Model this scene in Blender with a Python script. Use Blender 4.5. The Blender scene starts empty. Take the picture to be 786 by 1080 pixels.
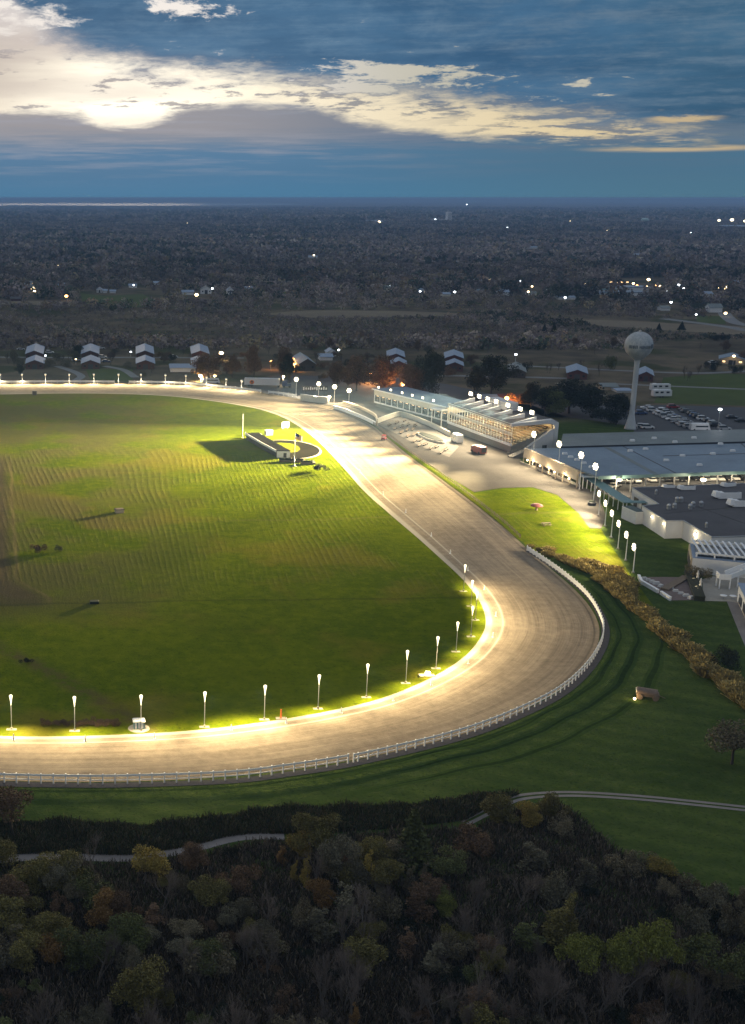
import bpy, math, random
import numpy as np
from mathutils import Vector
random.seed(7); rng = np.random.default_rng(7)
SC = bpy.context.scene
COL = SC.collection
R = math.radians
# ---------------------------------------------------------------- survey of the site
# The camera hovers at 82 m; at() gives the ground point seen at a place of the photograph
CAM_H, FOC, PITCH, PCX, PCY = 82.0, 1310.0, R(14.2), 130.0, 540.0
SP, CP = math.sin(PITCH), math.cos(PITCH)
def at(px, py, z=0.0):
    u = (px-PCX)/FOC; v = (py-PCY)/FOC
    t = (CAM_H-z)/(SP+v*CP)
    return Vector((u*t, (CP-v*SP)*t, z))
def height_at(p, py):
    # height of the point straight above p that is seen at row py
    v = (py-PCY)/FOC
    t = p.y/(CP-v*SP)
    return CAM_H - t*(SP+v*CP)
def pxm(p):
    return FOC/math.sqrt(p.y**2+CAM_H**2+p.x**2*0.0)   # pixels per metre, roughly

# ---------------------------------------------------------------- node expressions
class E:
    def __init__(s, nt, sock): s.nt, s.k = nt, sock
    def _m(s, op, *o, clamp=False):
        n = s.nt.nodes.new('ShaderNodeMath'); n.operation = op; n.use_clamp = clamp
        for i, a in enumerate((s,)+o):
            if isinstance(a, E): s.nt.links.new(a.k, n.inputs[i])
            else: n.inputs[i].default_value = a
        return E(s.nt, n.outputs[0])
    def __add__(s, o): return s._m('ADD', o)
    __radd__ = __add__
    def __sub__(s, o): return s._m('SUBTRACT', o)
    def __rsub__(s, o): return (s*-1.0)+o
    def __mul__(s, o): return s._m('MULTIPLY', o)
    __rmul__ = __mul__
    def __truediv__(s, o): return s._m('DIVIDE', o)
    def abs(s): return s._m('ABSOLUTE')
    def sin(s): return s._m('SINE')
    def pow(s, o): return s._m('POWER', o)
    def sqrt(s): return s._m('SQRT')
    def asin(s): return s._m('ARCSINE')
    def atan2(s, o): return s._m('ARCTAN2', o)
    def exp(s): return s._m('EXPONENT')
    def min(s, o): return s._m('MINIMUM', o)
    def max(s, o): return s._m('MAXIMUM', o)
    def clamp(s): return s._m('ADD', 0.0, clamp=True)
    def step(s, a, b, smooth=True):
        n = s.nt.nodes.new('ShaderNodeMapRange'); n.interpolation_type = 'SMOOTHSTEP' if smooth else 'LINEAR'
        s.nt.links.new(s.k, n.inputs['Value'])
        for nm, v in (('From Min', a), ('From Max', b)):
            if isinstance(v, E): s.nt.links.new(v.k, n.inputs[nm])
            else: n.inputs[nm].default_value = v
        return E(s.nt, n.outputs[0])
    def gauss(s, c, w):
        d = (s-c)/w
        return (d*d*-1.0).exp()
def sep(nt, sock):
    n = nt.nodes.new('ShaderNodeSeparateXYZ'); nt.links.new(sock, n.inputs[0])
    return [E(nt, o) for o in n.outputs]
def comb(nt, x, y, z=0.0):
    n = nt.nodes.new('ShaderNodeCombineXYZ')
    for i, a in enumerate((x, y, z)):
        if isinstance(a, E): nt.links.new(a.k, n.inputs[i])
        else: n.inputs[i].default_value = a
    return n.outputs[0]
def noise(nt, vec, scale=1.0, detail=4.0, rough=0.55, dist=0.0):
    n = nt.nodes.new('ShaderNodeTexNoise')
    if vec is not None: nt.links.new(vec, n.inputs['Vector'])
    n.inputs['Scale'].default_value = scale; n.inputs['Detail'].default_value = detail
    n.inputs['Roughness'].default_value = rough; n.inputs['Distortion'].default_value = dist
    return E(nt, n.outputs['Fac'])
def mixc(nt, f, a, b):
    n = nt.nodes.new('ShaderNodeMix'); n.data_type = 'RGBA'
    if isinstance(f, E): nt.links.new(f.k, n.inputs[0])
    else: n.inputs[0].default_value = f
    for i, c in ((6, a), (7, b)):
        if isinstance(c, (tuple, list)): n.inputs[i].default_value = (*c[:3], 1)
        else: nt.links.new(c, n.inputs[i])
    return n.outputs[2]
def curve(nt, x, pts):
    """piecewise smooth profile through pts"""
    x0, x1 = pts[0][0], pts[-1][0]
    ys = [p[1] for p in pts]; y0, y1 = min(ys), max(ys)
    if y1 == y0: y1 = y0+1
    t = x.step(x0, x1, False)
    n = nt.nodes.new('ShaderNodeFloatCurve'); nt.links.new(t.k, n.inputs['Value'])
    c = n.mapping.curves[0]
    q = [((a-x0)/(x1-x0), (b-y0)/(y1-y0)) for a, b in pts]
    c.points[0].location = q[0]; c.points[1].location = q[-1]
    for p in q[1:-1]: c.points.new(*p)
    n.mapping.update()
    return E(nt, n.outputs[0])*(y1-y0)+y0

# ---------------------------------------------------------------- materials
def new_mat(name):
    m = bpy.data.materials.new(name); m.use_nodes = True
    nt = m.node_tree; b = nt.nodes['Principled BSDF']
    return m, nt, b
def set_col(nt, b, c):
    if isinstance(c, tuple): b.inputs['Base Color'].default_value = (*c, 1)
    else: nt.links.new(c, b.inputs['Base Color'])
def bump(nt, b, h, strength=0.5, dist=0.1):
    n = nt.nodes.new('ShaderNodeBump'); n.inputs['Strength'].default_value = strength; n.inputs['Distance'].default_value = dist
    nt.links.new(h.k, n.inputs['Height']); nt.links.new(n.outputs[0], b.inputs['Normal'])
def wpos(nt):
    return nt.nodes.new('ShaderNodeNewGeometry').outputs['Position']
def vscale(nt, vec, s):
    n = nt.nodes.new('ShaderNodeVectorMath'); n.operation = 'MULTIPLY'
    nt.links.new(vec, n.inputs[0]); n.inputs[1].default_value = s
    return n.outputs[0]
def plain(name, col, rough=0.6, var=0.25, scale=0.8, metal=0.0, spec=0.3, objrand=0.0, fine=0.0):
    """painted / weathered surface: base colour broken up by two scales of noise"""
    m, nt, b = new_mat(name)
    p = wpos(nt)
    n1 = noise(nt, p, scale, 5); n2 = noise(nt, vscale(nt, p, (1, 1, .35)), scale*6, 3)
    f = (n1*0.65+n2*0.35-0.5)*(2.4*var)+1.0
    if objrand:
        oi = nt.nodes.new('ShaderNodeObjectInfo')
        f = f*(E(nt, oi.outputs['Random'])*(2*objrand)+(1-objrand))
    v = nt.nodes.new('ShaderNodeVectorMath'); v.operation = 'SCALE'
    v.inputs[0].default_value = col; nt.links.new(f.k, v.inputs['Scale'])
    set_col(nt, b, v.outputs[0])
    b.inputs['Roughness'].default_value = rough; b.inputs['Metallic'].default_value = metal
    b.inputs['Specular IOR Level'].default_value = spec
    if fine: bump(nt, b, n2, fine, 0.05)
    return m
def glow(name, col, s):
    m, nt, b = new_mat(name)
    b.inputs['Base Color'].default_value = (.8, .8, .8, 1)
    b.inputs['Emission Color'].default_value = (*col, 1); b.inputs['Emission Strength'].default_value = s
    m.cycles.emission_sampling = 'NONE' if s < 60 else 'AUTO'
    return m

# ---------------------------------------------------------------- meshes
class MB:
    def __init__(s): s.v = []; s.f = []; s.m = []
    def add(s, vs, fs, mi=0):
        o = len(s.v); s.v += [tuple(v) for v in vs]
        for f in fs: s.f.append(tuple(o+i for i in f)); s.m.append(mi)
    def box(s, c, d, rz=0.0, mi=0, top=1.0):
        ca, sa = math.cos(rz), math.sin(rz); vs = []
        for k in (-1, 1):
            t = top if k > 0 else 1.0
            for (i, j) in ((-1, -1), (1, -1), (1, 1), (-1, 1)):
                x, y = i*d[0]/2*t, j*d[1]/2*t
                vs.append((c[0]+x*ca-y*sa, c[1]+x*sa+y*ca, c[2]+k*d[2]/2))
        s.add(vs, [(3, 2, 1, 0), (4, 5, 6, 7), (0, 1, 5, 4), (1, 2, 6, 5), (2, 3, 7, 6), (3, 0, 4, 7)], mi)
    def bar(s, p, q, w, h, mi=0):
        """rectangular bar from p to q, w across, h high"""
        p, q = Vector(p), Vector(q); d = (q-p)
        if d.length < 1e-6: return
        d.normalize(); up = Vector((0, 0, 1))
        if abs(d.z) > .99: up = Vector((0, 1, 0))
        x = d.cross(up).normalized()*w/2; y = x.cross(d).normalized()*h/2
        s.add([p-x-y, p+x-y, p+x+y, p-x+y, q-x-y, q+x-y, q+x+y, q-x+y],
              [(3, 2, 1, 0), (4, 5, 6, 7), (0, 1, 5, 4), (1, 2, 6, 5), (2, 3, 7, 6), (3, 0, 4, 7)], mi)
    def tube(s, pts, rad, n=8, mi=0, cap=True):
        pts = [Vector(p) for p in pts]; vs = []; fs = []
        for i, p in enumerate(pts):
            d = (pts[min(i+1, len(pts)-1)]-pts[max(i-1, 0)]).normalized()
            a = Vector((1, 0, 0)) if abs(d.x) < .8 else Vector((0, 1, 0))
            x = d.cross(a).normalized(); y = d.cross(x)
            for k in range(n):
                t = 2*math.pi*k/n; vs.append(p+(x*math.cos(t)+y*math.sin(t))*rad[i])
        for i in range(len(pts)-1):
            for k in range(n):
                a, b = i*n+k, i*n+(k+1) % n; fs.append((a, b, b+n, a+n))
        if cap: fs.append(tuple(range(n-1, -1, -1))); fs.append(tuple(range((len(pts)-1)*n, len(pts)*n)))
        s.add(vs, fs, mi)
    def lathe(s, prof, c=(0, 0, 0), n=12, mi=0):
        s.tube2([(c[0], c[1], c[2]+z) for r, z in prof], [r for r, z in prof], n, mi)
    def tube2(s, pts, rad, n, mi):
        vs = []; fs = []
        for p, r in zip(pts, rad):
            for k in range(n):
                t = 2*math.pi*k/n; vs.append((p[0]+r*math.cos(t), p[1]+r*math.sin(t), p[2]))
        for i in range(len(pts)-1):
            for k in range(n):
                a, b = i*n+k, i*n+(k+1) % n; fs.append((a, b, b+n, a+n))
        fs.append(tuple(range(n-1, -1, -1))); fs.append(tuple(range((len(pts)-1)*n, len(pts)*n)))
        s.add(vs, fs, mi)
    def prism(s, poly, z0, z1, mi=0, mtop=None):
        n = len(poly)
        a = sum(poly[i][0]*poly[(i+1) % n][1]-poly[(i+1) % n][0]*poly[i][1] for i in range(n))
        if a < 0: poly = poly[::-1]
        vs = [(p[0], p[1], z0) for p in poly]+[(p[0], p[1], z1) for p in poly]
        s.add(vs, [tuple(range(n-1, -1, -1))]+[(i, (i+1) % n, n+(i+1) % n, n+i) for i in range(n)], mi)
        s.add(vs[n:], [tuple(range(n))], mi if mtop is None else mtop)
    def hexa(s, b4, t4, mi=0):
        s.add(list(b4)+list(t4), [(3, 2, 1, 0), (4, 5, 6, 7), (0, 1, 5, 4), (1, 2, 6, 5), (2, 3, 7, 6), (3, 0, 4, 7)], mi)
    def sphere(s, c, r, nu=12, nv=8, mi=0, sc=(1, 1, 1)):
        vs = []; fs = []
        for j in range(nv+1):
            th = math.pi*j/nv
            for i in range(nu):
                ph = 2*math.pi*i/nu
                vs.append((c[0]+r*sc[0]*math.sin(th)*math.cos(ph), c[1]+r*sc[1]*math.sin(th)*math.sin(ph), c[2]+r*sc[2]*math.cos(th)))
        for j in range(nv):
            for i in range(nu):
                a, b = j*nu+i, j*nu+(i+1) % nu; fs.append((a, a+nu, b+nu, b))
        s.add(vs, fs, mi)
    def build(s, name, mats, parent=None, origin=None, smooth=False):
        if not isinstance(mats, (list, tuple)): mats = [mats]
        me = bpy.data.meshes.new(name)
        vs = s.v if origin is None else [(v[0]-origin[0], v[1]-origin[1], v[2]-origin[2]) for v in s.v]
        me.from_pydata(vs, [], s.f)
        for m in mats: me.materials.append(m)
        if len(mats) > 1: me.polygons.foreach_set('material_index', s.m)
        if smooth: me.polygons.foreach_set('use_smooth', [True]*len(s.f))
        me.update()
        o = bpy.data.objects.new(name, me); COL.objects.link(o)
        if parent is not None: o.parent = parent
        elif origin is not None: o.location = origin
        return o
def np_mesh(name, V, F, mats, parent=None, color=None, smooth=False):
    """V (n,3); F (m,k) all with k corners"""
    me = bpy.data.meshes.new(name); n, m, k = len(V), len(F), F.shape[1]
    me.vertices.add(n); me.vertices.foreach_set('co', np.ascontiguousarray(V, np.float32).ravel())
    me.loops.add(m*k); me.loops.foreach_set('vertex_index', np.ascontiguousarray(F, np.int32).ravel())
    me.polygons.add(m); me.polygons.foreach_set('loop_start', np.arange(0, m*k, k, dtype=np.int32))
    if smooth: me.polygons.foreach_set('use_smooth', np.ones(m, bool))
    me.update(calc_edges=True)
    if color is not None:
        a = me.color_attributes.new('tone', 'FLOAT_COLOR', 'POINT')
        c4 = np.ones((n, 4), np.float32); c4[:, :3] = color; a.data.foreach_set('color', c4.ravel())
    for mm in (mats if isinstance(mats, (list, tuple)) else [mats]): me.materials.append(mm)
    o = bpy.data.objects.new(name, me); COL.objects.link(o)
    if parent is not None: o.parent = parent
    return o
def tag(o, label=None, cat=None, group=None, kind=None):
    if label: o['label'] = label
    if cat: o['category'] = cat
    if group: o['group'] = group
    if kind: o['kind'] = kind
    return o
def thing(name, label, cat, loc=(0, 0, 0), rz=0.0, group=None):
    o = bpy.data.objects.new(name, None); COL.objects.link(o); o.empty_display_size = .5
    o.location = loc; o.rotation_euler = (0, 0, rz)
    return tag(o, label, cat, group)
def copy_tree(o, parent=None):
    c = o.copy(); COL.objects.link(c)
    if parent is not None: c.parent = parent
    for ch in list(o.children): copy_tree(ch, c)
    return c
def dup(root, loc, rz=0.0, label=None, group=None, scale=None):
    c = copy_tree(root); c.location = loc; c.rotation_euler = (0, 0, rz)
    if label: c['label'] = label
    if group: c['group'] = group
    if scale is not None: c.scale = scale
    return c
def remove_tree(o):
    for ch in list(o.children): remove_tree(ch)
    bpy.data.objects.remove(o)
def lamp(name, kind, power, col, parent, loc, direction=None, size=None, blend=1.0, radius=0.15):
    l = bpy.data.lights.new(name, kind); l.energy = power; l.color = col; l.shadow_soft_size = radius
    if kind == 'SPOT': l.spot_size = R(size); l.spot_blend = blend
    o = bpy.data.objects.new(name, l); COL.objects.link(o)
    if parent is not None: o.parent = parent
    o.location = loc
    if direction is not None:
        o.rotation_euler = Vector(direction).to_track_quat('-Z', 'Y').to_euler()
    return o
def smooth_line(pts, step=2.0):
    """Catmull-Rom through 2-D points, resampled evenly"""
    P = [Vector((p[0], p[1])) for p in pts]; out = []
    P = [P[0]*2-P[1]]+P+[P[-1]*2-P[-2]]
    for i in range(1, len(P)-2):
        p0, p1, p2, p3 = P[i-1:i+3]
        n = max(2, int((p2-p1).length/0.5))
        for k in range(n):
            t = k/n
            out.append(0.5*((2*p1)+(p2-p0)*t+(2*p0-5*p1+4*p2-p3)*t*t+(3*p1-p0-3*p2+p3)*t**3))
    out.append(P[-2])
    return resample(out, step)
def resample(pts, step):
    out = [pts[0]]; need = step
    for a, b in zip(pts, pts[1:]):
        d = (b-a).length
        while d >= need and d > 0:
            a = a+(b-a)*(need/d); out.append(a); d = (b-a).length; need = step
        need -= d
    if (out[-1]-pts[-1]).length > step*.3: out.append(pts[-1])
    return out
def normals2(pts):
    ns = []
    for i in range(len(pts)):
        d = (pts[min(i+1, len(pts)-1)]-pts[max(i-1, 0)]).normalized(); ns.append(Vector((-d.y, d.x)))
    return ns
def offset(pts, d):
    return [p+n*d for p, n in zip(pts, normals2(pts))]
def ribbon(name, A, B, z, mat, kind='structure', uv=False):
    n = min(len(A), len(B)); mb = MB()
    mb.add([(p.x, p.y, z) for p in A[:n]]+[(p.x, p.y, z) for p in B[:n]],
           [(i, i+1, n+i+1, n+i) for i in range(n-1)])
    o = mb.build(name, mat); tag(o, kind=kind)
    return o
def sheet(name, poly, z, mat, kind='structure'):
    mb = MB(); n = len(poly)
    a = sum(poly[i][0]*poly[(i+1) % n][1]-poly[(i+1) % n][0]*poly[i][1] for i in range(n))
    if a < 0: poly = poly[::-1]
    from mathutils.geometry import tessellate_polygon
    V = [Vector((p[0], p[1], z)) for p in poly]; T = []
    for t in tessellate_polygon([V]):
        a, b, c = (V[i] for i in t); T.append(tuple(t) if (b-a).cross(c-a).z > 0 else tuple(reversed(t)))
    me = bpy.data.meshes.new(name); me.from_pydata(V, [], T)
    me.materials.append(mat)
    o = bpy.data.objects.new(name, me); COL.objects.link(o); tag(o, kind=kind)
    return o
def pxs(pts, z=0.0): return [at(x, y, z) for x, y in pts]
# ================================================================ camera, render settings, sky
cam_d = bpy.data.cameras.new('camera'); cam = bpy.data.objects.new('camera', cam_d); COL.objects.link(cam)
cam.location = (0, 0, CAM_H); cam.rotation_euler = (R(90)-PITCH, 0, 0)
cam_d.sensor_fit = 'HORIZONTAL'; cam_d.sensor_width = 36.0; cam_d.lens = 36.0*FOC/786.0
cam_d.shift_x = (393.0-PCX)/786.0; cam_d.clip_start = 1.0; cam_d.clip_end = 150000.0
SC.camera = cam
SC.view_settings.view_transform = 'Standard'; SC.view_settings.look = 'None'
SC.view_settings.gamma = 1.0; SC.view_settings.exposure = 0.0; SC.view_settings.use_curve_mapping = False
SC.render.engine = 'CYCLES'
cy = SC.cycles
cy.max_bounces = 4; cy.diffuse_bounces = 2; cy.glossy_bounces = 3; cy.transmission_bounces = 4; cy.volume_bounces = 2
cy.transparent_max_bounces = 8; cy.sample_clamp_indirect = 4.0; cy.sample_clamp_direct = 0.0
cy.use_denoising = True; cy.use_light_tree = True; cy.caustics_reflective = False; cy.caustics_refractive = False

SUN_AZ, SUN_EL = -1.5, 2.2           # degrees; behind the bright break in the clouds
w = bpy.data.worlds.new('World'); SC.world = w; w.use_nodes = True
nt = w.node_tree; nt.nodes.clear()
out = nt.nodes.new('ShaderNodeOutputWorld')
sky = nt.nodes.new('ShaderNodeTexSky'); sky.sky_type = 'NISHITA'; sky.sun_disc = False
sky.sun_elevation = R(SUN_EL); sky.sun_rotation = R(SUN_AZ); sky.altitude = 200; sky.dust_density = 2.0
bg1 = nt.nodes.new('ShaderNodeBackground'); nt.links.new(sky.outputs[0], bg1.inputs[0]); bg1.inputs[1].default_value = 0.05
tc = nt.nodes.new('ShaderNodeTexCoord')
dx, dy, dz = sep(nt, tc.outputs['Generated'])
az = dx.atan2(dy)*57.2958
el = dz.max(-1.0).min(1.0).asin()*57.2958
elp = el.max(0.0)
# cloud texture coordinates: layers lie flat, so they squeeze towards the horizon
q = elp/(elp+6.0)*10.0
nA = noise(nt, comb(nt, az*0.17, q*1.55, 3.1), 1.0, 9, 0.64, 0.4)
nB = noise(nt, comb(nt, az*0.55, q*4.6, 9.7), 1.0, 8, 0.68, 0.3)
nC = noise(nt, comb(nt, az*0.055, elp*0.5, 1.7), 1.0, 5, 0.55)
nD = noise(nt, comb(nt, az*0.18, elp*3.2, 5.0), 1.0, 5, 0.6)
nE = noise(nt, comb(nt, az*.55, q*5.5, 2.2), 1.0, 6, .62, .25)
# clear-ish blue evening air near the horizon
hz = curve(nt, el, [(-1, .0), (0, .0), (1.2, .25), (3, .6), (9, 1.0)])
blue = mixc(nt, az.step(4.0, 25.0), (.060, .198, .345), (.075, .180, .265))
clear = mixc(nt, hz, blue, (.050, .140, .240))
# low grey-violet bank with a soft domed top
lowtop = curve(nt, az, [(-14, 3.5), (-6, 3.62), (-2.5, 3.65), (-.3, 3.12), (2, 3.55), (5.2, 4.1), (8, 3.9), (11, 3.05), (16, 2.55), (22, 2.3), (40, 2.2)])
lowm = (el-(lowtop+(nA-.5)*1.2+(nB-.5)*.85)).step(.26, -.34)
lowfade = (el+(nD-.5)*1.3).step(1.7, 3.0)
lowcol = mixc(nt, lowfade, mixc(nt, az.step(3, 22), (.078, .205, .350), (.072, .168, .260)), mixc(nt, az.step(2.0, 17.0), (.305, .310, .345), (.115, .170, .250)))
lowcol = mixc(nt, (nD-.47)*2.2, lowcol, mixc(nt, az.step(2, 20), (.34, .37, .45), (.10, .17, .25)))
lowcol = mixc(nt, el.step(1.9, .3), lowcol, clear)
# the break: pale yellow light, whiter towards the sun
sunh = az.gauss(-0.4, 5.5)*el.gauss(4.4, 2.0)
warm = mixc(nt, (az.step(1.5, 24.0)), (1.0, .90, .70), (.72, .58, .34))
warm = mixc(nt, sunh, warm, (1.45, 1.36, 1.12))
warm = mixc(nt, (el+(nA-.5)*1.5).step(5.0, 7.4), warm, (.70, .65, .63))
warm = mixc(nt, (nC-.42).step(0.0, .25)*(az.step(6, 0)*.5), warm, (.50, .42, .40))
fth = az.step(-4.0, 15.0)*-.11+.575
fleck = (nE*.8+(nB-.5)*.9+nA*.2).step(fth, fth+.12)*(el+(nA-.5)*1.2).step(3.0, 3.7).max(az.step(12, 18))*.80
warm = mixc(nt, fleck, warm, mixc(nt, az.step(2, 16), (.30, .29, .32), (.11, .15, .21)))
# the ragged dark bank above
topedge = curve(nt, az, [(-20, 10.0), (-8, 9.6), (-5.6, 8.6), (-3.6, 6.9), (-1.2, 5.85), (1.0, 5.45), (5, 5.15), (9, 4.75), (13, 4.1), (17, 3.55), (20.5, 3.15), (23, 2.5), (30, 2.2)])
top = (el+(nA-.5)*2.5+(nB-.5)*1.9+(nE-.5)*.9-topedge).step(-.32, .78)
# tears in the bank that let the light through
rag = (nB-.5)*2.0+(nA-.5)*1.7+(nE-.5)*.9
tear1 = (rag+az.gauss(2.9, 2.6)*el.gauss(7.9, .75)*.85-.52).step(0.0, .30)
tear2 = (rag+az.gauss(-4.6, 3.2)*el.gauss(7.35, 1.0)*.85-.42).step(0.0, .45)
tear3 = (rag+az.gauss(13.0, 6.0)*el.gauss(4.9, .95)*.60-.46).step(0.0, .25)
tear4 = (az.gauss(23.2, 3.4)*el.gauss(1.95+0.0, .14)).step(.15, .8)*(nD).step(.35, .55)*.75
tear5 = (az.gauss(21.4, 1.9)*el.gauss(2.0, .10)).step(.2, .8)*.0
tear6 = (az.gauss(23.3, 1.5)*(el+(nB-.5)*.6).gauss(3.1, .16)).step(.2, .8)*.8
dark = mixc(nt, (nA*.6+nC*.7-.36).step(0.0, .50), (.026, .092, .190), (.072, .178, .310))
dark = mixc(nt, az.step(16, 26)*.35, dark, (.040, .105, .150))
dark = mixc(nt, (el+(nA-.5)*2.0-topedge).step(1.1, 0.0)*(nB).step(.40, .62)*.55, dark, mixc(nt, az.step(2, 18), (.34, .32, .36), (.15, .19, .26)))
dark = mixc(nt, (nD*.35+nB*.35+nE*.3).step(.44, .64)*.62, dark, mixc(nt, az.step(8, 20), (.135, .245, .365), (.150, .225, .305)))
band = mixc(nt, (az-22.5+(nB-.5)*2).step(0.0, 2.6), warm, mixc(nt, nA, (.055, .125, .195), (.09, .17, .24)))
pen = (el+(nA-.5)*2.5+(nB-.5)*1.9+(nE-.5)*.9-topedge).step(-.75, .15)
c = mixc(nt, pen*.55, band, mixc(nt, az.step(0, 16), (.42, .42, .45), (.20, .24, .29)))
c = mixc(nt, top, c, dark)
c = mixc(nt, (tear1.max(tear2)).max(tear3*.85).clamp(), c, mixc(nt, az.step(4, 14), (.92, .86, .80), (.62, .58, .46)))
c = mixc(nt, lowm, c, lowcol)
c = mixc(nt, tear6.max(tear4).clamp(), c, (.66, .50, .28))
# the veil of pinkish haze on the far left
c = mixc(nt, az.step(-1.2, -7.0)*el.gauss(5.4, 1.5)*.75, c, (.46, .40, .38))
# overhead: grey-blue overcast dusk
c = mixc(nt, (el+(nC-.5)*3).step(8.5, 16.0), c, mixc(nt, nC, (.285, .335, .405), (.39, .435, .50)))
c = mixc(nt, el.step(-.2, -1.5), c, (.02, .03, .05))
bg2 = nt.nodes.new('ShaderNodeBackground'); nt.links.new(c, bg2.inputs[0]); bg2.inputs[1].default_value = 1.0
mixs = nt.nodes.new('ShaderNodeMixShader')
# clouds cover the clear sky except a trace of it
mixs.inputs[0].default_value = 0.985
nt.links.new(bg1.outputs[0], mixs.inputs[1]); nt.links.new(bg2.outputs[0], mixs.inputs[2])
nt.links.new(mixs.outputs[0], out.inputs[0])
w.cycles.sampling_method = 'MANUAL'; w.cycles.sample_map_resolution = 1024

sun = lamp('sun', 'SUN', 0.10, (1, .80, .56), None, (0, 0, 300))
sun.data.angle = R(10)
sd = Vector((math.sin(R(SUN_AZ))*math.cos(R(4)), math.cos(R(SUN_AZ))*math.cos(R(4)), math.sin(R(4))))
sun.rotation_euler = (-sd).to_track_quat('-Z', 'Y').to_euler()

# ================================================================ outlines of the track, from the survey
IN_PX = [(0, 416), (66, 415), (130, 415.5), (180, 418), (216, 422), (250, 427), (278, 433), (300, 441), (320, 453), (337, 467), (362, 493),
         (384, 518), (412, 543), (440, 567), (470, 594), (487, 610), (499, 624), (507.5, 637), (512, 650), (512, 662), (505, 676), (491, 692),
         (468, 708), (436, 724), (392, 740), (330, 753.5), (262, 764), (200, 771), (130, 775), (60, 777), (0, 776.5)]
OUT_PX = [(0, 407.3), (66, 406.8), (130, 407), (180, 407.6), (213, 409.8), (250, 414), (284, 417.6), (315, 422.5), (353, 431), (390, 447),
          (410, 463), (436, 484), (465, 505), (500, 531), (530, 555), (551, 574), (575, 595), (601, 617), (620, 637), (631, 657), (632, 674), (626, 690),
          (615, 705), (596, 723), (568, 741), (521, 763), (470, 779.5), (392, 798), (300, 813), (200, 822), (100, 825), (0, 823.5)]
EXT_IN = [(-90, 771), (-250, 750), (-400, 700), (-440, 620), (-380, 520), (-270, 450), (-140, 421)]
EXT_OUT = [(-100, 818), (-280, 795), (-470, 735), (-530, 620), (-440, 505), (-310, 434), (-150, 411)]
inner = smooth_line(pxs(IN_PX+EXT_IN+IN_PX[:1]), 1.5)
outer = smooth_line(pxs(OUT_PX+EXT_OUT+OUT_PX[:1]), 1.5)
NT = 520
def by_fraction(pts, n):
    L = [0]
    for a, b in zip(pts, pts[1:]): L.append(L[-1]+(b-a).length)
    r = []; j = 0
    for i in range(n):
        t = L[-1]*i/(n-1)
        while j < len(L)-2 and L[j+1] < t: j += 1
        f = (t-L[j])/max(L[j+1]-L[j], 1e-6); r.append(pts[j]+(pts[j+1]-pts[j])*min(1, f))
    return r
def pair_up(A, B):
    """for every point of A its partner on B, moving steadily forward"""
    out = []; j = 0
    for i, p in enumerate(A):
        lo = j; hi = min(len(B)-1, j+14)
        best = min(range(lo, hi+1), key=lambda k: (B[k]-p).length); j = best; out.append(B[best].copy())
    for _ in range(6):
        out = [out[0]]+[(out[i-1]+out[i]*2+out[i+1])/4 for i in range(1, len(out)-1)]+[out[-1]]
    return out
innp = pair_up(outer, inner)

# ---------------------------------------------------------------- ground materials
def ground_mat():
    m, nt, b = new_mat('ground')
    p = wpos(nt); x, y, z = sep(nt, p)
    n1 = noise(nt, p, 0.05, 6, .6); n2 = noise(nt, p, 0.6, 5, .65); n3 = noise(nt, p, 3.0, 3, .6); nb = noise(nt, p, .012, 4, .6)
    lawn = mixc(nt, (n1*.6+n2*.4).step(.35, .68), (.044, .072, .017), (.084, .116, .030))
    lawn = mixc(nt, (n2*.5+n3*.5).step(.50, .70)*.55, lawn, (.098, .100, .040))
    lawn = mixc(nt, noise(nt, p, 1.6, 4, .7).step(.50, .68)*.6, lawn, (.014, .026, .007))
    mow = ((x*.45+y*.9+n1*9.0)*1.25).sin()*.5+.5
    lawn = mixc(nt, mow*.30, lawn, (.022, .040, .014))
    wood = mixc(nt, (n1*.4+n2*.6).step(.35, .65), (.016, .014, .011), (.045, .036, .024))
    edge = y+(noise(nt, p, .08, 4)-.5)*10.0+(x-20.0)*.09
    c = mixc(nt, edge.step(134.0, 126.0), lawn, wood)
    scrub = mixc(nt, (nb*.5+n1*.5).step(.38, .62), (.075, .063, .046), (.160, .128, .085))
    scrub = mixc(nt, noise(nt, p, .02, 5).step(.52, .62)*.7, scrub, (.040, .052, .020))
    yy = y+(n1-.5)*30.0
    c = mixc(nt, yy.step(455.0, 480.0).max(x.step(250, 275)*yy.step(300, 330)), c, scrub)
    set_col(nt, b, c); b.inputs['Roughness'].default_value = .95; b.inputs['Specular IOR Level'].default_value = 0.0
    bump(nt, b, n2*.6+n3*.5, .9, .35)
    return m
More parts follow.
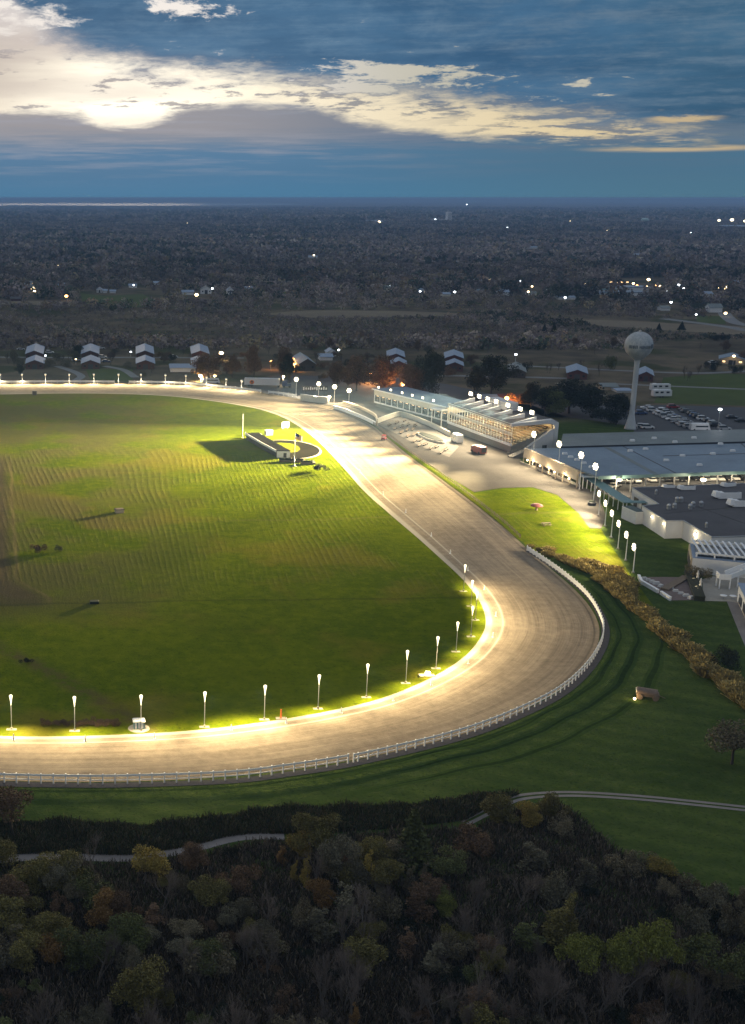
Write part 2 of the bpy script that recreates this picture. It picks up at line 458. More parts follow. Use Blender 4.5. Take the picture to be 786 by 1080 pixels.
def infield_mat():
    m, nt, b = new_mat('infield grass')
    p = wpos(nt); x, y, z = sep(nt, p)
    n1 = noise(nt, p, .028, 5, .6); n2 = noise(nt, p, .35, 5, .68); n3 = noise(nt, p, 2.2, 4, .65); nw = noise(nt, p, .011, 2, .5); nw2 = noise(nt, p, .05, 3, .5)
    warp = x*1.0+(nw-.5)*5.0+(nw2-.5)*.45+(n2-.5)*.16+(x.step(28.0, -30.0)*(y-300.0))*.16
    row = (warp*4.3).sin()*.5+.5
    rowm = row.pow(1.7)*(n2*.9+.35)*noise(nt, p, .05, 5, .65).step(.36, .60)*noise(nt, vscale(nt, p, (.9, .22, 1)), 1.0, 3).step(.30, .62)*1.5*y.step(232.0, 275.0)*y.step(430.0, 385.0)
    green = mixc(nt, (n1*.5+n2*.5).step(.36, .66), (.070, .100, .004), (.124, .150, .005))
    straw = mixc(nt, n2, (.150, .122, .014), (.190, .150, .024))
    c = mixc(nt, (noise(nt, p, .02, 6, .62)+(nw2-.5)*.35).step(.51, .64)*.58, green, straw)
    c = mixc(nt, (n3*.5+n2*.5).step(.50, .72)*.45, c, (.170, .165, .014))
    c = mixc(nt, noise(nt, p, 1.3, 4, .7).step(.52, .70)*.55, c, (.030, .045, .008))
    c = mixc(nt, rowm*.27, c, (.140, .135, .050))
    # bare brown earth on the west side, a pale rut along its edge
    e = x+y*.0985+(n1-.5)*3.0+(n2-.5)*1.2-(y.step(266.0, 248.0)*7.0)
    earth = (e+(n3-.5)*2.0).step(3.2, -1.2)*y.step(243.0, 246.0)*y.step(405.0, 385.0)
    c = mixc(nt, earth*.85, c, mixc(nt, n2, (.045, .032, .024), (.085, .062, .047)))
    c = mixc(nt, e.gauss(2.2, .55)*y.step(244, 249)*y.step(400, 380)*.7, c, (.20, .155, .06))
    c = mixc(nt, (x-y*.02).step(24.0, -24.0)*(n1*.5+nw2*.5).step(.38, .56)*.62*y.step(225, 250), c, mixc(nt, n3, (.085, .066, .036), (.125, .095, .05)))
    # worn diagonal track and rough clump by the bend
    d = (y-212.0)+(x+17.0)*1.35+(n1-.5)*5.0
    c = mixc(nt, d.gauss(0.0, 3.2)*x.step(-30, -22)*x.step(9, 2)*(n2.step(.35, .6))*.75, c, (.085, .062, .036))
    # faint wheel ruts across
    c = mixc(nt, ((n1*.55+nw2*.45)-.5)*2.2, c, (.045, .066, .006))
    c = mixc(nt, ((y-247.0)-(x*.05)+(nw2-.5)*4.0).gauss(0.0, .55)*.35, c, (.030, .034, .012))
    c = mixc(nt, ((y-311.0)-(x*.10)+(nw2-.5)*8.0).gauss(0.0, .8)*x.step(18, 35)*.30, c, (.15, .125, .06))
    set_col(nt, b, c); b.inputs['Roughness'].default_value = .95; b.inputs['Specular IOR Level'].default_value = 0.0
    n4 = noise(nt, p, 1.1, 4, .7)
    bump(nt, b, rowm*.40*(n3*1.3+.1)+n2*.35+n3*.5+n4*.5, 1.0, .13)
    return m
def track_mat():
    m, nt, b = new_mat('track dirt')
    at_ = nt.nodes.new('ShaderNodeAttribute'); at_.attribute_name = 'lane'
    a, s, _ = sep(nt, at_.outputs['Vector'])
    p = wpos(nt)
    g1 = noise(nt, comb(nt, a*16.0, s*.012), 1.0, 4, .6); g2 = noise(nt, comb(nt, a*70.0, s*.03, 4.0), 1.0, 3, .6)
    n2 = noise(nt, p, .5, 4, .6); n1 = noise(nt, p, .04, 4, .55)
    n5 = noise(nt, p, 1.7, 4, .7)
    f = (g1*.26+g2*.26+n2*.25+n1*.25+n5*.14).step(.42, .76)
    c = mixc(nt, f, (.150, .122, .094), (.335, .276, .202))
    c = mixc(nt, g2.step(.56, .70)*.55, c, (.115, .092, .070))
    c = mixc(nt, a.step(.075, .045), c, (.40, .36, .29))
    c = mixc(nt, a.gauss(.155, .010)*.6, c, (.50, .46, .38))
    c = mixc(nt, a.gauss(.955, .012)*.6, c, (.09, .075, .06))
    set_col(nt, b, c); b.inputs['Roughness'].default_value = .95; b.inputs['Specular IOR Level'].default_value = 0.0
    bump(nt, b, g2*.8+n2*.3+n5*.35, .7, .12)
    return m
M = {}
M['ground'] = ground_mat(); M['infield'] = infield_mat(); M['track'] = track_mat()
M['asphalt'] = plain('asphalt', (.060, .060, .064), .85, .35, .15, fine=.2)
M['apron'] = plain('apron pavement', (.105, .095, .083), .85, .35, .12, fine=.2, spec=0.0)
M['gravel'] = plain('grey gravel', (.070, .068, .075), .95, .4, 1.5, fine=.4, spec=0.0)
M['dirtpath'] = plain('dirt path', (.225, .205, .195), .95, .4, .4, fine=.4, spec=0.0)
M['concrete'] = plain('concrete', (.36, .33, .28), .85, .3, .3, fine=.2, spec=0.0)
M['road'] = plain('far road', (.22, .22, .22), .9, .25, .05, spec=0.0)
M['fieldgreen'] = plain('far green field', (.085, .105, .040), .95, .4, .02, spec=0.0)
M['fieldbrown'] = plain('far stubble field', (.200, .165, .118), .95, .4, .012, spec=0.0)
M['sand'] = plain('pinkish gravel', (.20, .155, .140), .95, .4, .9, fine=.4, spec=0.0)

# ---------------------------------------------------------------- the ground sheet
gx = sorted(set([-46000, -20000, -9000, -4000, -2000, -1000, -500]+list(range(-300, 420, 60))+[600, 1000, 2000, 4000, 9000, 20000, 46000]))
gy = sorted(set([-800, -400, -200, -100]+list(range(-60, 700, 60))+[800, 1000, 1500, 2500, 4000, 8000, 16000, 30000, 46000]))
V = np.array([(x, y, 0) for y in gy for x in gx], float); nx = len(gx)
F = np.array([(j*nx+i, j*nx+i+1, (j+1)*nx+i+1, (j+1)*nx+i) for j in range(len(gy)-1) for i in range(nx-1)])
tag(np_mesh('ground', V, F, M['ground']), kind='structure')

sheet('infield', [(p.x, p.y) for p in inner[:-1]], .02, M['infield'])
# track: a ring with a lane coordinate
K = 10; Vt = []; La = []; Ft = []; s_ = 0
for i, (o_, n_) in enumerate(zip(outer, innp)):
    if i: s_ += (o_-outer[i-1]).length
    for k in range(K+1):
        t = k/K; q_ = n_*(1-t)+o_*t; Vt.append((q_.x, q_.y, .04)); La.append((t, s_, 0))
for i in range(len(outer)-1):
    for k in range(K): a = i*(K+1)+k; Ft.append((a, a+1, a+K+2, a+K+1))
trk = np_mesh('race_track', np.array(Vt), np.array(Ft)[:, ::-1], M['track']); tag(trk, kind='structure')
la = trk.data.attributes.new('lane', 'FLOAT_VECTOR', 'POINT'); la.data.foreach_set('vector', np.array(La, np.float32).ravel())

# grey gravel strip outside the rail along the near bend
NEAR_PX = [(556, 581), (580, 597), (599, 611), (616, 626), (627, 640), (635.5, 658), (636, 674), (630, 689), (619, 705.5), (599, 725), (572, 742), (523, 764),
           (470, 781.5), (372, 804.5), (300, 816), (240, 823), (132, 827), (60, 827), (0, 825.5), (-100, 821)]
near = smooth_line(pxs(NEAR_PX), 1.0)
ribbon('gravel_verge', offset(near, -.4), offset(near, 1.15), .045, M['gravel'])
M['rutgrass'] = plain('flattened dark grass', (.024, .042, .011), .95, .6, .9, spec=0.0)
M['bandgrass'] = plain('mown band grass', (.040, .066, .016), .95, .6, .9, spec=0.0)
nb_pts = [p for p in near if p.y < 268 and p.x > 28]
for d0, d1, w_ in ((2.5, 2.9, .30), (4.9, 6.2, .38), (8.0, 10.6, .45)):
    n_ = len(nb_pts); nn_ = normals2(nb_pts); A_ = []; B_ = []
    for i, p in enumerate(nb_pts):
        t = i/(n_-1); d = d0+(d1-d0)*math.sin(t*math.pi)+.25*math.sin(i*.21)+.15*math.sin(i*.5); ww = w_*min(1, t*5, (1-t)*4)*(.8+.3*math.sin(i*.13))
        A_.append(p+nn_[i]*(d-ww)); B_.append(p+nn_[i]*(d+ww))
    ribbon('mown_band', A_, B_, .014, M['rutgrass'])
    ribbon('mown_band', offset(A_, -.55), offset(B_, .65), .009, M['bandgrass'])
# paved apron in front of the stands and along the row of lamps
APR = [(330, 424), (353, 429.5), (391, 445), (402, 455), (436, 479.5), (470, 501), (500, 519), (530, 514.5), (562, 514), (588, 522), (610, 541), (622, 557), (634, 557.5),
       (640, 545), (634, 530), (628, 519), (601, 507), (553, 489), (540, 474), (476, 448), (392, 422), (372, 414), (345, 414)]
sheet('apron_pavement', pxs(APR), .03, M['apron'])
sheet('grass_strip', pxs([(391, 446), (402, 455.5), (436, 480), (470, 501.5), (500, 519.5), (512, 531), (540, 556), (553, 572), (546, 568.5), (530, 554.3), (500, 530.3), (465, 504.3), (436, 483.3), (410, 462.3)]), .05, M['infield'])
sheet('lawn', pxs([(500, 520), (530, 515), (562, 514.5), (588, 522.5), (610, 541.5), (622, 557.5), (634, 558), (648, 580), (664, 605), (690, 640), (650, 625), (600, 588), (570, 588), (556, 577), (540, 556), (512, 531)]), .015, M['infield'])
sheet('terrace', pxs([(399, 447.5), (411, 442.5), (423, 439.7), (440, 445.2), (458, 452.7), (476, 462), (484, 471), (474, 482), (452, 474), (430, 464)]), .036, plain('terrace concrete', (.19, .172, .148), .9, .5, .35, spec=0.0, fine=.3))
# parking lots
sheet('parking_lot', pxs([(672, 428), (700, 427), (786, 430), (900, 433), (960, 470), (776, 463), (720, 458), (668, 460)]), .03, M['asphalt'])
sheet('parking_lane', pxs([(612, 503), (640, 484), (900, 482), (900, 530), (786, 530), (690, 530), (648, 527), (640, 522), (626, 516)]), .033, M['asphalt'])
sheet('yard_pavement', pxs([(280, 415), (262, 408), (255, 400), (300, 396), (420, 398), (470, 405), (530, 418), (600, 440), (672, 450), (668, 428), (560, 420), (400, 440), (330, 423)]), .028, M['asphalt'])
PATIO = [(741, 611), (752, 608), (800, 608), (800, 640), (770, 634.5), (742, 634)]
sheet('patio', pxs(PATIO), .04, M['concrete'])
walk = smooth_line(pxs([(772, 633), (784, 662), (800, 700), (830, 780)]), 1.0)
ribbon('walkway', offset(walk, -1.1), offset(walk, 1.1), .035, M['dirtpath'])
sheet('gravel_terrace', pxs([(674, 609), (700, 608.6), (727, 609), (733, 633), (707, 633.5), (690, 624)]), .035, M['sand'])
# paths at the edge of the woods
pth = smooth_line(pxs([(-80, 912), (0, 907), (45, 904), (95, 905), (135, 905.5), (180, 900), (210, 894), (240, 886), (265, 882.5), (300, 883)]), 1.0)
ribbon('path', offset(pth, -.8), offset(pth, 1.0), .03, M['dirtpath'])
pth2 = smooth_line(pxs([(490, 868), (520, 853), (545, 842), (580, 838), (620, 838), (680, 842), (740, 848), (786, 853), (900, 866)]), 1.0)
for s_ in (-.55, .55):
    ribbon('path', offset(pth2, s_-.33), offset(pth2, s_+.33), .03, M['dirtpath'])
# roads among the barns and houses
def road(pts, wd, mat='road', name='road', z=.03):
    l = smooth_line(pxs(pts), 6.0); ribbon(name, offset(l, -wd/2), offset(l, wd/2), z, M[mat])
road([(-100, 376), (60, 377), (160, 377), (260, 377.6)], 5)
road([(60, 386), (78, 392), (86, 397), (80, 401)], 4)
road([(110, 386), (130, 390), (143, 398)], 4)
road([(400, 395), (520, 397), (600, 399)], 5)
road([(540, 385.5), (600, 388), (660, 391), (735, 393.5), (800, 391), (900, 388)], 4.5)
road([(640, 404.5), (700, 407), (786, 410.5), (900, 416)], 3.5)
road([(700, 336), (740, 341), (770, 345), (800, 350), (900, 356)], 9)
road([(764, 330), (768, 335), (778, 341), (800, 345)], 9, z=.035)
road([(560, 337), (640, 338), (700, 341), (800, 349)], 8, 'fieldbrown', 'dirt_lane', .025)
road([(588, 404), (612, 410), (640, 419), (660, 430)], 3, 'concrete', 'footpath', .04)
sheet('green_field', pxs([(85, 309), (110, 312), (150, 310), (167, 318), (160, 323), (120, 325), (88, 322)]), .02, M['fieldgreen'])
sheet('stubble_field', pxs([(-60, 317), (0, 318), (40, 317.5), (82, 317), (80, 321), (20, 321.5), (-60, 322)]), .02, M['fieldbrown'])
sheet('green_field', pxs([(700, 398), (760, 394), (900, 396), (940, 432), (786, 428), (690, 425)]), .02, M['fieldgreen'])
sheet('green_field', pxs([(90, 388), (140, 390), (140, 403), (96, 402)]), .02, M['fieldgreen'])
sheet('green_field', pxs([(735, 333), (764, 333), (766, 342), (735, 340)]), .02, M['fieldgreen'])
sheet('stubble_field', pxs([(560, 335), (760, 343), (900, 352), (940, 362), (760, 352), (640, 344)]), .022, M['fieldbrown'])
sheet('stubble_field', pxs([(270, 331), (330, 327), (420, 328), (520, 331), (450, 334), (330, 335)]), .022, M['fieldbrown'])
# the far lake: a thin bright strip near the horizon
mw_, nt, b = new_mat('lake water'); b.inputs['Base Color'].default_value = (.02, .03, .04, 1); b.inputs['Roughness'].default_value = .22
sheet('lake', [(-9000, 13500), (1200, 13500), (2300, 15500), (2600, 20500), (-11000, 20500)], 1.5, mw_)
# ================================================================ materials for built things
M['white'] = plain('white paint', (.80, .80, .79), .5, .12, .6)
M['whitewall'] = plain('white rendered wall', (.66, .66, .66), .7, .12, .35)
M['cream'] = plain('cream cladding', (.62, .58, .48), .6, .15, .5)
M['tan'] = plain('tan fascia', (.46, .37, .26), .65, .18, .6)
M['steel'] = plain('galvanised steel', (.42, .43, .44), .45, .2, 2.0, metal=.6)
M['darkmetal'] = plain('dark metal', (.05, .05, .055), .5, .3, 2.0, metal=.3)
M['black'] = plain('black rubber', (.02, .02, .02), .8, .3, 3.0)
M['wood'] = plain('weathered wood', (.16, .12, .085), .85, .35, 1.5)
M['rooflt'] = plain('pale ribbed metal roof', (.22, .285, .385), .45, .14, .5, metal=.0)
M['roofblue'] = plain('blue grey membrane roof', (.165, .22, .28), .55, .45, .10)
M['roofgrey'] = plain('grey green roof', (.165, .19, .19), .6, .42, .12)
M['roofdark'] = plain('dark grey flat roof', (.080, .075, .078), .8, .5, .15)
M['redwall'] = plain('dark red barn siding', (.085, .035, .032), .8, .3, .6)
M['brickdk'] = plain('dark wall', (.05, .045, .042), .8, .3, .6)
M['teal'] = plain('teal green awning', (.14, .25, .26), .5, .2, .5)
M['stand'] = plain('stand concrete', (.22, .20, .17), .85, .3, .3)
gm, nt, b = new_mat('dark window glass'); b.inputs['Base Color'].default_value = (.015, .02, .025, 1); b.inputs['Roughness'].default_value = .12
set_col(nt, b, mixc(nt, noise(nt, wpos(nt), .9, 2), (.01, .013, .016), (.03, .036, .042))); M['glass'] = gm
M['orange'] = plain('orange paint', (.62, .16, .03), .5, .2, 2)
M['red'] = plain('red paint', (.50, .035, .025), .45, .2, 2)
M['stone'] = plain('pale stones', (.50, .49, .47), .8, .3, 2)
M['plantdk'] = plain('dark planting', (.018, .022, .012), .95, .4, 1.5, fine=.8)
WARM = (1.0, .80, .50); WARM2 = (1.0, .83, .55)
M['bulb'] = glow('flood lamp lens', (1.0, .86, .56), 5.0)
M['bulbglow'] = glow('pole lamp with pole glow', (1.0, .84, .50), 2.6)
M['bulborange'] = glow('sodium lamp lens', (1.0, .42, .12), 9.0)
M['bulbwarm'] = glow('warm lamp lens', (1.0, .74, .38), 9.0)
M['bulbcold'] = glow('cool lamp lens', (.85, .93, 1.0), 9.0)
M['winlit'] = glow('lit window', (1.0, .62, .25), 2.2)

# ================================================================ rail fences
def rail_fence(name, label, line, n_max, spacing, hgt, group=None, panel=.22, low=True, post_w=.13, mat='white', z=0.0, lean=0.0, tall=None):
    pts = resample(line, spacing)[:n_max]
    root = thing(name, label, 'fence', (pts[0].x, pts[0].y, z), 0, group)
    O = Vector((pts[0].x, pts[0].y, z)); nn = normals2(pts)
    mb = MB(); lo = MB()
    for i in range(len(pts)-1):
        a, b = pts[i]-nn[i]*.10, pts[i+1]-nn[i+1]*.10
        mb.bar((a.x, a.y, z+hgt-panel*.5-.04), (b.x, b.y, z+hgt-panel*.5-.04), .06, panel)
        if low: lo.bar((a.x, a.y, z+hgt*.42), (b.x, b.y, z+hgt*.42), .05, .14)
    mb.build('top_rail', M[mat], root, O)
    if low: lo.build('middle_rail', M[mat], root, O)
    pm = MB(); pm.box((0, 0, hgt*.53), (post_w, post_w, hgt*1.06)); pm.box((0, 0, hgt*1.07), (post_w*1.3, post_w*1.3, .05))
    p0 = None
    for i, p in enumerate(pts):
        d = nn[i]
        if p0 is None: o = p0 = pm.build('post', M[mat], root)
        else: o = p0.copy(); COL.objects.link(o); o.parent = root
        o.location = (p.x-O.x, p.y-O.y, 0); o.rotation_euler = (random.gauss(0, .01), random.gauss(0, .01), math.atan2(d.y, d.x))
    return root
k0 = next(i for i, p in enumerate(near) if p.y < at(634, 660).y)
half = next(i for i, p in enumerate(near) if p.y < at(372, 804).y+.2)
rail_fence('rail_fence', 'white rail fence curving along the outside of the bend towards the bushes', near[k0:half+1], 98, 1.78, 1.40, panel=.30, post_w=.17)
rail_fence('board_fence', 'solid white board fence at the start of the bend below the home stretch', near[:k0+1], 98, 1.78, 1.3, panel=.95, low=False)
rail_fence('rail_fence', 'white rail fence along the bottom edge of the track above the dark grass', near[half+1:], 98, 1.78, 1.50, panel=.30, post_w=.17)
FAR_A = smooth_line(pxs([(-60, 404.6), (0, 404.8), (60, 404.4), (121, 404.6)]), 2.0)
FAR_B = smooth_line(pxs([(136, 404.8), (180, 405.5), (215, 407.8), (250, 411.6), (275, 414.4)]), 2.0)
FAR_C = smooth_line(pxs([(283, 415.2), (300, 417.2), (313, 419.4)]), 2.0)
rail_fence('rail_fence', 'white rail fence of the far bend in front of the paired barns', FAR_A, 60, 2.6, 1.5, panel=.7)
rail_fence('rail_fence', 'white rail fence of the far bend in front of the white trailer', FAR_B, 60, 2.6, 1.5, panel=.7)
rail_fence('rail_fence', 'short white rail fence between the trailer and the cream sign board', FAR_C, 30, 2.6, 1.4, panel=.7)
STR = smooth_line(pxs([(394, 448), (410, 459.5), (436, 480), (468, 503), (500, 527), (530, 550.5), (549, 568)]), 2.0)
rail_fence('rail_fence', 'dark low rail fence along the yellow grass strip of the home stretch', STR, 98, 2.2, 1.0, panel=.16, mat='wood')

# ================================================================ lamp posts
def stub_light(root, power, pos, direction, size, col=WARM2, radius=.25):
    return lamp('lamp_light', 'SPOT', power, col, root, pos, direction, size, 1.0, radius)
# --- small teardrop lamps round the inside of the bend
INF = [((12.2, 769.4), 733), ((78.8, 771), 734.6), ((148.7, 771), 733), ((215.6, 766.8), 729.7), ((278.8, 759), 722.7), ((335.5, 747.6), 711.7),
       ((386.4, 735.5), 700.3), ((428, 720.6), 686), ((460, 705), 671.4), ((481, 687.4), 656), ((496.7, 671.4), 640), ((501.4, 654), 624),
       ((496.7, 639.4), 612), ((489, 623.7), 595.6)]
INF_LAB = ['teardrop lamp post nearest the left edge of the picture, inside the bend', 'teardrop lamp post in front of the brown brush clump',
           'teardrop lamp post rising behind the small green kiosk', 'teardrop lamp post first to the right of the green kiosk',
           'teardrop lamp post beside the short orange marker post', 'teardrop lamp post first to the right of the orange marker post',
           'teardrop lamp post second to the right of the orange marker post', 'teardrop lamp post just left of the glowing ground box',
           'teardrop lamp post just right of the glowing ground box', 'teardrop lamp post second to the right of the glowing ground box',
           'teardrop lamp post where the infield edge turns, third after the ground box', 'teardrop lamp post at the rightmost point of the infield edge',
           'teardrop lamp post third from the top of the inside row', 'teardrop lamp post topmost of the inside row, before the straight']
def teardrop(H):
    root = thing('lamp_post', '', 'lamp post')
    mb = MB(); mb.lathe([(.075, 0), (.06, H*.6), (.05, H-.95)], n=8); mb.build('pole', M['steel'], root)
    hd = MB(); hd.lathe([(.055, H-1.75), (.10, H-1.2), (.19, H-.6), (.27, H-.22), (.24, H-.06), (.12, H+.02)], n=12)  # lower taper is the lamp's glow on the pole, built as a glowing surface
    hd.build('lamp_head', M['bulbglow'], root, smooth=True)
    fm = MB(); fm.box((0, 0, .03), (1.7, .8, .06), top=.9); fm.box((0, 0, .2), (.32, .32, .3)); fm.build('footing', M['concrete'], root)
    return root
infl = []
for i, (bpx, top) in enumerate(INF):
    p = at(*bpx); H = height_at(p, top)
    j = min(range(len(inner)), key=lambda k: (inner[k]-p.xy).length)
    d = (inner[j]-p.xy); n_ = d.normalized()
    r = teardrop(H); r.location = p; r['label'] = INF_LAB[i]; r['group'] = 'teardrop lamps round the inside of the bend'
    k = 1.0 if i < 9 else .8
    stub_light(r, 15500*k, (n_.x*.55, n_.y*.55, H-.35), (n_.x*1.25, n_.y*1.25, -1.0), 160, (1, .79, .44), .2)
    infl.append((p, H, n_))
# --- tall flood lamps in a row beside the lawn
ROW = [((561.5, 493), (564.8, 458), 1.0), ((588, 503.5), (591, 468.3), 1.0), ((611, 517), (615.2, 480), 1.0), ((626, 529), (629.8, 492), 1.0),
       ((631.4, 543.8), (633.8, 520.4), .6), ((638, 555), (641, 530.5), .6), ((644.6, 567), (647, 541), .55), ((651.7, 579), (654.4, 552), .5),
       ((659.8, 591), (662, 563.6), .42), ((667.8, 604), (671, 576.6), .36)]
ROW_LAB = ['tall flood lamp on a white pole by the open end of the grandstand', 'tall flood lamp on a white pole before the tan fascia, second in the row',
           'tall flood lamp on a white pole at the lower end of the tan fascia', 'tall flood lamp on a white pole standing on a dark base by the teal awning',
           'flood lamp on a short white pole first below the tall ones', 'flood lamp on a short white pole second below the tall ones',
           'flood lamp on a short white pole beside the end of the paved apron', 'flood lamp on a short white pole third from the lower end of the row',
           'flood lamp on a short white pole on the lawn, second last of the row', 'flood lamp on a short white pole, last of the row before the gravel terrace']
def flood_post(H, s, aim, nl=3):
    """pole with a rack of flood lamps looking along aim"""
    root = thing('flood_lamp', '', 'flood lamp')
    mb = MB(); mb.lathe([(.14, 0), (.11, H*.5), (.08, H)], n=8); mb.build('pole', M['white'], root)
    fm = MB(); fm.lathe([(.35, 0), (.35, .25), (.2, .32)], n=10); fm.build('footing', M['concrete'], root)
    a = Vector((aim[0], aim[1], 0)).normalized(); sd_ = Vector((-a.y, a.x, 0))
    cr = MB(); hs = MB(); ls = MB()
    for r_, row in ((0, (-.5, .5)), (1, (-1, 0, 1)), (2, (-.5, .5))):  # rack oversized and rounded, its shape standing in for the glow round the lamps
        z = H-.35+r_*.62*s
        cr.bar(Vector((0, 0, z))+sd_*(row[0]*.72-.2)*s, Vector((0, 0, z))+sd_*(row[-1]*.72+.2)*s, .08, .08)
        for k in row:
            c = Vector((0, 0, z))+sd_*k*.72*s+a*.22
            hs.sphere(c, .34*s, 10, 6); ls.sphere(c+a*.16*s, .35*s, 12, 8)
    cr.bar((0, 0, H-.4), (0, 0, H+1.0*s), .1, .1)
    c_ = cr.build('cross_arm', M['steel'], root); 
    h_ = hs.build('lamp_housing', M['steel'], root); ls.build('lens', M['bulb'], h_, smooth=True)
    return root
rowl = []
for i, (bpx, tpx, k) in enumerate(ROW):
    p = at(*bpx); H = height_at(p, tpx[1])
    aim = (-1.0, -.35) if i < 4 else (-1.0, .05)
    r = flood_post(H-.25, 1.0 if i < 4 else .82, aim); r.location = p; r['label'] = ROW_LAB[i]; r['group'] = 'flood lamps in a row between the apron and the lawn'
    stub_light(r, 52000*k*k*(1.0 if i < 4 else 2.0), (aim[0]*1.0, aim[1]*1.0, H), (aim[0], aim[1], -.62), 150, WARM2, .5)
    rowl.append((p, H))
# --- flood lamps at the head of the home stretch
HEAD = [((312.3, 416.5), (312.3, 400.5)), ((336, 417.5), (336, 405.3)), ((352.6, 424), (352.6, 408.4)), ((368, 424), (368, 412.3))]
HEAD_LAB = ['flood lamp behind the left end of the cream sign board, leftmost of four', 'flood lamp rising behind the middle of the cream sign board',
            'flood lamp on a pale pole right of the cream sign board', 'flood lamp nearest the left end of the low clubhouse']
for i, (bpx, tpx) in enumerate(HEAD):
    p = at(*bpx); H = height_at(p, tpx[1]); aim = (-.45, -1.0)
    r = flood_post(H, .95, aim); r.location = p; r['label'] = HEAD_LAB[i]; r['group'] = 'flood lamps at the head of the home stretch'
    stub_light(r, 24000, (-.3, -.9, H+.1), (-.35, -1.0, -.55), 150, WARM2, .5)
    stub_light(r, (800000, 900000, 60000, 60000)[i], (-.3, -.9, H+.1), ((-.22, -1.0, -.048), (-.10, -1.0, -.050), (-.3, -1, -.16), (-.3, -1, -.16))[i], (24, 24, 60, 60)[i], (1, .80, .43), .5)
# --- hooded lamps standing along the far rail
HOOD = [-50, -25, 0, 23.3, 48, 73, 99, 125, 148.7, 174.5, 196, 218, 238.5, 255]
for i, x in enumerate(HOOD):
    yb = np.interp(x, [-60, 125, 150, 200, 240, 275], [405, 405, 405, 406.5, 410.3, 414.5])
    p = at(x, yb); p.y += .8; H = 4.3
    root = thing('hooded_lamp', 'white hooded lamp post on the far rail behind the bright strip of track', 'lamp post', p, 0, 'hooded lamps along the far rail')
    mb = MB(); mb.lathe([(.13, 0), (.11, H)], n=8); mb.build('pole', M['white'], root)
    hd = MB(); hd.box((0, -.25, H+.12), (.95, .9, .5), top=.8); h_ = hd.build('hood', M['white'], root)
    le = MB(); le.box((0, -.3, H-.17), (.7, .6, .06)); le.build('lens', M['bulbwarm'], h_)
    if x >= -30: stub_light(root, 34000, (0, -.8, H-.3), (0.05, -.95, -.8), 155, (1, .85, .56), .3)
HOOD_NAMES = ['in front of the first pair of barns', 'in front of the second pair of barns', 'in front of the third pair of barns']

# ================================================================ small things of the infield
p = at(146.5, 768.5)
r = thing('kiosk', 'small pale green kiosk with a white lid beside a teardrop lamp', 'kiosk', p, R(4))
mb = MB(); mb.box((0, 0, .75), (1.7, 1.1, 1.3)); mb.build('cabinet', M['teal'], r)
mb = MB(); mb.box((0, 0, 1.48), (2.0, 1.4, .18), top=.9); mb.build('lid', M['white'], r)
mb = MB()
for k in (-.52, 0, .52): mb.box((k, -.565, .75), (.3, .03, .95))
mb.build('door_panel', M['white'], r)
mb = MB(); mb.lathe([(1.75, 0), (1.7, .09), (1.6, .1)], n=20); mb.build('plinth', M['concrete'], r)
p = at(296.3, 758.5)
r = thing('marker_post', 'short orange marker post at the infield edge', 'post', p)
mb = MB(); mb.lathe([(.16, 0), (.14, 1.7)], n=8); mb.build('post', M['orange'], r); mb = MB(); mb.box((0, .1, .08), (1.6, .9, .16)); mb.build('footing', M['concrete'], r)
p = at(450, 713)
r = thing('ground_light', 'glowing amber ground box on a pale slab at the infield edge', 'ground lamp', p)
mb = MB(); mb.box((0, 0, .1), (2.8, 1.3, .2)); mb.build('slab', M['concrete'], r)
mb = MB(); mb.box((.2, 0, .5), (1.0, .6, .6), top=.8); mb.build('lamp_box', M['bulbwarm'], r)
lamp('lamp_light', 'POINT', 900, (1, .7, .3), r, (0, -.3, 1.3))
# white pylons along the inner edge
pyl = None
inn_s = resample([q_ for q_ in inner if q_.y > 100], 1.0)
PYL = [(14.5, 780), (90, 781.5), (163, 779), (244, 770), (302, 763), (360, 752), (415, 739), (455, 722.5), (494, 700), (520, 672), (523, 650), (511, 622), (493.5, 602), (475, 584), (455, 565.5), (428, 540.5), (404, 521.5), (379, 498)]
for (x, y) in PYL:
    p = at(x, y, .04)
    if pyl is None:
        pyl = thing('pylon', 'slim white pylon standing on the inner edge of the track', 'pylon', p, 0, 'white pylons along the inner edge of the track')
        mb = MB(); mb.lathe([(.12, .05), (.10, .6), (.05, 1.0)], n=8); mb.build('cone', M['white'], pyl)
        mb = MB(); mb.box((0, 0, .03), (.4, .4, .06)); mb.build('foot', M['white'], pyl)
    else: dup(pyl, p)
# tote board: long low building with a dark flat roof
pw = [at(292, 482.5), at(275, 473), at(259.5, 463.5)]           # west side, near to far
r = thing('tote_board', 'long low dark roofed tote board building with white end wall in the infield', 'tote board', pw[0])
O = pw[0]; Wd = 4.2; Ht = 2.1
ns = [Vector((1, -.10, 0)), Vector((1, .05, 0)), Vector((1, .18, 0))]
mb = MB(); rf = MB(); fa = MB()
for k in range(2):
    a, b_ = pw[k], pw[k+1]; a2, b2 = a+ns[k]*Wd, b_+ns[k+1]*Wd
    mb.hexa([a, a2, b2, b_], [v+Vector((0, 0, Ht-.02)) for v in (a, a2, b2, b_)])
    rf.hexa([v+Vector((0, 0, Ht)) for v in (a-ns[k]*.15, a2+ns[k]*.2, b2+ns[k+1]*.2, b_-ns[k+1]*.15)], [v+Vector((0, 0, Ht+.25)) for v in (a-ns[k]*.15, a2+ns[k]*.2, b2+ns[k+1]*.2, b_-ns[k+1]*.15)])
    fa.bar(a-ns[k]*.32+Vector((0, 0, Ht+.02)), b_-ns[k+1]*.32+Vector((0, 0, Ht+.02)), .16, .75)
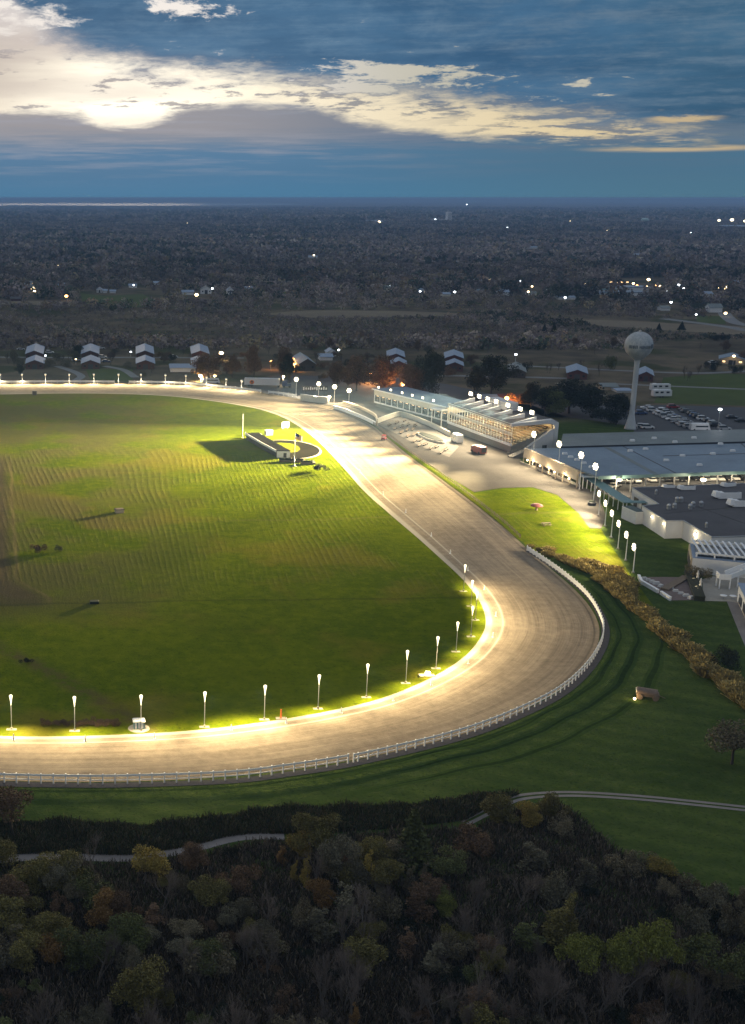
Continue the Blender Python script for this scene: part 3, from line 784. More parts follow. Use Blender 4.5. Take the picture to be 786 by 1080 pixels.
mb.build('wall', M['brickdk'], r, O); rf.build('roof', plain('black felt roof', (.012, .012, .013), .95, .3, .3, spec=0.0), r, O); fa.build('fascia', M['white'], r, O)  # wall coloured dark to stand for its shaded side
e = MB(); e.bar(pw[0]-ns[0]*.03-Vector((0, .08, 0))+Vector((0, 0, Ht/2)), pw[0]+ns[0]*(Wd+.03)-Vector((0, .08, 0))+Vector((0, 0, Ht/2)), .15, Ht); e.build('end_wall', M['whitewall'], r, O)
e = MB(); e.box((Wd*.62, -.40, .85), (1.0, .12, 1.5), R(-5)); e.build('doorway', M['darkmetal'], r)
scr = MB()
for k in range(2):
    a, b_ = pw[k]+ns[k]*(Wd+.12), pw[k+1]+ns[k+1]*(Wd+.12); scr.bar(a+(b_-a)*.06+Vector((0, 0, 1.1)), a+(b_-a)*.94+Vector((0, 0, 1.1)), .1, 1.3)
scr.build('display_panel', M['darkmetal'], r, O)
# planting bed before it
c_ = at(306, 474.5)
r = thing('planting_bed', 'half round dark planting bed with a small lawn and pale kerb before the tote board', 'flower bed', c_)
arc = [(10.5*math.cos(t)-1.0, 15.5*math.sin(t)+.5) for t in np.linspace(-math.pi/2-.1, math.pi/2+.25, 22)]
mb = MB(); mb.prism([(x, y) for x, y in arc], .03, .16); mb.build('soil', plain('dark mulch', (.014, .013, .010), .95, .5, 1.5, spec=0.0, fine=.8), r)
mb = MB(); mb.prism([(-1.5+5.2*math.cos(t), 3.0+8.6*math.sin(t)) for t in np.linspace(0, 2*math.pi, 20)[:-1]], .165, .2); mb.build('bed_lawn', M['infield'], r)
mb = MB()
for a, b_ in zip(arc, arc[1:]): mb.bar((a[0]*1.06, a[1]*1.03, .14), (b_[0]*1.06, b_[1]*1.03, .14), .6, .2)
mb.build('kerb', M['concrete'], r)
# flagpole and bare pole
p = at(310.4, 492); H = height_at(p, 455.5)
r = thing('flagpole', 'white flagpole with a striped flag beside the tote board', 'flagpole', p)
mb = MB(); mb.lathe([(.13, 0), (.09, H*.6), (.06, H)], n=8); mb.build('pole', M['white'], r)
mb = MB(); mb.lathe([(.7, 0), (.7, .15), (.3, .3)], n=10); mb.build('footing', M['concrete'], r)
fl = MB()
flred = plain('flag cloth red', (.5, .05, .05), .8); flblue = plain('flag cloth blue', (.03, .05, .2), .8); flw = M['white']
nst = 13
for s_ in range(nst):
    for k in range(6):
        xa, xb = k*.45, (k+1)*.45; za = H-.35-s_*.14-k*.16; zb = za-.16
        ya, yb = .25*math.sin(k*1.1), .25*math.sin((k+1)*1.1)
        fl.add([(.1+xa*.8, ya, za), (.1+xb*.8, yb, zb), (.1+xb*.8, yb, zb-.14), (.1+xa*.8, ya, za-.14)], [(0, 1, 2, 3)], 2 if (s_ < 7 and k < 3) else (0 if s_ % 2 == 0 else 1))
fl.build('flag', [flred, flw, flblue], r)
p = at(255.8, 461.5); H = height_at(p, 436.5)
r = thing('bare_pole', 'tall bare white pole standing in the grass left of the tote board', 'pole', p)
mb = MB(); mb.lathe([(.11, 0), (.08, H)], n=8); mb.build('pole', M['steel'], r); mb = MB(); mb.lathe([(.35, 0), (.35, .2)], n=8); mb.build('footing', M['concrete'], r)
# white information boulder and sign by the flag
p = at(301, 452.5)
r = thing('sign_board', 'small leaning white sign board in the infield grass above the tote board', 'sign', p, R(25))
mb = MB(); mb.box((0, 0, 1.6), (3.0, .14, 2.1)); mb.build('panel', M['white'], r)
mb = MB(); mb.box((-1.0, .12, .8), (.14, .14, 1.6)); mb.box((1.0, .12, .8), (.14, .14, 1.6)); mb.build('leg', M['steel'], r)
for (x, y, s_, lb) in ((283.5, 458.8, 1.0, 'white roofed utility box with dark side in the infield grass'), (272.5, 461.8, .8, 'small white utility box beside the conifer and tote board')):
    p = at(x, y); r = thing('utility_box', lb, 'utility box', p, R(12))
    mb = MB(); mb.box((0, 0, .8*s_), (2.6*s_, 1.8*s_, 1.6*s_)); mb.build('cabinet', M['whitewall'], r)
    mb = MB(); mb.box((0, 0, 1.7*s_), (2.9*s_, 2.1*s_, .22*s_), top=.85); mb.build('lid', M['white'], r)
    mb = MB(); mb.box((-1.33*s_, 0, .7*s_), (.06, 1.0*s_, 1.1*s_)); mb.build('door', M['darkmetal'], r)
# low dark planters
for (x, y, L_, lb) in ((308, 487.0, 8.0, 'long dark planter box in front of the tote board end'), (325, 489.4, 4.6, 'shorter dark planter box right of the flagpole')):
    p = at(x, y); r = thing('planter', lb, 'planter', p, R(-4))
    mb = MB(); mb.box((0, 0, .3), (L_, 1.3, .6)); mb.build('box', M['wood'], r)
    mb = MB()
    for k in range(int(L_*2.5)): mb.sphere((-L_/2+.3+k*(L_-.6)/(L_*2.5), random.gauss(0, .2), .7), .42+random.random()*.15, 7, 5)
    mb.build('greenery', M['plantdk'], r)
# boxes in the far grass
p = at(126, 540.5); r = thing('pump_box', 'yellowish wooden pump box casting a long shadow in the mown infield', 'utility box', p, R(15))
mb = MB(); mb.box((0, 0, .45), (2.2, 1.7, .9)); mb.build('cabinet', M['tan'], r); mb = MB(); mb.box((0, 0, .99), (2.5, 2.0, .18), top=.85); mb.build('lid', M['wood'], r)
p = at(99.5, 636.5); r = thing('pump_box', 'dark square pump box by the faint ruts of the infield', 'utility box', p, R(5))
mb = MB(); mb.box((0, 0, .25), (1.8, 1.1, .5)); mb.build('cabinet', M['plantdk'], r); mb = MB(); mb.box((0, 0, .55), (2.0, 1.3, .1), top=.9); mb.build('lid', plain('mossy lid', (.05, .055, .03), .9), r)
p = at(36.5, 416.5); r = thing('judges_box', 'small dark box at the infield edge of the far bend', 'utility box', p)
mb = MB(); mb.box((0, 0, .8), (1.9, 1.2, 1.6)); mb.build('cabinet', M['darkmetal'], r); mb = MB(); mb.box((0, 0, 1.68), (2.1, 1.4, .14)); mb.build('lid', M['darkmetal'], r)
# ================================================================ vehicles
def car_root(name, label, paint, L=4.6, Wd=1.85, H=1.5, suv=False, group=None, cat='car'):
    r = thing(name, label, cat, (0, 0, 0), 0, group)
    z0, zb = .32, .88 if not suv else 1.0
    b = MB()
    prof = [(-L/2, z0), (-L/2, zb-.1), (-L/2+.15, zb), (-L*.22, zb+.02), (L*.18, zb), (L/2-.2, zb-.12), (L/2, zb-.3), (L/2, z0)]
    def side(prof, w0, w1=None):
        w1 = w1 or w0; n = len(prof)
        vs = [(x, -w0/2, z) for x, z in prof]+[(x, w0/2, z) for x, z in prof]
        return vs, [tuple(range(n-1, -1, -1))[::-1], tuple(range(2*n-1, n-1, -1))]+[(i, n+i, n+(i+1) % n, (i+1) % n) for i in range(n)]
    vs, fs = side(prof, Wd); b.add(vs, fs); b.build('body', paint, r)
    g = MB(); xr = -L*.46 if suv else -L*.36
    bt = [(xr, zb), (L*.22, zb)]; tp = [(xr+.22, H-.05), (L*.06, H-.05)]
    g.hexa([(bt[0][0], -Wd*.46, zb-.03), (bt[1][0], -Wd*.46, zb-.03), (bt[1][0], Wd*.46, zb-.03), (bt[0][0], Wd*.46, zb-.03)],
           [(tp[0][0], -Wd*.38, H-.05), (tp[1][0], -Wd*.38, H-.05), (tp[1][0], Wd*.38, H-.05), (tp[0][0], Wd*.38, H-.05)])
    g.build('cabin_glass', M['glass'], r)
    t = MB(); t.box(((tp[0][0]+tp[1][0])/2, 0, H-.02), (tp[1][0]-tp[0][0]+.1, Wd*.78, .07), top=.93); t.build('roof', paint, r)
    wm = MB(); wm.tube([(0, -.11, 0), (0, .11, 0)], [.33, .33], 10)
    w0 = None
    for (sx, sy) in ((-1, -1), (-1, 1), (1, -1), (1, 1)):
        o = wm.build('wheel', M['black'], r) if w0 is None else w0.copy()
        if w0 is not None: COL.objects.link(o); o.parent = r
        w0 = w0 or o; o.location = (sx*L*.31, sy*(Wd/2-.09), .33)
    h = MB(); h.box((0, 0, 0), (.06, .36, .14)); h0 = None
    for sy in (-1, 1):
        o = h.build('headlight', M['white'], r) if h0 is None else h0.copy()
        if h0 is not None: COL.objects.link(o); o.parent = r
        h0 = h0 or o; o.location = (L/2+.01, sy*Wd*.33, zb-.36)
    return r
PAINTS = {}
for nm, c in (('white', (.62, .62, .62)), ('silver', (.36, .37, .39)), ('black', (.015, .015, .018)), ('grey', (.11, .115, .12)), ('red', (.24, .02, .02)), ('blue', (.03, .06, .16))):
    PAINTS[nm] = plain(nm+' car paint', c, .28, .06, .5, spec=.5)
PROTO = {}
for nm in PAINTS:
    for suv in (False, True):
        PROTO[nm, suv] = car_root('parked_suv' if suv else 'parked_car', '', PAINTS[nm], 4.7 if suv else 4.6, 1.9 if suv else 1.82, 1.78 if suv else 1.46, suv)
used_proto = set()
def put_car(nm, suv, loc, rz, label, group):
    if (nm, suv) not in used_proto:
        used_proto.add((nm, suv)); o = PROTO[nm, suv]; o.location = loc; o.rotation_euler = (0, 0, rz); o['label'] = label; o['group'] = group
    else: o = dup(PROTO[nm, suv], loc, rz, label, group)
    return o
cr_ = random.Random(21)
def rnd_car(): return cr_.choices(['white', 'silver', 'black', 'grey', 'red', 'blue'], [6, 5, 5, 4, 1, 2])[0], cr_.random() < .4
PL = [(677, 450.5), (683, 452), (710, 430.5), (772, 441.5), (782, 445), (676, 437)]
GL = 'cars in the upper parking lot behind the long roofs'
def lot_row(a, b, n, rz, where, skip=()):
    a, b = at(*a), at(*b)
    for i in range(n):
        nm, suv = rnd_car()
        if i in skip: continue
        p = a.lerp(b, i/(n-1)); p.z = .03; p.x += cr_.gauss(0, .25)
        put_car(nm, suv, p, rz+cr_.gauss(0, .03)+(math.pi if cr_.random() < .3 else 0), f"{nm} {'SUV' if suv else 'car'} parked in {where}", GL)
lot_row((682.5, 431), (726.5, 451.5), 14, R(-3), 'the left file of the double row beside the water tower', (3, 9))
lot_row((690, 430.5), (735, 451), 14, R(-3), 'the right file of the double row beside the water tower', (0, 1, 6, 11, 12, 13))
lot_row((721, 433.5), (764, 453.5), 13, R(-3), 'the single row in the middle of the upper lot', (2, 7, 11))
for (x, y), lb in zip(PL, ['at the foot of the water tower', 'just right of the foot of the water tower', 'alone at the far side of the upper lot', 'right of the lot lamp post', 'at the right edge of the picture beyond the lot lamp', 'against the trees by the tower shaft']):
    nm, suv = rnd_car(); p = at(x, y, .03)
    put_car(nm, suv, p, R(cr_.uniform(-8, 8)), f"{nm} {'SUV' if suv else 'car'} parked {lb}", GL)
GL2 = 'cars in the lane between the long roof and the dark flat roof'
a, b = at(646, 508.5), at(790, 505.5)
for i in range(19):
    nm, suv = rnd_car()
    if i in (4, 10): continue
    p = a.lerp(b, i/18); p.z = .035; p.y += cr_.gauss(0, .3)
    put_car(nm, suv, p, R(90)+cr_.gauss(0, .04)+(math.pi if cr_.random() < .4 else 0), f"{nm} {'SUV' if suv else 'car'} parked nose in along the lane under the long roof", GL2)
put_car('white', False, at(648, 514, .035), R(35), 'white car standing at the corner of the lane by the teal awning', GL2)
for k, o in PROTO.items():
    if k not in used_proto: remove_tree(o)
# white minibus in the lot
def van(name, label, cat, p, rz, paint, L=5.6, Wd=2.1, H=2.3, emblem=False):
    r = thing(name, label, cat, p, rz)
    mb = MB(); mb.hexa([(-L/2, -Wd/2, .4), (L/2, -Wd/2, .4), (L/2, Wd/2, .4), (-L/2, Wd/2, .4)], [(-L/2+.05, -Wd*.46, H), (L/2-.8, -Wd*.46, H), (L/2-.8, Wd*.46, H), (-L/2+.05, Wd*.46, H)]); mb.build('body', paint, r)
    g = MB(); g.hexa([(L/2-.33, -Wd*.45, 1.2), (L/2-.20, -Wd*.45, 1.2), (L/2-.20, Wd*.45, 1.2), (L/2-.33, Wd*.45, 1.2)], [(L/2-.80, -Wd*.43, H-.2), (L/2-.70, -Wd*.43, H-.2), (L/2-.70, Wd*.43, H-.2), (L/2-.80, Wd*.43, H-.2)])
    for s_ in (-1, 1): g.box((L*.05, s_*Wd*.485, 1.65), (L*.62, .05, .5))
    g.build('window', M['glass'], r)
    wm = MB(); wm.tube([(0, -.12, 0), (0, .12, 0)], [.36, .36], 10); w0 = None
    for (sx, sy) in ((-1, -1), (-1, 1), (1, -1), (1, 1)):
        o = wm.build('wheel', M['black'], r) if w0 is None else w0.copy()
        if w0 is not None: COL.objects.link(o); o.parent = r
        w0 = w0 or o; o.location = (sx*L*.32, sy*(Wd/2-.1), .36)
    return r
van('minibus', 'long white minibus parked at the near end of the upper lot', 'bus', at(738, 454, .03), R(-4), PAINTS['white'], 7.0, 2.2, 2.7)
van('delivery_van', 'white box van parked below the glazed grandstand', 'van', at(482, 466.5, .03), R(100), PAINTS['white'], 5.2, 2.3, 3.0)
# red truck
p = at(505, 478, .03)
r = thing('tow_truck', 'red truck with a dark rear parked at the foot of the grandstand', 'truck', p, R(-70))
mb = MB(); mb.box((.6, 0, 1.45), (4.2, 2.3, 2.2)); mb.build('body', PAINTS['red'], r)
mb = MB(); mb.box((-2.3, 0, 1.25), (1.6, 2.2, 1.8), top=.85); mb.build('cab', PAINTS['red'], r)
mb = MB(); mb.box((-2.75, 0, 1.75), (.75, 2.0, .6)); mb.build('windscreen', M['glass'], r)
mb = MB(); mb.box((2.72, 0, 1.5), (.08, 1.8, 1.5)); mb.build('rear_door', M['darkmetal'], r)
wm = MB(); wm.tube([(0, -.15, 0), (0, .15, 0)], [.45, .45], 10)
for (sx, sy) in ((-2.1, -1), (-2.1, 1), (1.6, -1), (1.6, 1)): o = wm.build('wheel', M['black'], r); o.location = (sx, sy*1.05, .45)
# red starting cart on the track
p = at(405, 464, .05)
r = thing('track_cart', 'small red cart standing on the edge of the home stretch', 'cart', p, R(60))
mb = MB(); mb.box((0, 0, .65), (2.2, 1.3, .7), top=.9); mb.build('body', PAINTS['red'], r)
mb = MB(); mb.box((-.2, 0, 1.75), (1.5, 1.3, .1))
for sx in (-.8, .45):
    for sy in (-.55, .55): mb.bar((sx, sy, .95), (sx, sy, 1.72), .06, .06)
mb.build('canopy', M['red'], r)
wm = MB(); wm.tube([(0, -.1, 0), (0, .1, 0)], [.28, .28], 8)
for (sx, sy) in ((-.8, -.6), (-.8, .6), (.8, -.6), (.8, .6)): o = wm.build('wheel', M['black'], r); o.location = (sx, sy, .28)
# red dome and bench on the lawn
p = at(566, 538)
r = thing('mushroom_table', 'round red topped table standing on the bright lawn', 'table', p)
mb = MB(); mb.lathe([(1.7, 1.15), (1.5, 1.5), (.9, 1.75), (.1, 1.85)], n=16); mb.build('top', plain('faded red paint', (.30, .10, .085), .7, .4, 2.0), r, smooth=True)
mb = MB(); mb.lathe([(.5, 0), (.3, .3), (.25, 1.15)], n=10); mb.build('leg', M['wood'], r)
p = at(576, 554.5)
r = thing('picnic_table', 'brown picnic table on the bright lawn below the red table', 'table', p, R(10))
mb = MB(); mb.box((0, 0, .75), (2.4, .8, .08)); mb.build('tabletop', M['wood'], r)
for s_ in (-1, 1): mb = MB(); mb.box((0, s_*.85, .45), (2.4, .3, .07)); mb.build('seat', M['wood'], r)
for s_ in (-1, 1): mb = MB(); mb.bar((s_*.9, -.8, .0), (s_*.9, .3, .75), .1, .1); mb.bar((s_*.9, .8, .0), (s_*.9, -.3, .75), .1, .1); mb.build('leg', M['wood'], r)
# semi trailer with tractor
pa, pb = at(258, 407.5, .03), at(297, 408.5, .03); L_ = (pb-pa).length
ang = math.atan2(pb.y-pa.y, pb.x-pa.x)
r = thing('semi_trailer', 'long white semi trailer with an orange emblem and blue tractor parked by the track', 'truck', (pa+pb)/2, ang)
mb = MB(); mb.box((-.5, 0, 2.45), (L_-1, 2.6, 2.9)); mb.build('trailer_box', PAINTS['white'], r)
mb = MB(); mb.box((-.5, 0, .95), (L_-1.5, 1.1, .2)); mb.build('chassis', M['darkmetal'], r)
em = MB(); n = 14; em.add([(-L_*.30, -1.33, 2.2)]+[(-L_*.30+1.05*math.cos(t), -1.33, 2.2+.95*math.sin(t)) for t in np.linspace(0, 2*math.pi, n+1)[:-1]], [(0, 1+k, 1+(k+1) % n) for k in range(n)])
em.build('emblem', M['orange'], r)
em = MB(); em.box((-L_*.30, -1.35, 2.55), (.8, .02, .55)); em.box((-L_*.30+.1, -1.35, 1.8), (.35, .02, .9)); em.build('emblem_figure', M['darkmetal'], r)
mb = MB(); mb.box((L_/2+1.5, 0, 1.9), (2.4, 2.4, 2.6), top=.9); mb.build('cab', PAINTS['blue'], r)
mb = MB(); mb.box((L_/2+3.4, 0, 1.2), (1.8, 2.0, 1.2), top=.9); mb.build('hood', PAINTS['blue'], r)
mb = MB(); mb.box((L_/2+2.68, 0, 2.5), (.12, 1.9, .8)); mb.build('windscreen', M['glass'], r)
wm = MB(); wm.tube([(0, -.15, 0), (0, .15, 0)], [.5, .5], 10)
for sx in (-L_*.38, -L_*.30, L_*.42, L_/2+1.2, L_/2+3.5):
    for sy in (-1, 1): o = wm.build('wheel', M['black'], r); o.location = (sx, sy*1.1, .5)
van('pickup_truck', 'white flatbed pickup truck parked behind the far rail', 'truck', at(223, 404.5, .03), R(2), PAINTS['white'], 8.0, 2.3, 2.4)

# ================================================================ cream board at the head of the stretch, low walls and kerbs
def wall_run(name, label, pts, h, th, mat, cat='wall', cap=None, group=None):
    O = pts[0]; r = thing(name, label, cat, O, 0, group); mb = MB(); cp = MB()
    for a, b in zip(pts, pts[1:]):
        mb.bar(a+Vector((0, 0, h/2)), b+Vector((0, 0, h/2)), th, h)
        cp.bar(a+Vector((0, 0, h+.06)), b+Vector((0, 0, h+.06)), th+.15, .12)
    mb.build('wall', M[mat], r, O); cp.build('coping', M[cap or mat], r, O); return r
wall_run('sign_wall', 'long cream sign board wall facing the track at the head of the stretch', pxs([(317, 422.2), (331, 424.2), (346, 425.6)]), 2.6, .4, 'cream', cap='white')
r = thing('billboard', 'dark board with pale lettering strokes standing behind the cream wall', 'sign', at(332, 417))
mb = MB(); mb.box((0, 0, 3.0), (11, .25, 2.2)); mb.build('panel', M['darkmetal'], r)
mb = MB()
for k in range(11): mb.box((-4.8+k*.95+.1*math.sin(k*7), -.145, 3.0+.1*math.sin(k*3)), (.55, .04, .9 if k % 3 else 1.3))
mb.build('lettering', M['white'], r)
mb = MB()
for k in (-4, 0, 4): mb.box((k, .2, 1), (.2, .2, 2))
mb.build('post', M['darkmetal'], r)
WALLC = smooth_line(pxs([(352, 431), (360, 433), (372, 437.5), (384, 442.5), (396, 448.5)]), 2.0)
wall_run('barrier_wall', 'white low barrier wall at the upper end of the home stretch', [Vector((p.x, p.y, 0)) for p in WALLC], 1.2, .35, 'white')
WALLD = smooth_line(pxs([(362, 425.5), (374, 429), (385, 433.5), (396, 440), (397.5, 447)]), 2.0)
wall_run('retaining_wall', 'tan low wall bounding the pavement left of the clubhouse', [Vector((p.x, p.y, 0)) for p in WALLD], 1.0, .4, 'tan')
WALLE = smooth_line(pxs([(398, 446.5), (410, 442), (423, 439), (440, 444.5), (458, 452), (475, 461)]), 2.0)
wall_run('apron_wall', 'cream low wall curving behind the apron benches', [Vector((p.x, p.y, 0)) for p in WALLE], 1.7, .4, 'cream')
# raised oval planter among the benches
p = at(455, 463)
r = thing('oval_planter', 'long dark planter with a pale rim among the apron benches', 'planter', p, R(103))
ov = [(9.5*math.cos(t), 2.3*math.sin(t)) for t in np.linspace(0, 2*math.pi, 24)[:-1]]
mb = MB(); mb.prism(ov, 0, .7); mb.build('rim', M['cream'], r)
mb = MB(); mb.prism([(x*.93, y*.8) for x, y in ov], .705, .9); mb.build('soil', M['plantdk'], r)
# benches
bench = thing('bench', 'low grandstand bench on the paved apron in front of the clubhouse', 'bench', (0, 0, 0), 0, 'benches on the paved apron')
mb = MB(); mb.box((0, 0, .45), (4.2, .45, .08)); mb.build('seat', M['wood'], bench)
mb = MB(); mb.box((0, .25, .75), (4.2, .06, .35)); mb.build('backrest', M['wood'], bench)
for s_ in (-1.7, 0, 1.7): mb = MB(); mb.box((s_, 0, .21), (.1, .4, .41)); mb.build('leg', M['darkmetal'], bench)
bp = [(411, 449), (419, 446.5), (427, 444.5), (417, 453), (424, 450.5), (431, 448.5), (438, 450), (424, 457), (430, 454.5), (436, 453.5), (431, 461), (437, 459.5), (441, 457.5), (438, 466), (444, 464.8), (449, 469.5), (443, 470.5), (455, 473.5), (461, 472), (466, 478), (471, 475)]
for i, q_ in enumerate(bp):
    p = at(*q_, .03)
    if i == 0: bench.location = p; bench.rotation_euler = (0, 0, R(62))
    else: dup(bench, p, R(62)+random.gauss(0, .04))

# ================================================================ clubhouse: long low glazed stand on posts
Z = Vector((0, 0, 1))
def along(a, b, t): return a+(b-a)*t
f0, f1 = at(394.5, 428.5), at(471.5, 449.5)            # ground line of the glazed front
dirn = (f1-f0).normalized(); back = Vector((-dirn.y, dirn.x, 0)); back = back if back.x > 0 else -back
zf = height_at(f0, 424.5); zt = height_at(f0, 409.5); zf1 = height_at(f1, 445.0); zt1 = height_at(f1, 430)
zf = (zf+zf1)/2; zt = (zt+zt1)/2
O = f0
r = thing('clubhouse', 'long low clubhouse with a glazed front and flood lamps on its flat roof', 'building', O)
D_ = 14.0
mb = MB(); mb.hexa([f0+Z*zf, f1+Z*zf, f1+back*D_+Z*zf, f0+back*D_+Z*zf], [f0+Z*(zf+.5), f1+Z*(zf+.5), f1+back*D_+Z*(zf+.5), f0+back*D_+Z*(zf+.5)]); mb.build('floor_slab', M['white'], r, O)
mb = MB(); mb.hexa([f0+back*.5, f1+back*.5, f1+back*D_, f0+back*D_], [q_+Z*(zf-.005) for q_ in (f0+back*1.5, f1+back*1.5, f1+back*D_, f0+back*D_)]); mb.build('lower_wall', M['brickdk'], r, O)
mb = MB(); mb.hexa([q_+Z*(zf+.505) for q_ in (f0+back*.35, f1+back*.35, f1+back*D_, f0+back*D_)], [q_+Z*(zf+3.2) for q_ in (f0+back*.2, f1+back*.2, f1+back*D_, f0+back*D_)])
mb.build('glazing', M['glass'], r, O)
mb = MB(); mb.hexa([q_+Z*(zf+3.205) for q_ in (f0-back*.1, f1-back*.1, f1+back*D_, f0+back*D_)], [q_+Z*(zt-.2) for q_ in (f0-back*.3, f1-back*.3, f1+back*D_, f0+back*D_)]); mb.build('fascia', M['cream'], r, O)
mb = MB(); mb.hexa([q_+Z*(zt-.195) for q_ in (f0-back*.9-dirn*.6, f1-back*.9, f1+back*(D_+.5), f0+back*(D_+.5)-dirn*.6)], [q_+Z*(zt+.12) for q_ in (f0-back*.9-dirn*.6, f1-back*.9, f1+back*(D_+.5), f0+back*(D_+.5)-dirn*.6)]); mb.build('roof', M['roofblue'], r, O)
mb = MB(); mb.bar(f0-back*.98-dirn*.6+Z*(zt-.03), f1-back*.98+Z*(zt-.03), .16, .42); mb.build('gutter', M['white'], r, O)
m0 = None
for k in range(13):
    q_ = along(f0, f1, k/12); mb = MB(); mb.bar(Vector((0, 0, zf+.5)), Vector((0, 0, zf+3.2)), .28, .22)
    o = mb.build('mullion', M['white'], r) if m0 is None else m0.copy()
    if m0 is not None: COL.objects.link(o); o.parent = r
    m0 = m0 or o; o.location = q_-O+back*.12; o.rotation_euler = (0, 0, math.atan2(dirn.y, dirn.x))
ceil_l = MB()
for k in range(12): q_ = along(f0, f1, (k+.5)/12)+back*.25; ceil_l.bar(q_+Z*(zf+2.9)-dirn*.8, q_+Z*(zf+2.9)+dirn*.8, .12, .12)
ceil_l.build('window_light', M['winlit'], r, O)
def roof_flood(host_dir, pos, label, grp, k=1.0, big=1.0, aim=None):
    q_ = pos; rt = thing('roof_flood_lamp', label, 'flood lamp', q_, math.atan2(-back.y, -back.x), grp)
    mb = MB(); mb.bar((-1.2*big, 0, .0), (0, 0, 1.5*big), .12, .12); mb.bar((0, -.9*big, 1.5*big), (0, .9*big, 1.5*big), .12, .12); mb.build('bracket', M['steel'], rt)
    hs = MB(); ls = MB()
    for s_ in (-.75, 0, .75):
        for z_ in (1.25, 1.95): hs.sphere((.1, s_*big, z_*big), .36*big, 9, 6); ls.sphere((.3*big, s_*big, z_*big), .35*big, 10, 7)
    h_ = hs.build('lamp_housing', M['steel'], rt); ls.build('lens', M['bulb'], h_, smooth=True)
    return rt
for i, t in enumerate((.06, .22, .38, .52, .66, .80)):
    q_ = along(f0, f1, t)+back*(.6 if i else 0)+Z*(zt+.15)
    roof_flood(None, q_, 'small flood lamp on the flat roof edge of the clubhouse', 'small flood lamps on the clubhouse roof', big=.55)
    lamp('flood_beam', 'SPOT', 9000, WARM2, None, q_+Z*1.0-back*2.2, -back+Vector((0, -.1, -.42)), 120, 1.0, .5)
    lamp('flood_beam', 'SPOT', 1500000, (1, .80, .45), None, q_+Z*1.2-back*2.3, Vector((-math.cos(R(-12+i*7)), -math.sin(R(-12+i*7)), -.075)), 30, 1.0, .5)
# stair cover between the two stands
q_ = f1-dirn*3.0
r = thing('canopy', 'white flat canopy between the clubhouse and the grandstand', 'canopy', q_)
mb = MB(); mb.bar(Z*(zf+4.6)-dirn*3.2-back*1.6, Z*(zf+4.6)+dirn*3.2-back*1.6, 3.0, .5); mb.build('roof', M['white'], r)
mb = MB()
for s_ in (-1, 1): mb.bar(dirn*3*s_-back*2.6, dirn*3*s_-back*2.6+Z*(zf+4.4), .3, .3)
mb.build('post', M['white'], r)

# ================================================================ grandstand: open raked stand, glass front, lit inside
g0, g1 = at(472.5, 452.5), at(539, 477.5)
gd = (g1-g0).normalized(); gb = Vector((-gd.y, gd.x, 0)); gb = gb if gb.x > 0 else -gb
Lg = (g1-g0).length; Dg = 17.0; O = g0
zb_ = 2.6; zr = height_at(g1, 450.0); zr0 = height_at(g0, 424.5); zr = (zr+zr0)/2
r = thing('grandstand', 'open raked grandstand with a lit glass front, white end wall and sloping roof fins', 'grandstand', O)
def G(t, d, z): return g0+gd*(t*Lg)+gb*d+Z*z
mb = MB(); mb.hexa([G(0, -.2, 0), G(1, -.2, 0), G(1, .6, 0), G(0, .6, 0)], [G(0, 0, zb_-.4), G(1, 0, zb_-.4), G(1, .6, zb_-.4), G(0, .6, zb_-.4)]); mb.build('base_wall', M['stand'], r, O)
mb = MB(); mb.bar(G(0, -.15, zb_-.05), G(1, -.15, zb_-.05), .7, .65); mb.build('front_beam', M['white'], r, O)
# raked floor with steps
mb = MB(); ns_ = 11
for k in range(ns_):
    d0, d1 = .7+k*(Dg-3.2)/ns_, .7+(k+1)*(Dg-3.2)/ns_; z1 = zb_-.2+k*.48
    mb.hexa([G(.004, d0, .05), G(.985, d0, .05), G(.985, d1-.003, .05), G(.004, d1-.003, .05)], [G(.004, d0, z1), G(.985, d0, z1), G(.985, d1-.003, z1), G(.004, d1-.003, z1)])
mb.build('seating_tiers', M['stand'], r, O)
se = MB()
for k in range(1, ns_):
    d0 = .7+k*(Dg-3.2)/ns_+.6; z1 = zb_-.2+k*.48
    for j in range(6): se.bar(G(.02+j*.16, d0, z1+.4), G(.02+j*.16+.13, d0, z1+.4), .45, .35)
se.build('seat_row', plain('worn seat paint', (.15, .10, .06), .6, .3, 1.0), r, O)
mb = MB(); mb.hexa([G(.002, Dg-2.4, .02), G(.988, Dg-2.4, .02), G(.988, Dg-2.0, .02), G(.002, Dg-2.0, .02)], [G(.002, Dg-2.4, zr-.6), G(.988, Dg-2.4, zr-.6), G(.988, Dg-2.0, zr-.6), G(.002, Dg-2.0, zr-.6)]); mb.build('back_wall', M['tan'], r, O)
mb = MB(); mb.hexa([G(0, -.6, zr-.1), G(1.01, -.6, zr-.1), G(1.01, Dg-1, zr-.1), G(0, Dg-1, zr-.1)], [G(0, -.6, zr+.25), G(1.01, -.6, zr+.25), G(1.01, Dg-1, zr+1.0), G(0, Dg-1, zr+1.0)]); mb.build('roof', M['roofdark'], r, O)
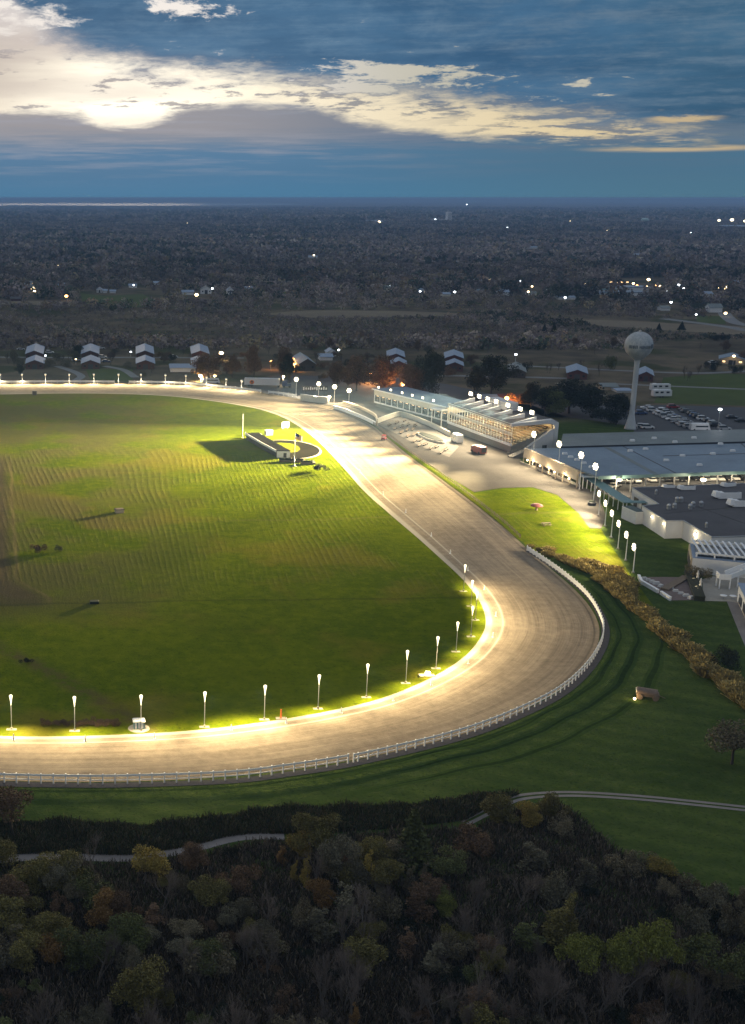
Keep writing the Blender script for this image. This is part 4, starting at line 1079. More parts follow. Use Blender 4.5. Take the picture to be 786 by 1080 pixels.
# white end frame: roof beam, back pier, raked wall below
e = MB()
def slab(poly, t0, t1):
    n = len(poly); vs = [G(t0, d, z) for d, z in poly]+[G(t1, d, z) for d, z in poly]
    e.add(vs, [tuple(range(n))[::-1], tuple(range(n, 2*n))]+[(i, (i+1) % n, n+(i+1) % n, n+i) for i in range(n)])
slab([(-.7, zr-.35), (-.7, zr+.55), (14.0, zr+1.55), (16.4, zr+.35), (16.4, zr-1.3), (14.9, zr-1.3), (14.9, zr-.45), (13.0, zr+.05)], .986, 1.014)
slab([(2.5, .03), (15.0, .03), (15.0, zr-1.302), (16.4, zr-1.302), (16.4, .03), (16.9, .03), (16.9, .02), (2.5, .02)], .9865, 1.0135)
e.build('end_frame', M['whitewall'], r, O)
e = MB(); slab([(3.2, .04), (14.9, .04), (14.9, zr-1.8), (14.0, zr-2.0)], .9875, 1.0125); e.build('end_wall', M['whitewall'], r, O)
e = MB(); slab([(11.0, .05), (12.6, .05), (12.6, 2.2), (11.0, 2.2)], .986, 1.0155); e.build('end_door', M['darkmetal'], r, O)
# glass front: slender posts with transoms
m0 = None
for k in range(24):
    mb = MB(); mb.bar((0, 0, zb_+.25), (0, 0, zr-.1), .16, .16)
    o = mb.build('mullion', M['white'], r) if m0 is None else m0.copy()
    if m0 is not None: COL.objects.link(o); o.parent = r
    m0 = m0 or o; o.location = G(k/23*.985+.005, .1, 0)-O
mb = MB()
for z_ in (zb_+1.5, (zb_+zr)/2+.4): mb.bar(G(0, .1, z_), G(.99, .1, z_), .1, .1)
mb.build('transom', M['white'], r, O)
mb = MB(); mb.bar(G(.004, .25, (zb_+zr)/2+.1), G(.986, .25, (zb_+zr)/2+.1), .12, 1.0); mb.build('spandrel', M['cream'], r, O)
mb = MB(); mb.bar(G(.004, .3, zb_+.55), G(.986, .3, zb_+.55), .12, .7); mb.build('dado', M['tan'], r, O)
mb = MB(); mb.bar(G(0, -.35, zr-.1), G(.985, -.35, zr-.1), .5, .8); mb.build('eaves_beam', M['cream'], r, O)
# ceiling lamps inside
cl = MB()
for k in range(10):
    for d in (3.0, 8.0): cl.bar(G(.05+k*.1-.02, d, zr-.35), G(.05+k*.1+.02, d, zr-.35), .35, .14)
cl.build('ceiling_lamp', M['bulbwarm'], r, O)
for k in range(4):
    lamp('ceiling_light', 'POINT', 3600, (1, .74, .36), None, G(.12+k*.25, 4.5, zr-1.2), radius=.6)
# sloping roof fins and floods
fb = None
FIN_T = (.03, .17, .31, .44, .62, .80, .965)
for i, t in enumerate(FIN_T):
    o_ = MB(); o_.hexa([G(0, 0, 0)-O+gd*-.3, G(0, 0, 0)-O+gd*.3, gb*8+gd*.3, gb*8-gd*.3], [gd*-.3+Z*.15, gd*.3+Z*.15, gb*8+gd*.3+Z*1.9, gb*8-gd*.3+Z*1.9])
    o = o_.build('roof_fin', M['white'], r); o.location = G(t, 1.2, zr+.34)-O
    q_ = G(t, 7.8, zr+2.1)
    fl = roof_flood(None, q_, f"large flood lamp on a white grandstand roof fin, {['first','second','third','fourth','fifth','sixth','seventh'][i]} from the clubhouse", 'large flood lamps on the grandstand roof', big=1.0)
    fl.rotation_euler = (0, 0, math.atan2(-gb.y, -gb.x))
    lq = q_+Z*1.2-gb*9.2; lamp('fin_light', 'POINT', 500, WARM2, None, q_+Z*1.3-gb*1.0, radius=.5)
    lamp('flood_beam', 'SPOT', 70000, WARM2, None, lq, -gb+Vector((0, -.75, -.50)), 115, 1.0, .6)          # home stretch
    az_ = R((6, 13, 20, 28, 37, 47, 57)[i]); lamp('flood_beam', 'SPOT', (8.6e6, 8.8e6, 8.8e6, 8.8e6, 8.8e6, 5e6, 3.4e6)[i], (1, .80, .43), None, lq+Z*.4, Vector((-math.cos(az_), -math.sin(az_), -(.088, .092, .098, .105, .108, .112, .118)[i])), 29, 1.0, .8)     # across the infield
mb = MB(); mb.hexa([G(.22, 10, zr+.8), G(.52, 10, zr+.8), G(.52, 14, zr+.8), G(.22, 14, zr+.8)], [G(.22, 10, zr+3.6), G(.52, 10, zr+3.6), G(.52, 14, zr+3.6), G(.22, 14, zr+3.6)]); mb.build('roof_hut', M['whitewall'], r, O)
# dark stairs at the end of the stand
q_ = at(546, 482)
r = thing('stair_ramp', 'dark covered ramp at the near end of the grandstand', 'ramp', q_, R(20))
mb = MB(); mb.hexa([(-3, -1.2, 0), (4, -1.2, 0), (4, 1.2, 0), (-3, 1.2, 0)], [(-3, -1.2, .4), (4, -1.2, 2.6), (4, 1.2, 2.6), (-3, 1.2, .4)]); mb.build('ramp', M['stand'], r)
mb = MB()
for s_ in (-1.15, 1.15): mb.bar((-3, s_, 1.4), (4, s_, 3.6), .08, .08); [mb.bar((x_, s_, .4+(x_+3)*.31), (x_, s_, 1.4+(x_+3)*.31), .06, .06) for x_ in (-3, -1.2, .6, 2.4, 4)]
mb.build('railing', M['darkmetal'], r)

# ================================================================ the long low hall with blue grey roofs
Zr = 5.0
A = at(631, 502.5, Zr); B = at(800, 496.8, Zr); Cc = at(800, 468.5, Zr); Dd = at(555, 473.2, Zr)
def down(p, z=0.0): return Vector((p.x, p.y, z))
C2 = at(776, 469, Zr); D2 = at(592, 473.6, Zr)
E1 = at(596, 457.5, Zr+.3); F1 = at(771, 453.5, Zr+.3)
O = down(A); r = thing('long_hall', 'very long low hall with blue grey flat roofs and a tan side fascia', 'building', O)
inn = lambda p, d, q: Vector((p.x+d, p.y+q, 0))
FR = [A, at(960, 491, Zr), at(960, 463, Zr), Dd]
mb = MB(); W0_ = A.lerp(Dd, .56); W1_ = FR[1].lerp(FR[2], .56)
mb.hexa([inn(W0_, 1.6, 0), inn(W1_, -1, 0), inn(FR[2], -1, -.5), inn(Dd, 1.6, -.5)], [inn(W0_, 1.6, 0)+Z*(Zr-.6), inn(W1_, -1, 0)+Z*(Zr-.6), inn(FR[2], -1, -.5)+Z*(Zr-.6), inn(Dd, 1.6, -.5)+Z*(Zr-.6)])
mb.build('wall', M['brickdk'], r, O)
mb = MB(); mb.prism([(p.x, p.y) for p in FR], Zr-.5, Zr); mb.build('lower_roof', M['roofblue'], r, O)
mb = MB(); mb.bar(A+Z*-.35-Vector((0, .12, 0)), FR[1]+Z*-.35-Vector((0, .12, 0)), .2, .95); mb.build('fascia', M['teal'], r, O)
mb = MB(); mb.bar(inn(W0_, 1.6, -.2)+Z*2.2, inn(W1_, -1, -.2)+Z*2.2, .2, 4.2); mb.build('inner_wall', M['tan'], r, O)
c0 = None
for k in range(22):
    q_ = A.lerp(FR[1], (k+.35)/22); mb = MB(); mb.box((0, .7, (Zr-.55)/2), (.3, .3, Zr-.55))
    o = mb.build('front_column', M['steel'], r) if c0 is None else c0.copy()
    if c0 is not None: COL.objects.link(o); o.parent = r
    c0 = c0 or o; o.location = down(q_)-O
# seams and ridge strips on the roof
mb = MB()
for t in (.245, .55, .80):
    a = A.lerp(FR[1], t); b_ = Dd.lerp(FR[2], t); mb.bar(a+Z*.03, b_+Z*.03, .35, .06)
a, b_ = A.lerp(Dd, .60), FR[1].lerp(FR[2], .60)
mb.bar(along(a, b_, .30)+Z*.035, b_+Z*.035, .5, .07)
mb.build('roof_seam', M['roofdark'], r, O)
mb = MB(); mb.bar(along(A, FR[1], .12).lerp(along(Dd, FR[2], .235), 0)+Z*.02+Vector((6, 0, 0)), along(Dd, FR[2], .20)+Z*.02, 1.6, .05); mb.build('roof_walkway', M['roofgrey'], r, O)
UP = [E1+Vector((-1, -1.0, 0)), Dd+Vector((11, 1.2, .3)), FR[2]+Vector((0, 1.2, .3)), at(960, 449, Zr+.3)]
mb = MB(); mb.prism([(p.x, p.y) for p in UP], Zr-.75, Zr+.5); mb.build('upper_roof', M['roofgrey'], r, O)
mb = MB(); mb.prism([(p.x+(.6 if i in (0, 1) else -1), p.y) for i, p in enumerate(UP)], 0.02, Zr-.76); mb.build('rear_wall', M['brickdk'], r, O)
mb = MB(); mb.bar(Vector((UP[1].x, UP[1].y-.12, Zr+.1)), Vector((UP[2].x, UP[2].y-.12, Zr+.1)), .2, .75); mb.build('parapet', M['darkmetal'], r, O)
v0 = None
for (x, y) in ((667, 466.5), (690, 464), (712, 468), (732, 463.5), (665, 476), (681, 474), (703, 486), (738, 491), (752, 479), (760, 470), (720, 481), (773, 476), (596, 479), (602, 482.5), (609, 485.5), (616, 489), (624, 493)):
    p = at(x, y, Zr+.1); mb = MB(); mb.box((0, 0, .35), (1.5, .9, .6), top=.85)
    o = mb.build('skylight', M['white'], r) if v0 is None else v0.copy()
    if v0 is not None: COL.objects.link(o); o.parent = r
    v0 = v0 or o; o.location = Vector((p.x, p.y, Zr+(.45 if y < 471 else 0)))-O
# fascia along the lawn side, sloping outward, lamps under it
a0, a1 = Dd, A.lerp(Dd, .0)
P1, P2 = down(Dd), down(at(611, 503.5, 3.2))
sdir = (P2-P1).normalized(); sn = Vector((sdir.y, -sdir.x, 0)); sn = sn if sn.x < 0 else -sn
mb = MB(); mb.hexa([P1+sn*.8+Z*2.3, P2+sn*.8+Z*2.3, P2+sn*.3+Z*2.3, P1+sn*.3+Z*2.3], [P1+sn*.5+Z*5.25, P2+sn*.5+Z*5.25, P2+sn*.02+Z*5.25, P1+sn*.02+Z*5.25]); mb.build('side_fascia', M['tan'], r, O)
c0 = None
for k in range(9):
    q_ = P1.lerp(P2, k/8); mb = MB(); mb.box((0, 0, 1.15), (.3, .3, 2.3))
    o = mb.build('column', M['tan'], r) if c0 is None else c0.copy()
    if c0 is not None: COL.objects.link(o); o.parent = r
    c0 = c0 or o; o.location = q_+sn*.55-O
lm = MB()
for t in (.1, .35, .62, .88): lm.sphere(P1.lerp(P2, t)+sn*.95+Z*2.0, .28, 8, 6)
lm.build('wall_lamp', M['bulbwarm'], r, O)
for t in (.2, .5, .8): lamp('wall_light', 'POINT', 700, WARM, None, P1.lerp(P2, t)+sn*1.6+Z*2.0)
wall_run('kerb_wall', 'low pale kerb wall along the tan fascia of the long hall', pxs([(549, 489), (575, 498.5), (601, 509), (612, 514)]), .6, .4, 'concrete')
# lane lamps under the near eave
lr = MB()
for i, x in enumerate((649, 737, 789)):
    p = at(x, 505, 3.6); p.y += 1.5
    q_ = thing('eave_lamp', ['round lamp under the near eave of the long hall at the teal awning end', 'white oval lamp under the near eave above the parked cars', 'lamp under the near eave at the right edge of the picture'][i], 'lamp', Vector((p.x, A.y+.8, Zr-1.0)))
    mb = MB(); mb.sphere((0, -.6, 0), .55, 12, 8, sc=(1.6 if i == 1 else 1.1, 1, .8)); mb.build('globe', M['bulbwarm'], q_, smooth=True)
    mb = MB(); mb.box((0, -.1, .1), (.2, 1.2, .15)); mb.build('bracket', M['darkmetal'], q_)
    lamp('eave_light', 'POINT', 2600, WARM, q_, (0, -1.6, -.6))
for x in (655, 672, 690, 710, 730, 750, 770, 786):
    lamp('lane_light', 'POINT', 900, WARM, None, at(x, 507.5, 0)+Vector((0, -2.5, 3.6)))

# ================================================================ water tower
tb = at(665, 452.5); Dz = math.sqrt(tb.y**2+(CAM_H-20)**2+tb.x**2)
zc = height_at(tb, 364.0); Rs = 13.1*Dz/FOC
r = thing('water_tower', 'pale round water tower on a single flared stem beside the parking lot', 'water tower', tb)
mb = MB(); mb.lathe([(2.2, 0), (2.05, .6), (1.4, 3.2), (1.02, 5.5), (.92, 8), (.9, zc-Rs-2.0), (1.1, zc-Rs-.6), (1.9, zc-Rs+.25), (2.4, zc-Rs+.75)], n=28); mb.build('stem', plain('pale stem paint', (.46, .48, .50), .5, .15, .4), r, smooth=True)
tk, nt, b = new_mat('water tower paint')
x, y, z = sep(nt, wpos(nt)); streak = noise(nt, comb(nt, x*2.5, y*2.5, z*.15), 1.0, 4); blot = noise(nt, wpos(nt), .5, 4)
set_col(nt, b, mixc(nt, (streak*.5+blot*.5).step(.38, .68), (.27, .30, .32), (.42, .44, .46))); b.inputs['Roughness'].default_value = .45; M['tankpaint'] = tk
mb = MB()
prof = [(.02, zc+Rs)]+[(Rs*math.sin(t), zc+Rs*math.cos(t)) for t in np.linspace(.12, 2.15, 18)]+[(Rs*.52, zc-Rs*.86), (Rs*.34, zc-Rs*1.02), (Rs*.24, zc-Rs*1.10)]
mb.lathe(prof[::-1], n=40); mb.build('tank', tk, r, smooth=True)
# faded dark lettering strokes and a round emblem round the girth
mb = MB(); lt = random.Random(5)
for k in range(17):
    if k in (7,): continue
    th = R(-152+k*5.6); h = 1.15; z0 = zc-.05*Rs
    for seg in range(lt.choice((2, 2, 3))):
        th2 = th+R(seg*1.5); rr = math.sqrt(max(Rs**2-(z0-zc)**2, 0))+.02
        c_ = Vector((rr*math.cos(th2), rr*math.sin(th2), z0)); mb.box((c_.x, c_.y, z0+lt.uniform(-.05, .05)), (.10, .20, h*lt.choice((1, 1, .6))), th2)
th = R(-48); mb.tube([(Rs*.985*math.cos(th), Rs*.985*math.sin(th), zc), (1.012*Rs*math.cos(th), 1.012*Rs*math.sin(th), zc)], [.85, .8], 14)
mb.build('lettering', plain('faded blue lettering', (.10, .12, .15), .6), r)
mb = MB(); mb.lathe([(.5, zc+Rs-.05), (.5, zc+Rs+.35), (.2, zc+Rs+.5)], n=12); mb.build('vent', M['steel'], r)
mb = MB(); mb.box((2.2, -.9, 1.2), (.2, 1.1, 2.0), R(-22)); mb.build('door', M['steel'], r)
# lot lamp post
p = at(756.5, 459); H = height_at(p, 432)
r = thing('lot_lamp', 'tall slim lamp post with a lit white head in the upper parking lot', 'lamp post', p)
mb = MB(); mb.lathe([(.12, 0), (.08, H)], n=8); mb.build('pole', M['steel'], r); mb = MB(); mb.sphere((0, 0, H+.1), .5, 12, 8, sc=(1.4, 1, .8)); mb.build('lamp_head', M['bulbcold'], r, smooth=True)
mb = MB(); mb.lathe([(.35, 0), (.3, .5)], n=8); mb.build('footing', M['concrete'], r)
lamp('lot_light', 'POINT', 2200, (.95, .97, 1), r, (0, 0, H-.7))
# camper by the lot
def camper(label, p, rz, L_=9.0):
    r = thing('camper', label, 'camper', p, rz)
    mb = MB(); mb.box((0, 0, 1.95), (L_, 2.5, 2.5), top=.97); mb.build('body', PAINTS['white'], r)
    mb = MB(); mb.box((-L_*.3, 0, 3.35), (1.6, 1.2, .3), top=.8); mb.build('roof_unit', M['white'], r)
    mb = MB()
    for k in (-.32, -.05, .27): mb.box((L_*k, -1.26, 2.3), (1.3, .05, .7))
    mb.build('window', M['glass'], r)
    wm = MB(); wm.tube([(0, -.12, 0), (0, .12, 0)], [.38, .38], 10)
    for (sx, sy) in ((-.12, -1), (-.12, 1), (.02, -1), (.02, 1)): o = wm.build('wheel', M['black'], r); o.location = (L_*sx, sy*1.1, .38)
camper('white camper standing behind another on the grass beyond the upper lot', at(696, 412.5), R(3), 8.5)
camper('white camper nearer the upper lot with a dark cover beneath it', at(697.5, 419), R(2), 8.0)

# ================================================================ dark roofed building with white walls
Zc = 4.4
rp = [(667, 515), (695, 532), (677.5, 534), (703, 550), (721, 549.5), (751, 567), (800, 565.5), (930, 562), (930, 506), (786, 510.3)]
P3 = [at(x, y, Zc) for x, y in rp]; O = down(P3[0])
r = thing('flat_roof_building', 'broad white walled building with a dark grey flat roof and stepped corner walls', 'building', O)
mb = MB(); mb.prism([(p.x, p.y) for p in P3], 0, Zc); mb.build('wall', M['whitewall'], r, O)
cx_ = sum(p.x for p in P3)/len(P3); cy_ = sum(p.y for p in P3)/len(P3)
mb = MB(); mb.prism([(p.x, p.y) for p in P3], Zc+.004, Zc+.05); mb.build('roof', M['roofdark'], r, O)
mb = MB()
for i in range(6): mb.bar(P3[i]+Z*.10, P3[i+1]+Z*.10, .28, .22)
mb.bar(P3[0]+Z*.10, P3[9]+Z*.10, .28, .22); mb.build('parapet', M['steel'], r, O)
mb = MB()
for (a, b_) in (((700, 541.5), (800, 533)), ((706, 524), (800, 557))):
    mb.bar(at(*a, Zc+.07), at(*b_, Zc+.07), .25, .03)
mb.build('roof_seam', M['brickdk'], r, O)
a, b_ = down(P3[0]), down(P3[1]); d_ = (b_-a).normalized(); nn_ = Vector((d_.y, -d_.x, 0)); nn_ = nn_ if nn_.x < 0 else -nn_
mb = MB()
for t in (.12, .42): q_ = a.lerp(b_, t); mb.bar(q_+nn_*.06+Z*1.3, q_+d_*3.0+nn_*.06+Z*1.3, .12, 2.6)
mb.build('doorway', M['darkmetal'], r, O)
# annex box with a green roof
an = [(666.5, 536.5), (673, 553.5), (683.5, 553), (683.5, 541)]
q0 = at(672.5, 553); q1 = at(683, 552.5); dA = (q1-q0).normalized(); nA_ = Vector((-dA.y, dA.x, 0)); nA_ = nA_ if nA_.y > 0 else -nA_
wA = (q1-q0).length; hA = height_at(q0, 540.5)
rA = thing('annex', 'small white annex with a dark green roof beside the dark roofed building', 'shed', q0, math.atan2(dA.y, dA.x))
mb = MB(); mb.box((wA/2-.5, 3.4, hA/2), (wA+.2, 6.6, hA)); mb.build('wall', M['whitewall'], rA); mb = MB(); mb.box((wA/2-.5, 3.4, hA+.1), (wA-.1, 6.2, .15)); mb.build('roof', plain('dark green roof', (.05, .085, .08), .6), rA)
mb = MB(); mb.box((wA/2-.5, 3.4, hA+.02), (wA+.3, 6.7, .08)); mb.build('rim', M['white'], rA)
# wall lamps
for i, (x, y, zz) in enumerate(((689.5, 546.3, 3.5), (701.5, 552, 3.6), (735.5, 563.5, 3.0))):
    j = (2, 2, 4)[i]; a, b_ = P3[j], P3[j+1]
    t = (x-rp[j][0])/(rp[j+1][0]-rp[j][0]); q_ = a.lerp(b_, t); d_ = (b_-a).normalized(); n__ = Vector((d_.y, -d_.x, 0)); n__ = n__ if n__.x < 0 else -n__
    q_ = Vector((q_.x, q_.y, zz))+n__*.12
    rl = thing('wall_lamp', ['wall lamp by the small annex on the white stepped wall', 'wall lamp near the corner of the white stepped wall', 'bright wall lamp on the right part of the white stepped wall'][i], 'lamp', q_, math.atan2(n__.y, n__.x))
    mb = MB(); mb.sphere((.12, 0, 0), .24 if i < 2 else .34, 10, 7); mb.build('lens', M['bulbwarm'], rl); mb = MB(); mb.box((0, 0, .3), (.3, .4, .08)); mb.build('hood', M['steel'], rl)
    lamp('wall_light', 'POINT', (130, 110, 260)[i], WARM, rl, (.9, 0, -.1), radius=.2)
# roof units
def roof_unit(kind, label, px, py, rz=0.0, s=1.0, grp=None):
    p = at(px, py, Zc+.05); r = thing(kind, label, 'roof unit', p, rz, grp)
    if kind == 'roof_fan':
        mb = MB(); mb.box((0, 0, .3), (1.3*s, 1.3*s, .6)); mb.build('curb', M['steel'], r)
        mb = MB(); mb.lathe([(.75*s, .6), (.85*s, .9), (.7*s, 1.3), (.25*s, 1.45)], n=14); mb.build('hood', M['steel'], r, smooth=True)
    else:
        mb = MB(); mb.box((0, 0, 1.0*s), (6.5*s, 2.2*s, 1.7*s), top=.97); mb.build('casing', M['white'], r)
        mb = MB(); mb.box((-3.5*s, 0, 1.35*s), (1.6*s, 2.5*s, 1.5*s), top=.7); mb.build('intake_hood', M['white'], r)
        mb = MB(); mb.box((.6*s, 0, 1.9*s), (4.4*s, 1.5*s, .12)); mb.build('grille', M['darkmetal'], r)
        mb = MB(); mb.box((0, 0, .08), (6.2*s, 1.8*s, .16)); mb.build('skid', M['darkmetal'], r)
    return r
roof_unit('air_handler', 'long white air handler on the dark flat roof, farther of the pair', 768, 525.5, R(2), .95)
roof_unit('air_handler', 'long white air handler on the dark roof, nearer of the pair', 784, 534, R(2), .95)
roof_unit('air_handler', 'small grey air handler near the far edge of the dark flat roof', 725, 516.5, R(4), .62)
roof_unit('air_handler', 'weathered grey air handler at the far right of the dark flat roof', 769, 513, R(20), .60)
roof_unit('air_handler', 'low air handler at the back edge of the dark flat roof among the cars', 706, 514.5, R(0), .45)
for i, (x, y) in enumerate(((705.5, 537), (711.5, 536), (714, 529.5), (718.5, 529.5), (728, 537), (731, 534.5), (739.5, 534), (745, 556.5), (692, 521.5))):
    roof_unit('roof_fan', 'small galvanised roof fan in the middle of the dark flat roof' if i < 7 else ('single small roof vent at the near corner of the dark flat roof' if i == 7 else 'small roof vent at the far left corner of the dark flat roof'), x, y, 0, .62 if i < 7 else .4, 'roof fans on the dark flat roof' if i < 7 else None)

# ================================================================ white building with pergola, stair and annex at the right edge
w0 = at(729, 604.5); w1 = at(800, 611.5); Zw = height_at(w0, 588.5)
dW = (w1-w0).normalized(); nW = Vector((-dW.y, dW.x, 0)); nW = nW if nW.y > 0 else -nW
O = w0; r = thing('restaurant_building', 'white building with a white pergola roof and grey lower wall at the right edge', 'building', O)
dep = 13.0; LW = 48
q = [w0, w0+dW*LW, w0+dW*LW+nW*dep, w0+nW*dep]
mb = MB(); mb.hexa(q, [v+Z*Zw for v in q]); mb.build('wall', M['whitewall'], r, O)
mb = MB(); mb.hexa([v+Z*(Zw+.004) for v in q], [v+Z*(Zw+.06) for v in q]); mb.build('roof', M['rooflt'], r, O)
pg = MB(); L1 = 12.5
hz_ = Zw+1.0
for s_ in (1.0, 12.0): pg.bar(w0+dW*.5+nW*s_+Z*hz_, w0+dW*L1+nW*s_+Z*hz_, .3, .35)
for k in range(9): pg.bar(w0+dW*(1.6+k*1.3)+nW*.4+Z*(hz_+.3), w0+dW*(.2+k*1.3)+nW*12.6+Z*(hz_+.3), .42, .22)
pg.build('pergola', M['white'], r, O)
pp = MB()
for t in (.8, 4.5, 8.5, 12.2):
    for s_ in (1.0, 12.0): pp.bar(w0+dW*t+nW*s_+Z*(Zw+.05), w0+dW*t+nW*s_+Z*(hz_-.18), .28, .28)
pp.build('pergola_post', M['white'], r, O)
sk = MB(); sk.bar(w0+dW*.9+nW*6.5+Z*(Zw+.25), w0+dW*11.9+nW*6.5+Z*(Zw+.25), 9.5, .35); sk.bar(w0+dW*15.5+nW*6+Z*(Zw+.5), w0+dW*40+nW*6+Z*(Zw+.5), 7.0, .8); sk.build('rooflight', M['glass'], r, O)
mb = MB(); mb.bar(w0+dW*13.2+nW*10+Z*(Zw+1.3), w0+dW*40+nW*10+Z*(Zw+1.3), 5.0, 2.4); mb.build('upper_storey', M['white'], r, O)
mb = MB(); mb.bar(w0-dW*.15+nW*.2+Z*(Zw*.5), w0-dW*.15+nW*12.8+Z*(Zw*.5), .25, Zw*.98); mb.build('side_cladding', M['tan'], r, O)
ds = MB()
for k in range(3): ds.bar(w0-dW*.3+nW*(1.2+k*3.6)+Z*1.3, w0-dW*.3+nW*(3.4+k*3.6)+Z*1.3, .14, 2.3)
ds.build('doorway', M['darkmetal'], r, O)
mb = MB()
for k in range(4): mb.bar(w0-nW*.05+dW*(11+k*4.5)+Z*1.3, w0-nW*.05+dW*(13.0+k*4.5)+Z*1.3, .1, 1.4)
mb.build('window', M['glass'], r, O)
# white outdoor stair
s0 = at(757, 619.5)
r = thing('outdoor_stair', 'white outdoor stair with a landing beside the patio', 'stair', s0, math.atan2(dW.y, dW.x)+R(12))
mb = MB(); mb.box((1.0, 0, 2.3), (2.4, 2.6, .3)); mb.build('landing', M['white'], r)
mb = MB()
for k in range(12): mb.box((2.4+k*.62, 1.2+k*.28, 2.45+k*.19), (.62, 2.3, .2))
mb.build('steps', M['white'], r)
mb = MB(); mb.bar((-.2, -1.25, 2.9), (2.2, -1.25, 2.9), .14, 1.0); mb.bar((-.2, -1.25, 2.9), (-.2, 1.25, 2.9), .14, 1.0); mb.bar((2.2, -1.2, 2.95), (9.6, 2.1, 5.3), .16, 1.0); mb.bar((1.6, 1.4, 2.95), (9.2, 4.5, 5.3), .16, 1.0); mb.build('railing', M['white'], r)
mb = MB()
for (x, y) in ((0, -1.1), (0, 1.1), (2.1, -1.1)): mb.box((x, y, 1.08), (.22, .22, 2.14))
mb.bar((4.2, .7, .0), (4.2, .7, 2.7), .22, .22); mb.bar((7.5, 2.2, 0), (7.5, 2.2, 3.7), .22, .22); mb.build('post', M['white'], r)
# white wing at the lower right edge
v0 = at(777.5, 634); v1 = at(792, 664); dV = (v1-v0).normalized(); nV = Vector((-dV.y, dV.x, 0)); nV = nV if nV.x > 0 else -nV
hV = height_at(v0, 615.5)
r = thing('restaurant_wing', 'white walled wing with dark windows and grey roof by the walkway at the right edge', 'building', v0)
q = [v0, v1, v1+nV*14, v0+nV*14]
mb = MB(); mb.hexa(q, [v+Z*hV for v in q]); mb.build('wall', M['whitewall'], r, v0)
mb = MB(); mb.hexa([v+Z*(hV+.004)-nV*.3 for v in q], [v+Z*(hV+.2)-nV*.3 for v in q]); mb.build('roof', M['rooflt'], r, v0)
LV = (v1-v0).length
for k in range(3):
    q_ = v0+dV*(LV*(.12+k*.30)); mb = MB(); mb.bar(q_-nV*.05+Z*1.4, q_+dV*LV*.2-nV*.05+Z*1.4, .1, 1.8); f_ = mb.build('window', M['glass'], r, v0)
    mb = MB(); mb.bar(q_-nV*.08+Z*.42, q_+dV*LV*.2-nV*.08+Z*.42, .16, .14); mb.build('sill', M['tan'], f_, v0)
# terrace walls and stones
tl = pxs([(673.5, 609.5), (676.5, 615.5), (694, 625.6)])
wall_run('terrace_wall', 'low white wall along the upper left edge of the gravel terrace', tl, .7, .45, 'white')
wall_run('terrace_wall', 'low white wall along the lower left edge of the gravel terrace', pxs([(697, 627), (707, 633.6)]), .7, .45, 'white')
wall_run('terrace_stair', 'dark timber steps running across the gravel terrace', pxs([(701, 623), (712, 616.5), (724, 609.5)]), .35, 1.6, 'wood', cat='steps')
wall_run('planter_wall', 'dark planted border between the gravel terrace and the patio', pxs([(727, 606), (732, 618), (738, 634)]), .9, 2.0, 'plantdk', cat='planter')
st0 = None
for (x, y) in ((679.5, 611), (684, 612.5), (688, 614.2), (692.5, 616.2), (697, 618.7), (708, 621), (713, 624), (718.5, 626.5), (724, 629), (729, 631.3)):
    p = at(x, y)
    if st0 is None:
        st0 = thing('edging_stone', 'pale edging stone in the line across the gravel terrace', 'stone', p, 0, 'pale edging stones on the gravel terrace')
        mb = MB(); mb.box((0, 0, .28), (1.35, .8, .5), .2, top=.7); mb.build('stone', M['stone'], st0)
    else: dup(st0, p, random.uniform(-.4, .4), scale=(random.uniform(.8, 1.2),)*3)
for i, (x, y) in enumerate(((735.5, 613.5), (738.5, 622))):
    p = at(x, y); r = thing('statue', ['pale garden statue at the patio edge nearer the white building', 'pale garden statue at the patio edge farther from the white building'][i], 'statue', p)
    mb = MB(); mb.lathe([(.4, 0), (.4, .5), (.3, .55)], n=10); mb.build('plinth', M['stone'], r)
    mb = MB(); mb.lathe([(.28, .55), (.32, 1.0), (.22, 1.5), (.34, 1.9), (.14, 2.15), (.18, 2.4), (.05, 2.6)], n=10); mb.build('figure', M['stone'], r, smooth=True)
    lamp('garden_light', 'POINT', 70, WARM, r, (-1.2, -.6, 1.0))
for i, (x, y) in enumerate(((763, 631.5), (773, 632))):
    p = at(x, y); r = thing('patio_table', ['round white patio table left of the other by the white stair', 'round white patio table right of the other by the white stair'][i], 'table', p)
    mb = MB(); mb.lathe([(.7, .72), (.7, .78)], n=14); mb.build('top', M['white'], r); mb = MB(); mb.lathe([(.3, 0), (.06, .1), (.06, .72)], n=8); mb.build('leg', M['steel'], r)
# teal awning walk from the tan fascia to the annex
a, b_ = at(614, 512.5), at(656, 541)
r = thing('covered_walk', 'long teal awning roof over the walk beside the row of flood lamps', 'canopy', a)
dd_ = (b_-a).normalized(); nd_ = Vector((-dd_.y, dd_.x, 0)); nd_ = nd_ if nd_.x > 0 else -nd_
mb = MB(); mb.hexa([a+Z*2.7, b_+Z*2.7, b_+nd_*2.8+Z*3.1, a+nd_*2.8+Z*3.1], [a+Z*2.85, b_+Z*2.85, b_+nd_*2.8+Z*3.25, a+nd_*2.8+Z*3.25]); mb.build('awning', M['teal'], r, a)
p0 = None
for k in range(10):
    mb = MB(); mb.box((0, 0, 1.35), (.16, .16, 2.7)); o = mb.build('post', M['white'], r) if p0 is None else p0.copy()
    if p0 is not None: COL.objects.link(o); o.parent = r
    p0 = p0 or o; o.location = (b_-a)*(k/9)+nd_*.15
a, b_ = at(656, 540.5), at(684, 541)
r = thing('awning', 'teal awning joining the covered walk to the white annex', 'canopy', a)
mb = MB(); mb.bar(Z*3.0, b_-a+Z*3.0, 2.4, .18); mb.build('roof', M['teal'], r)
mb = MB()
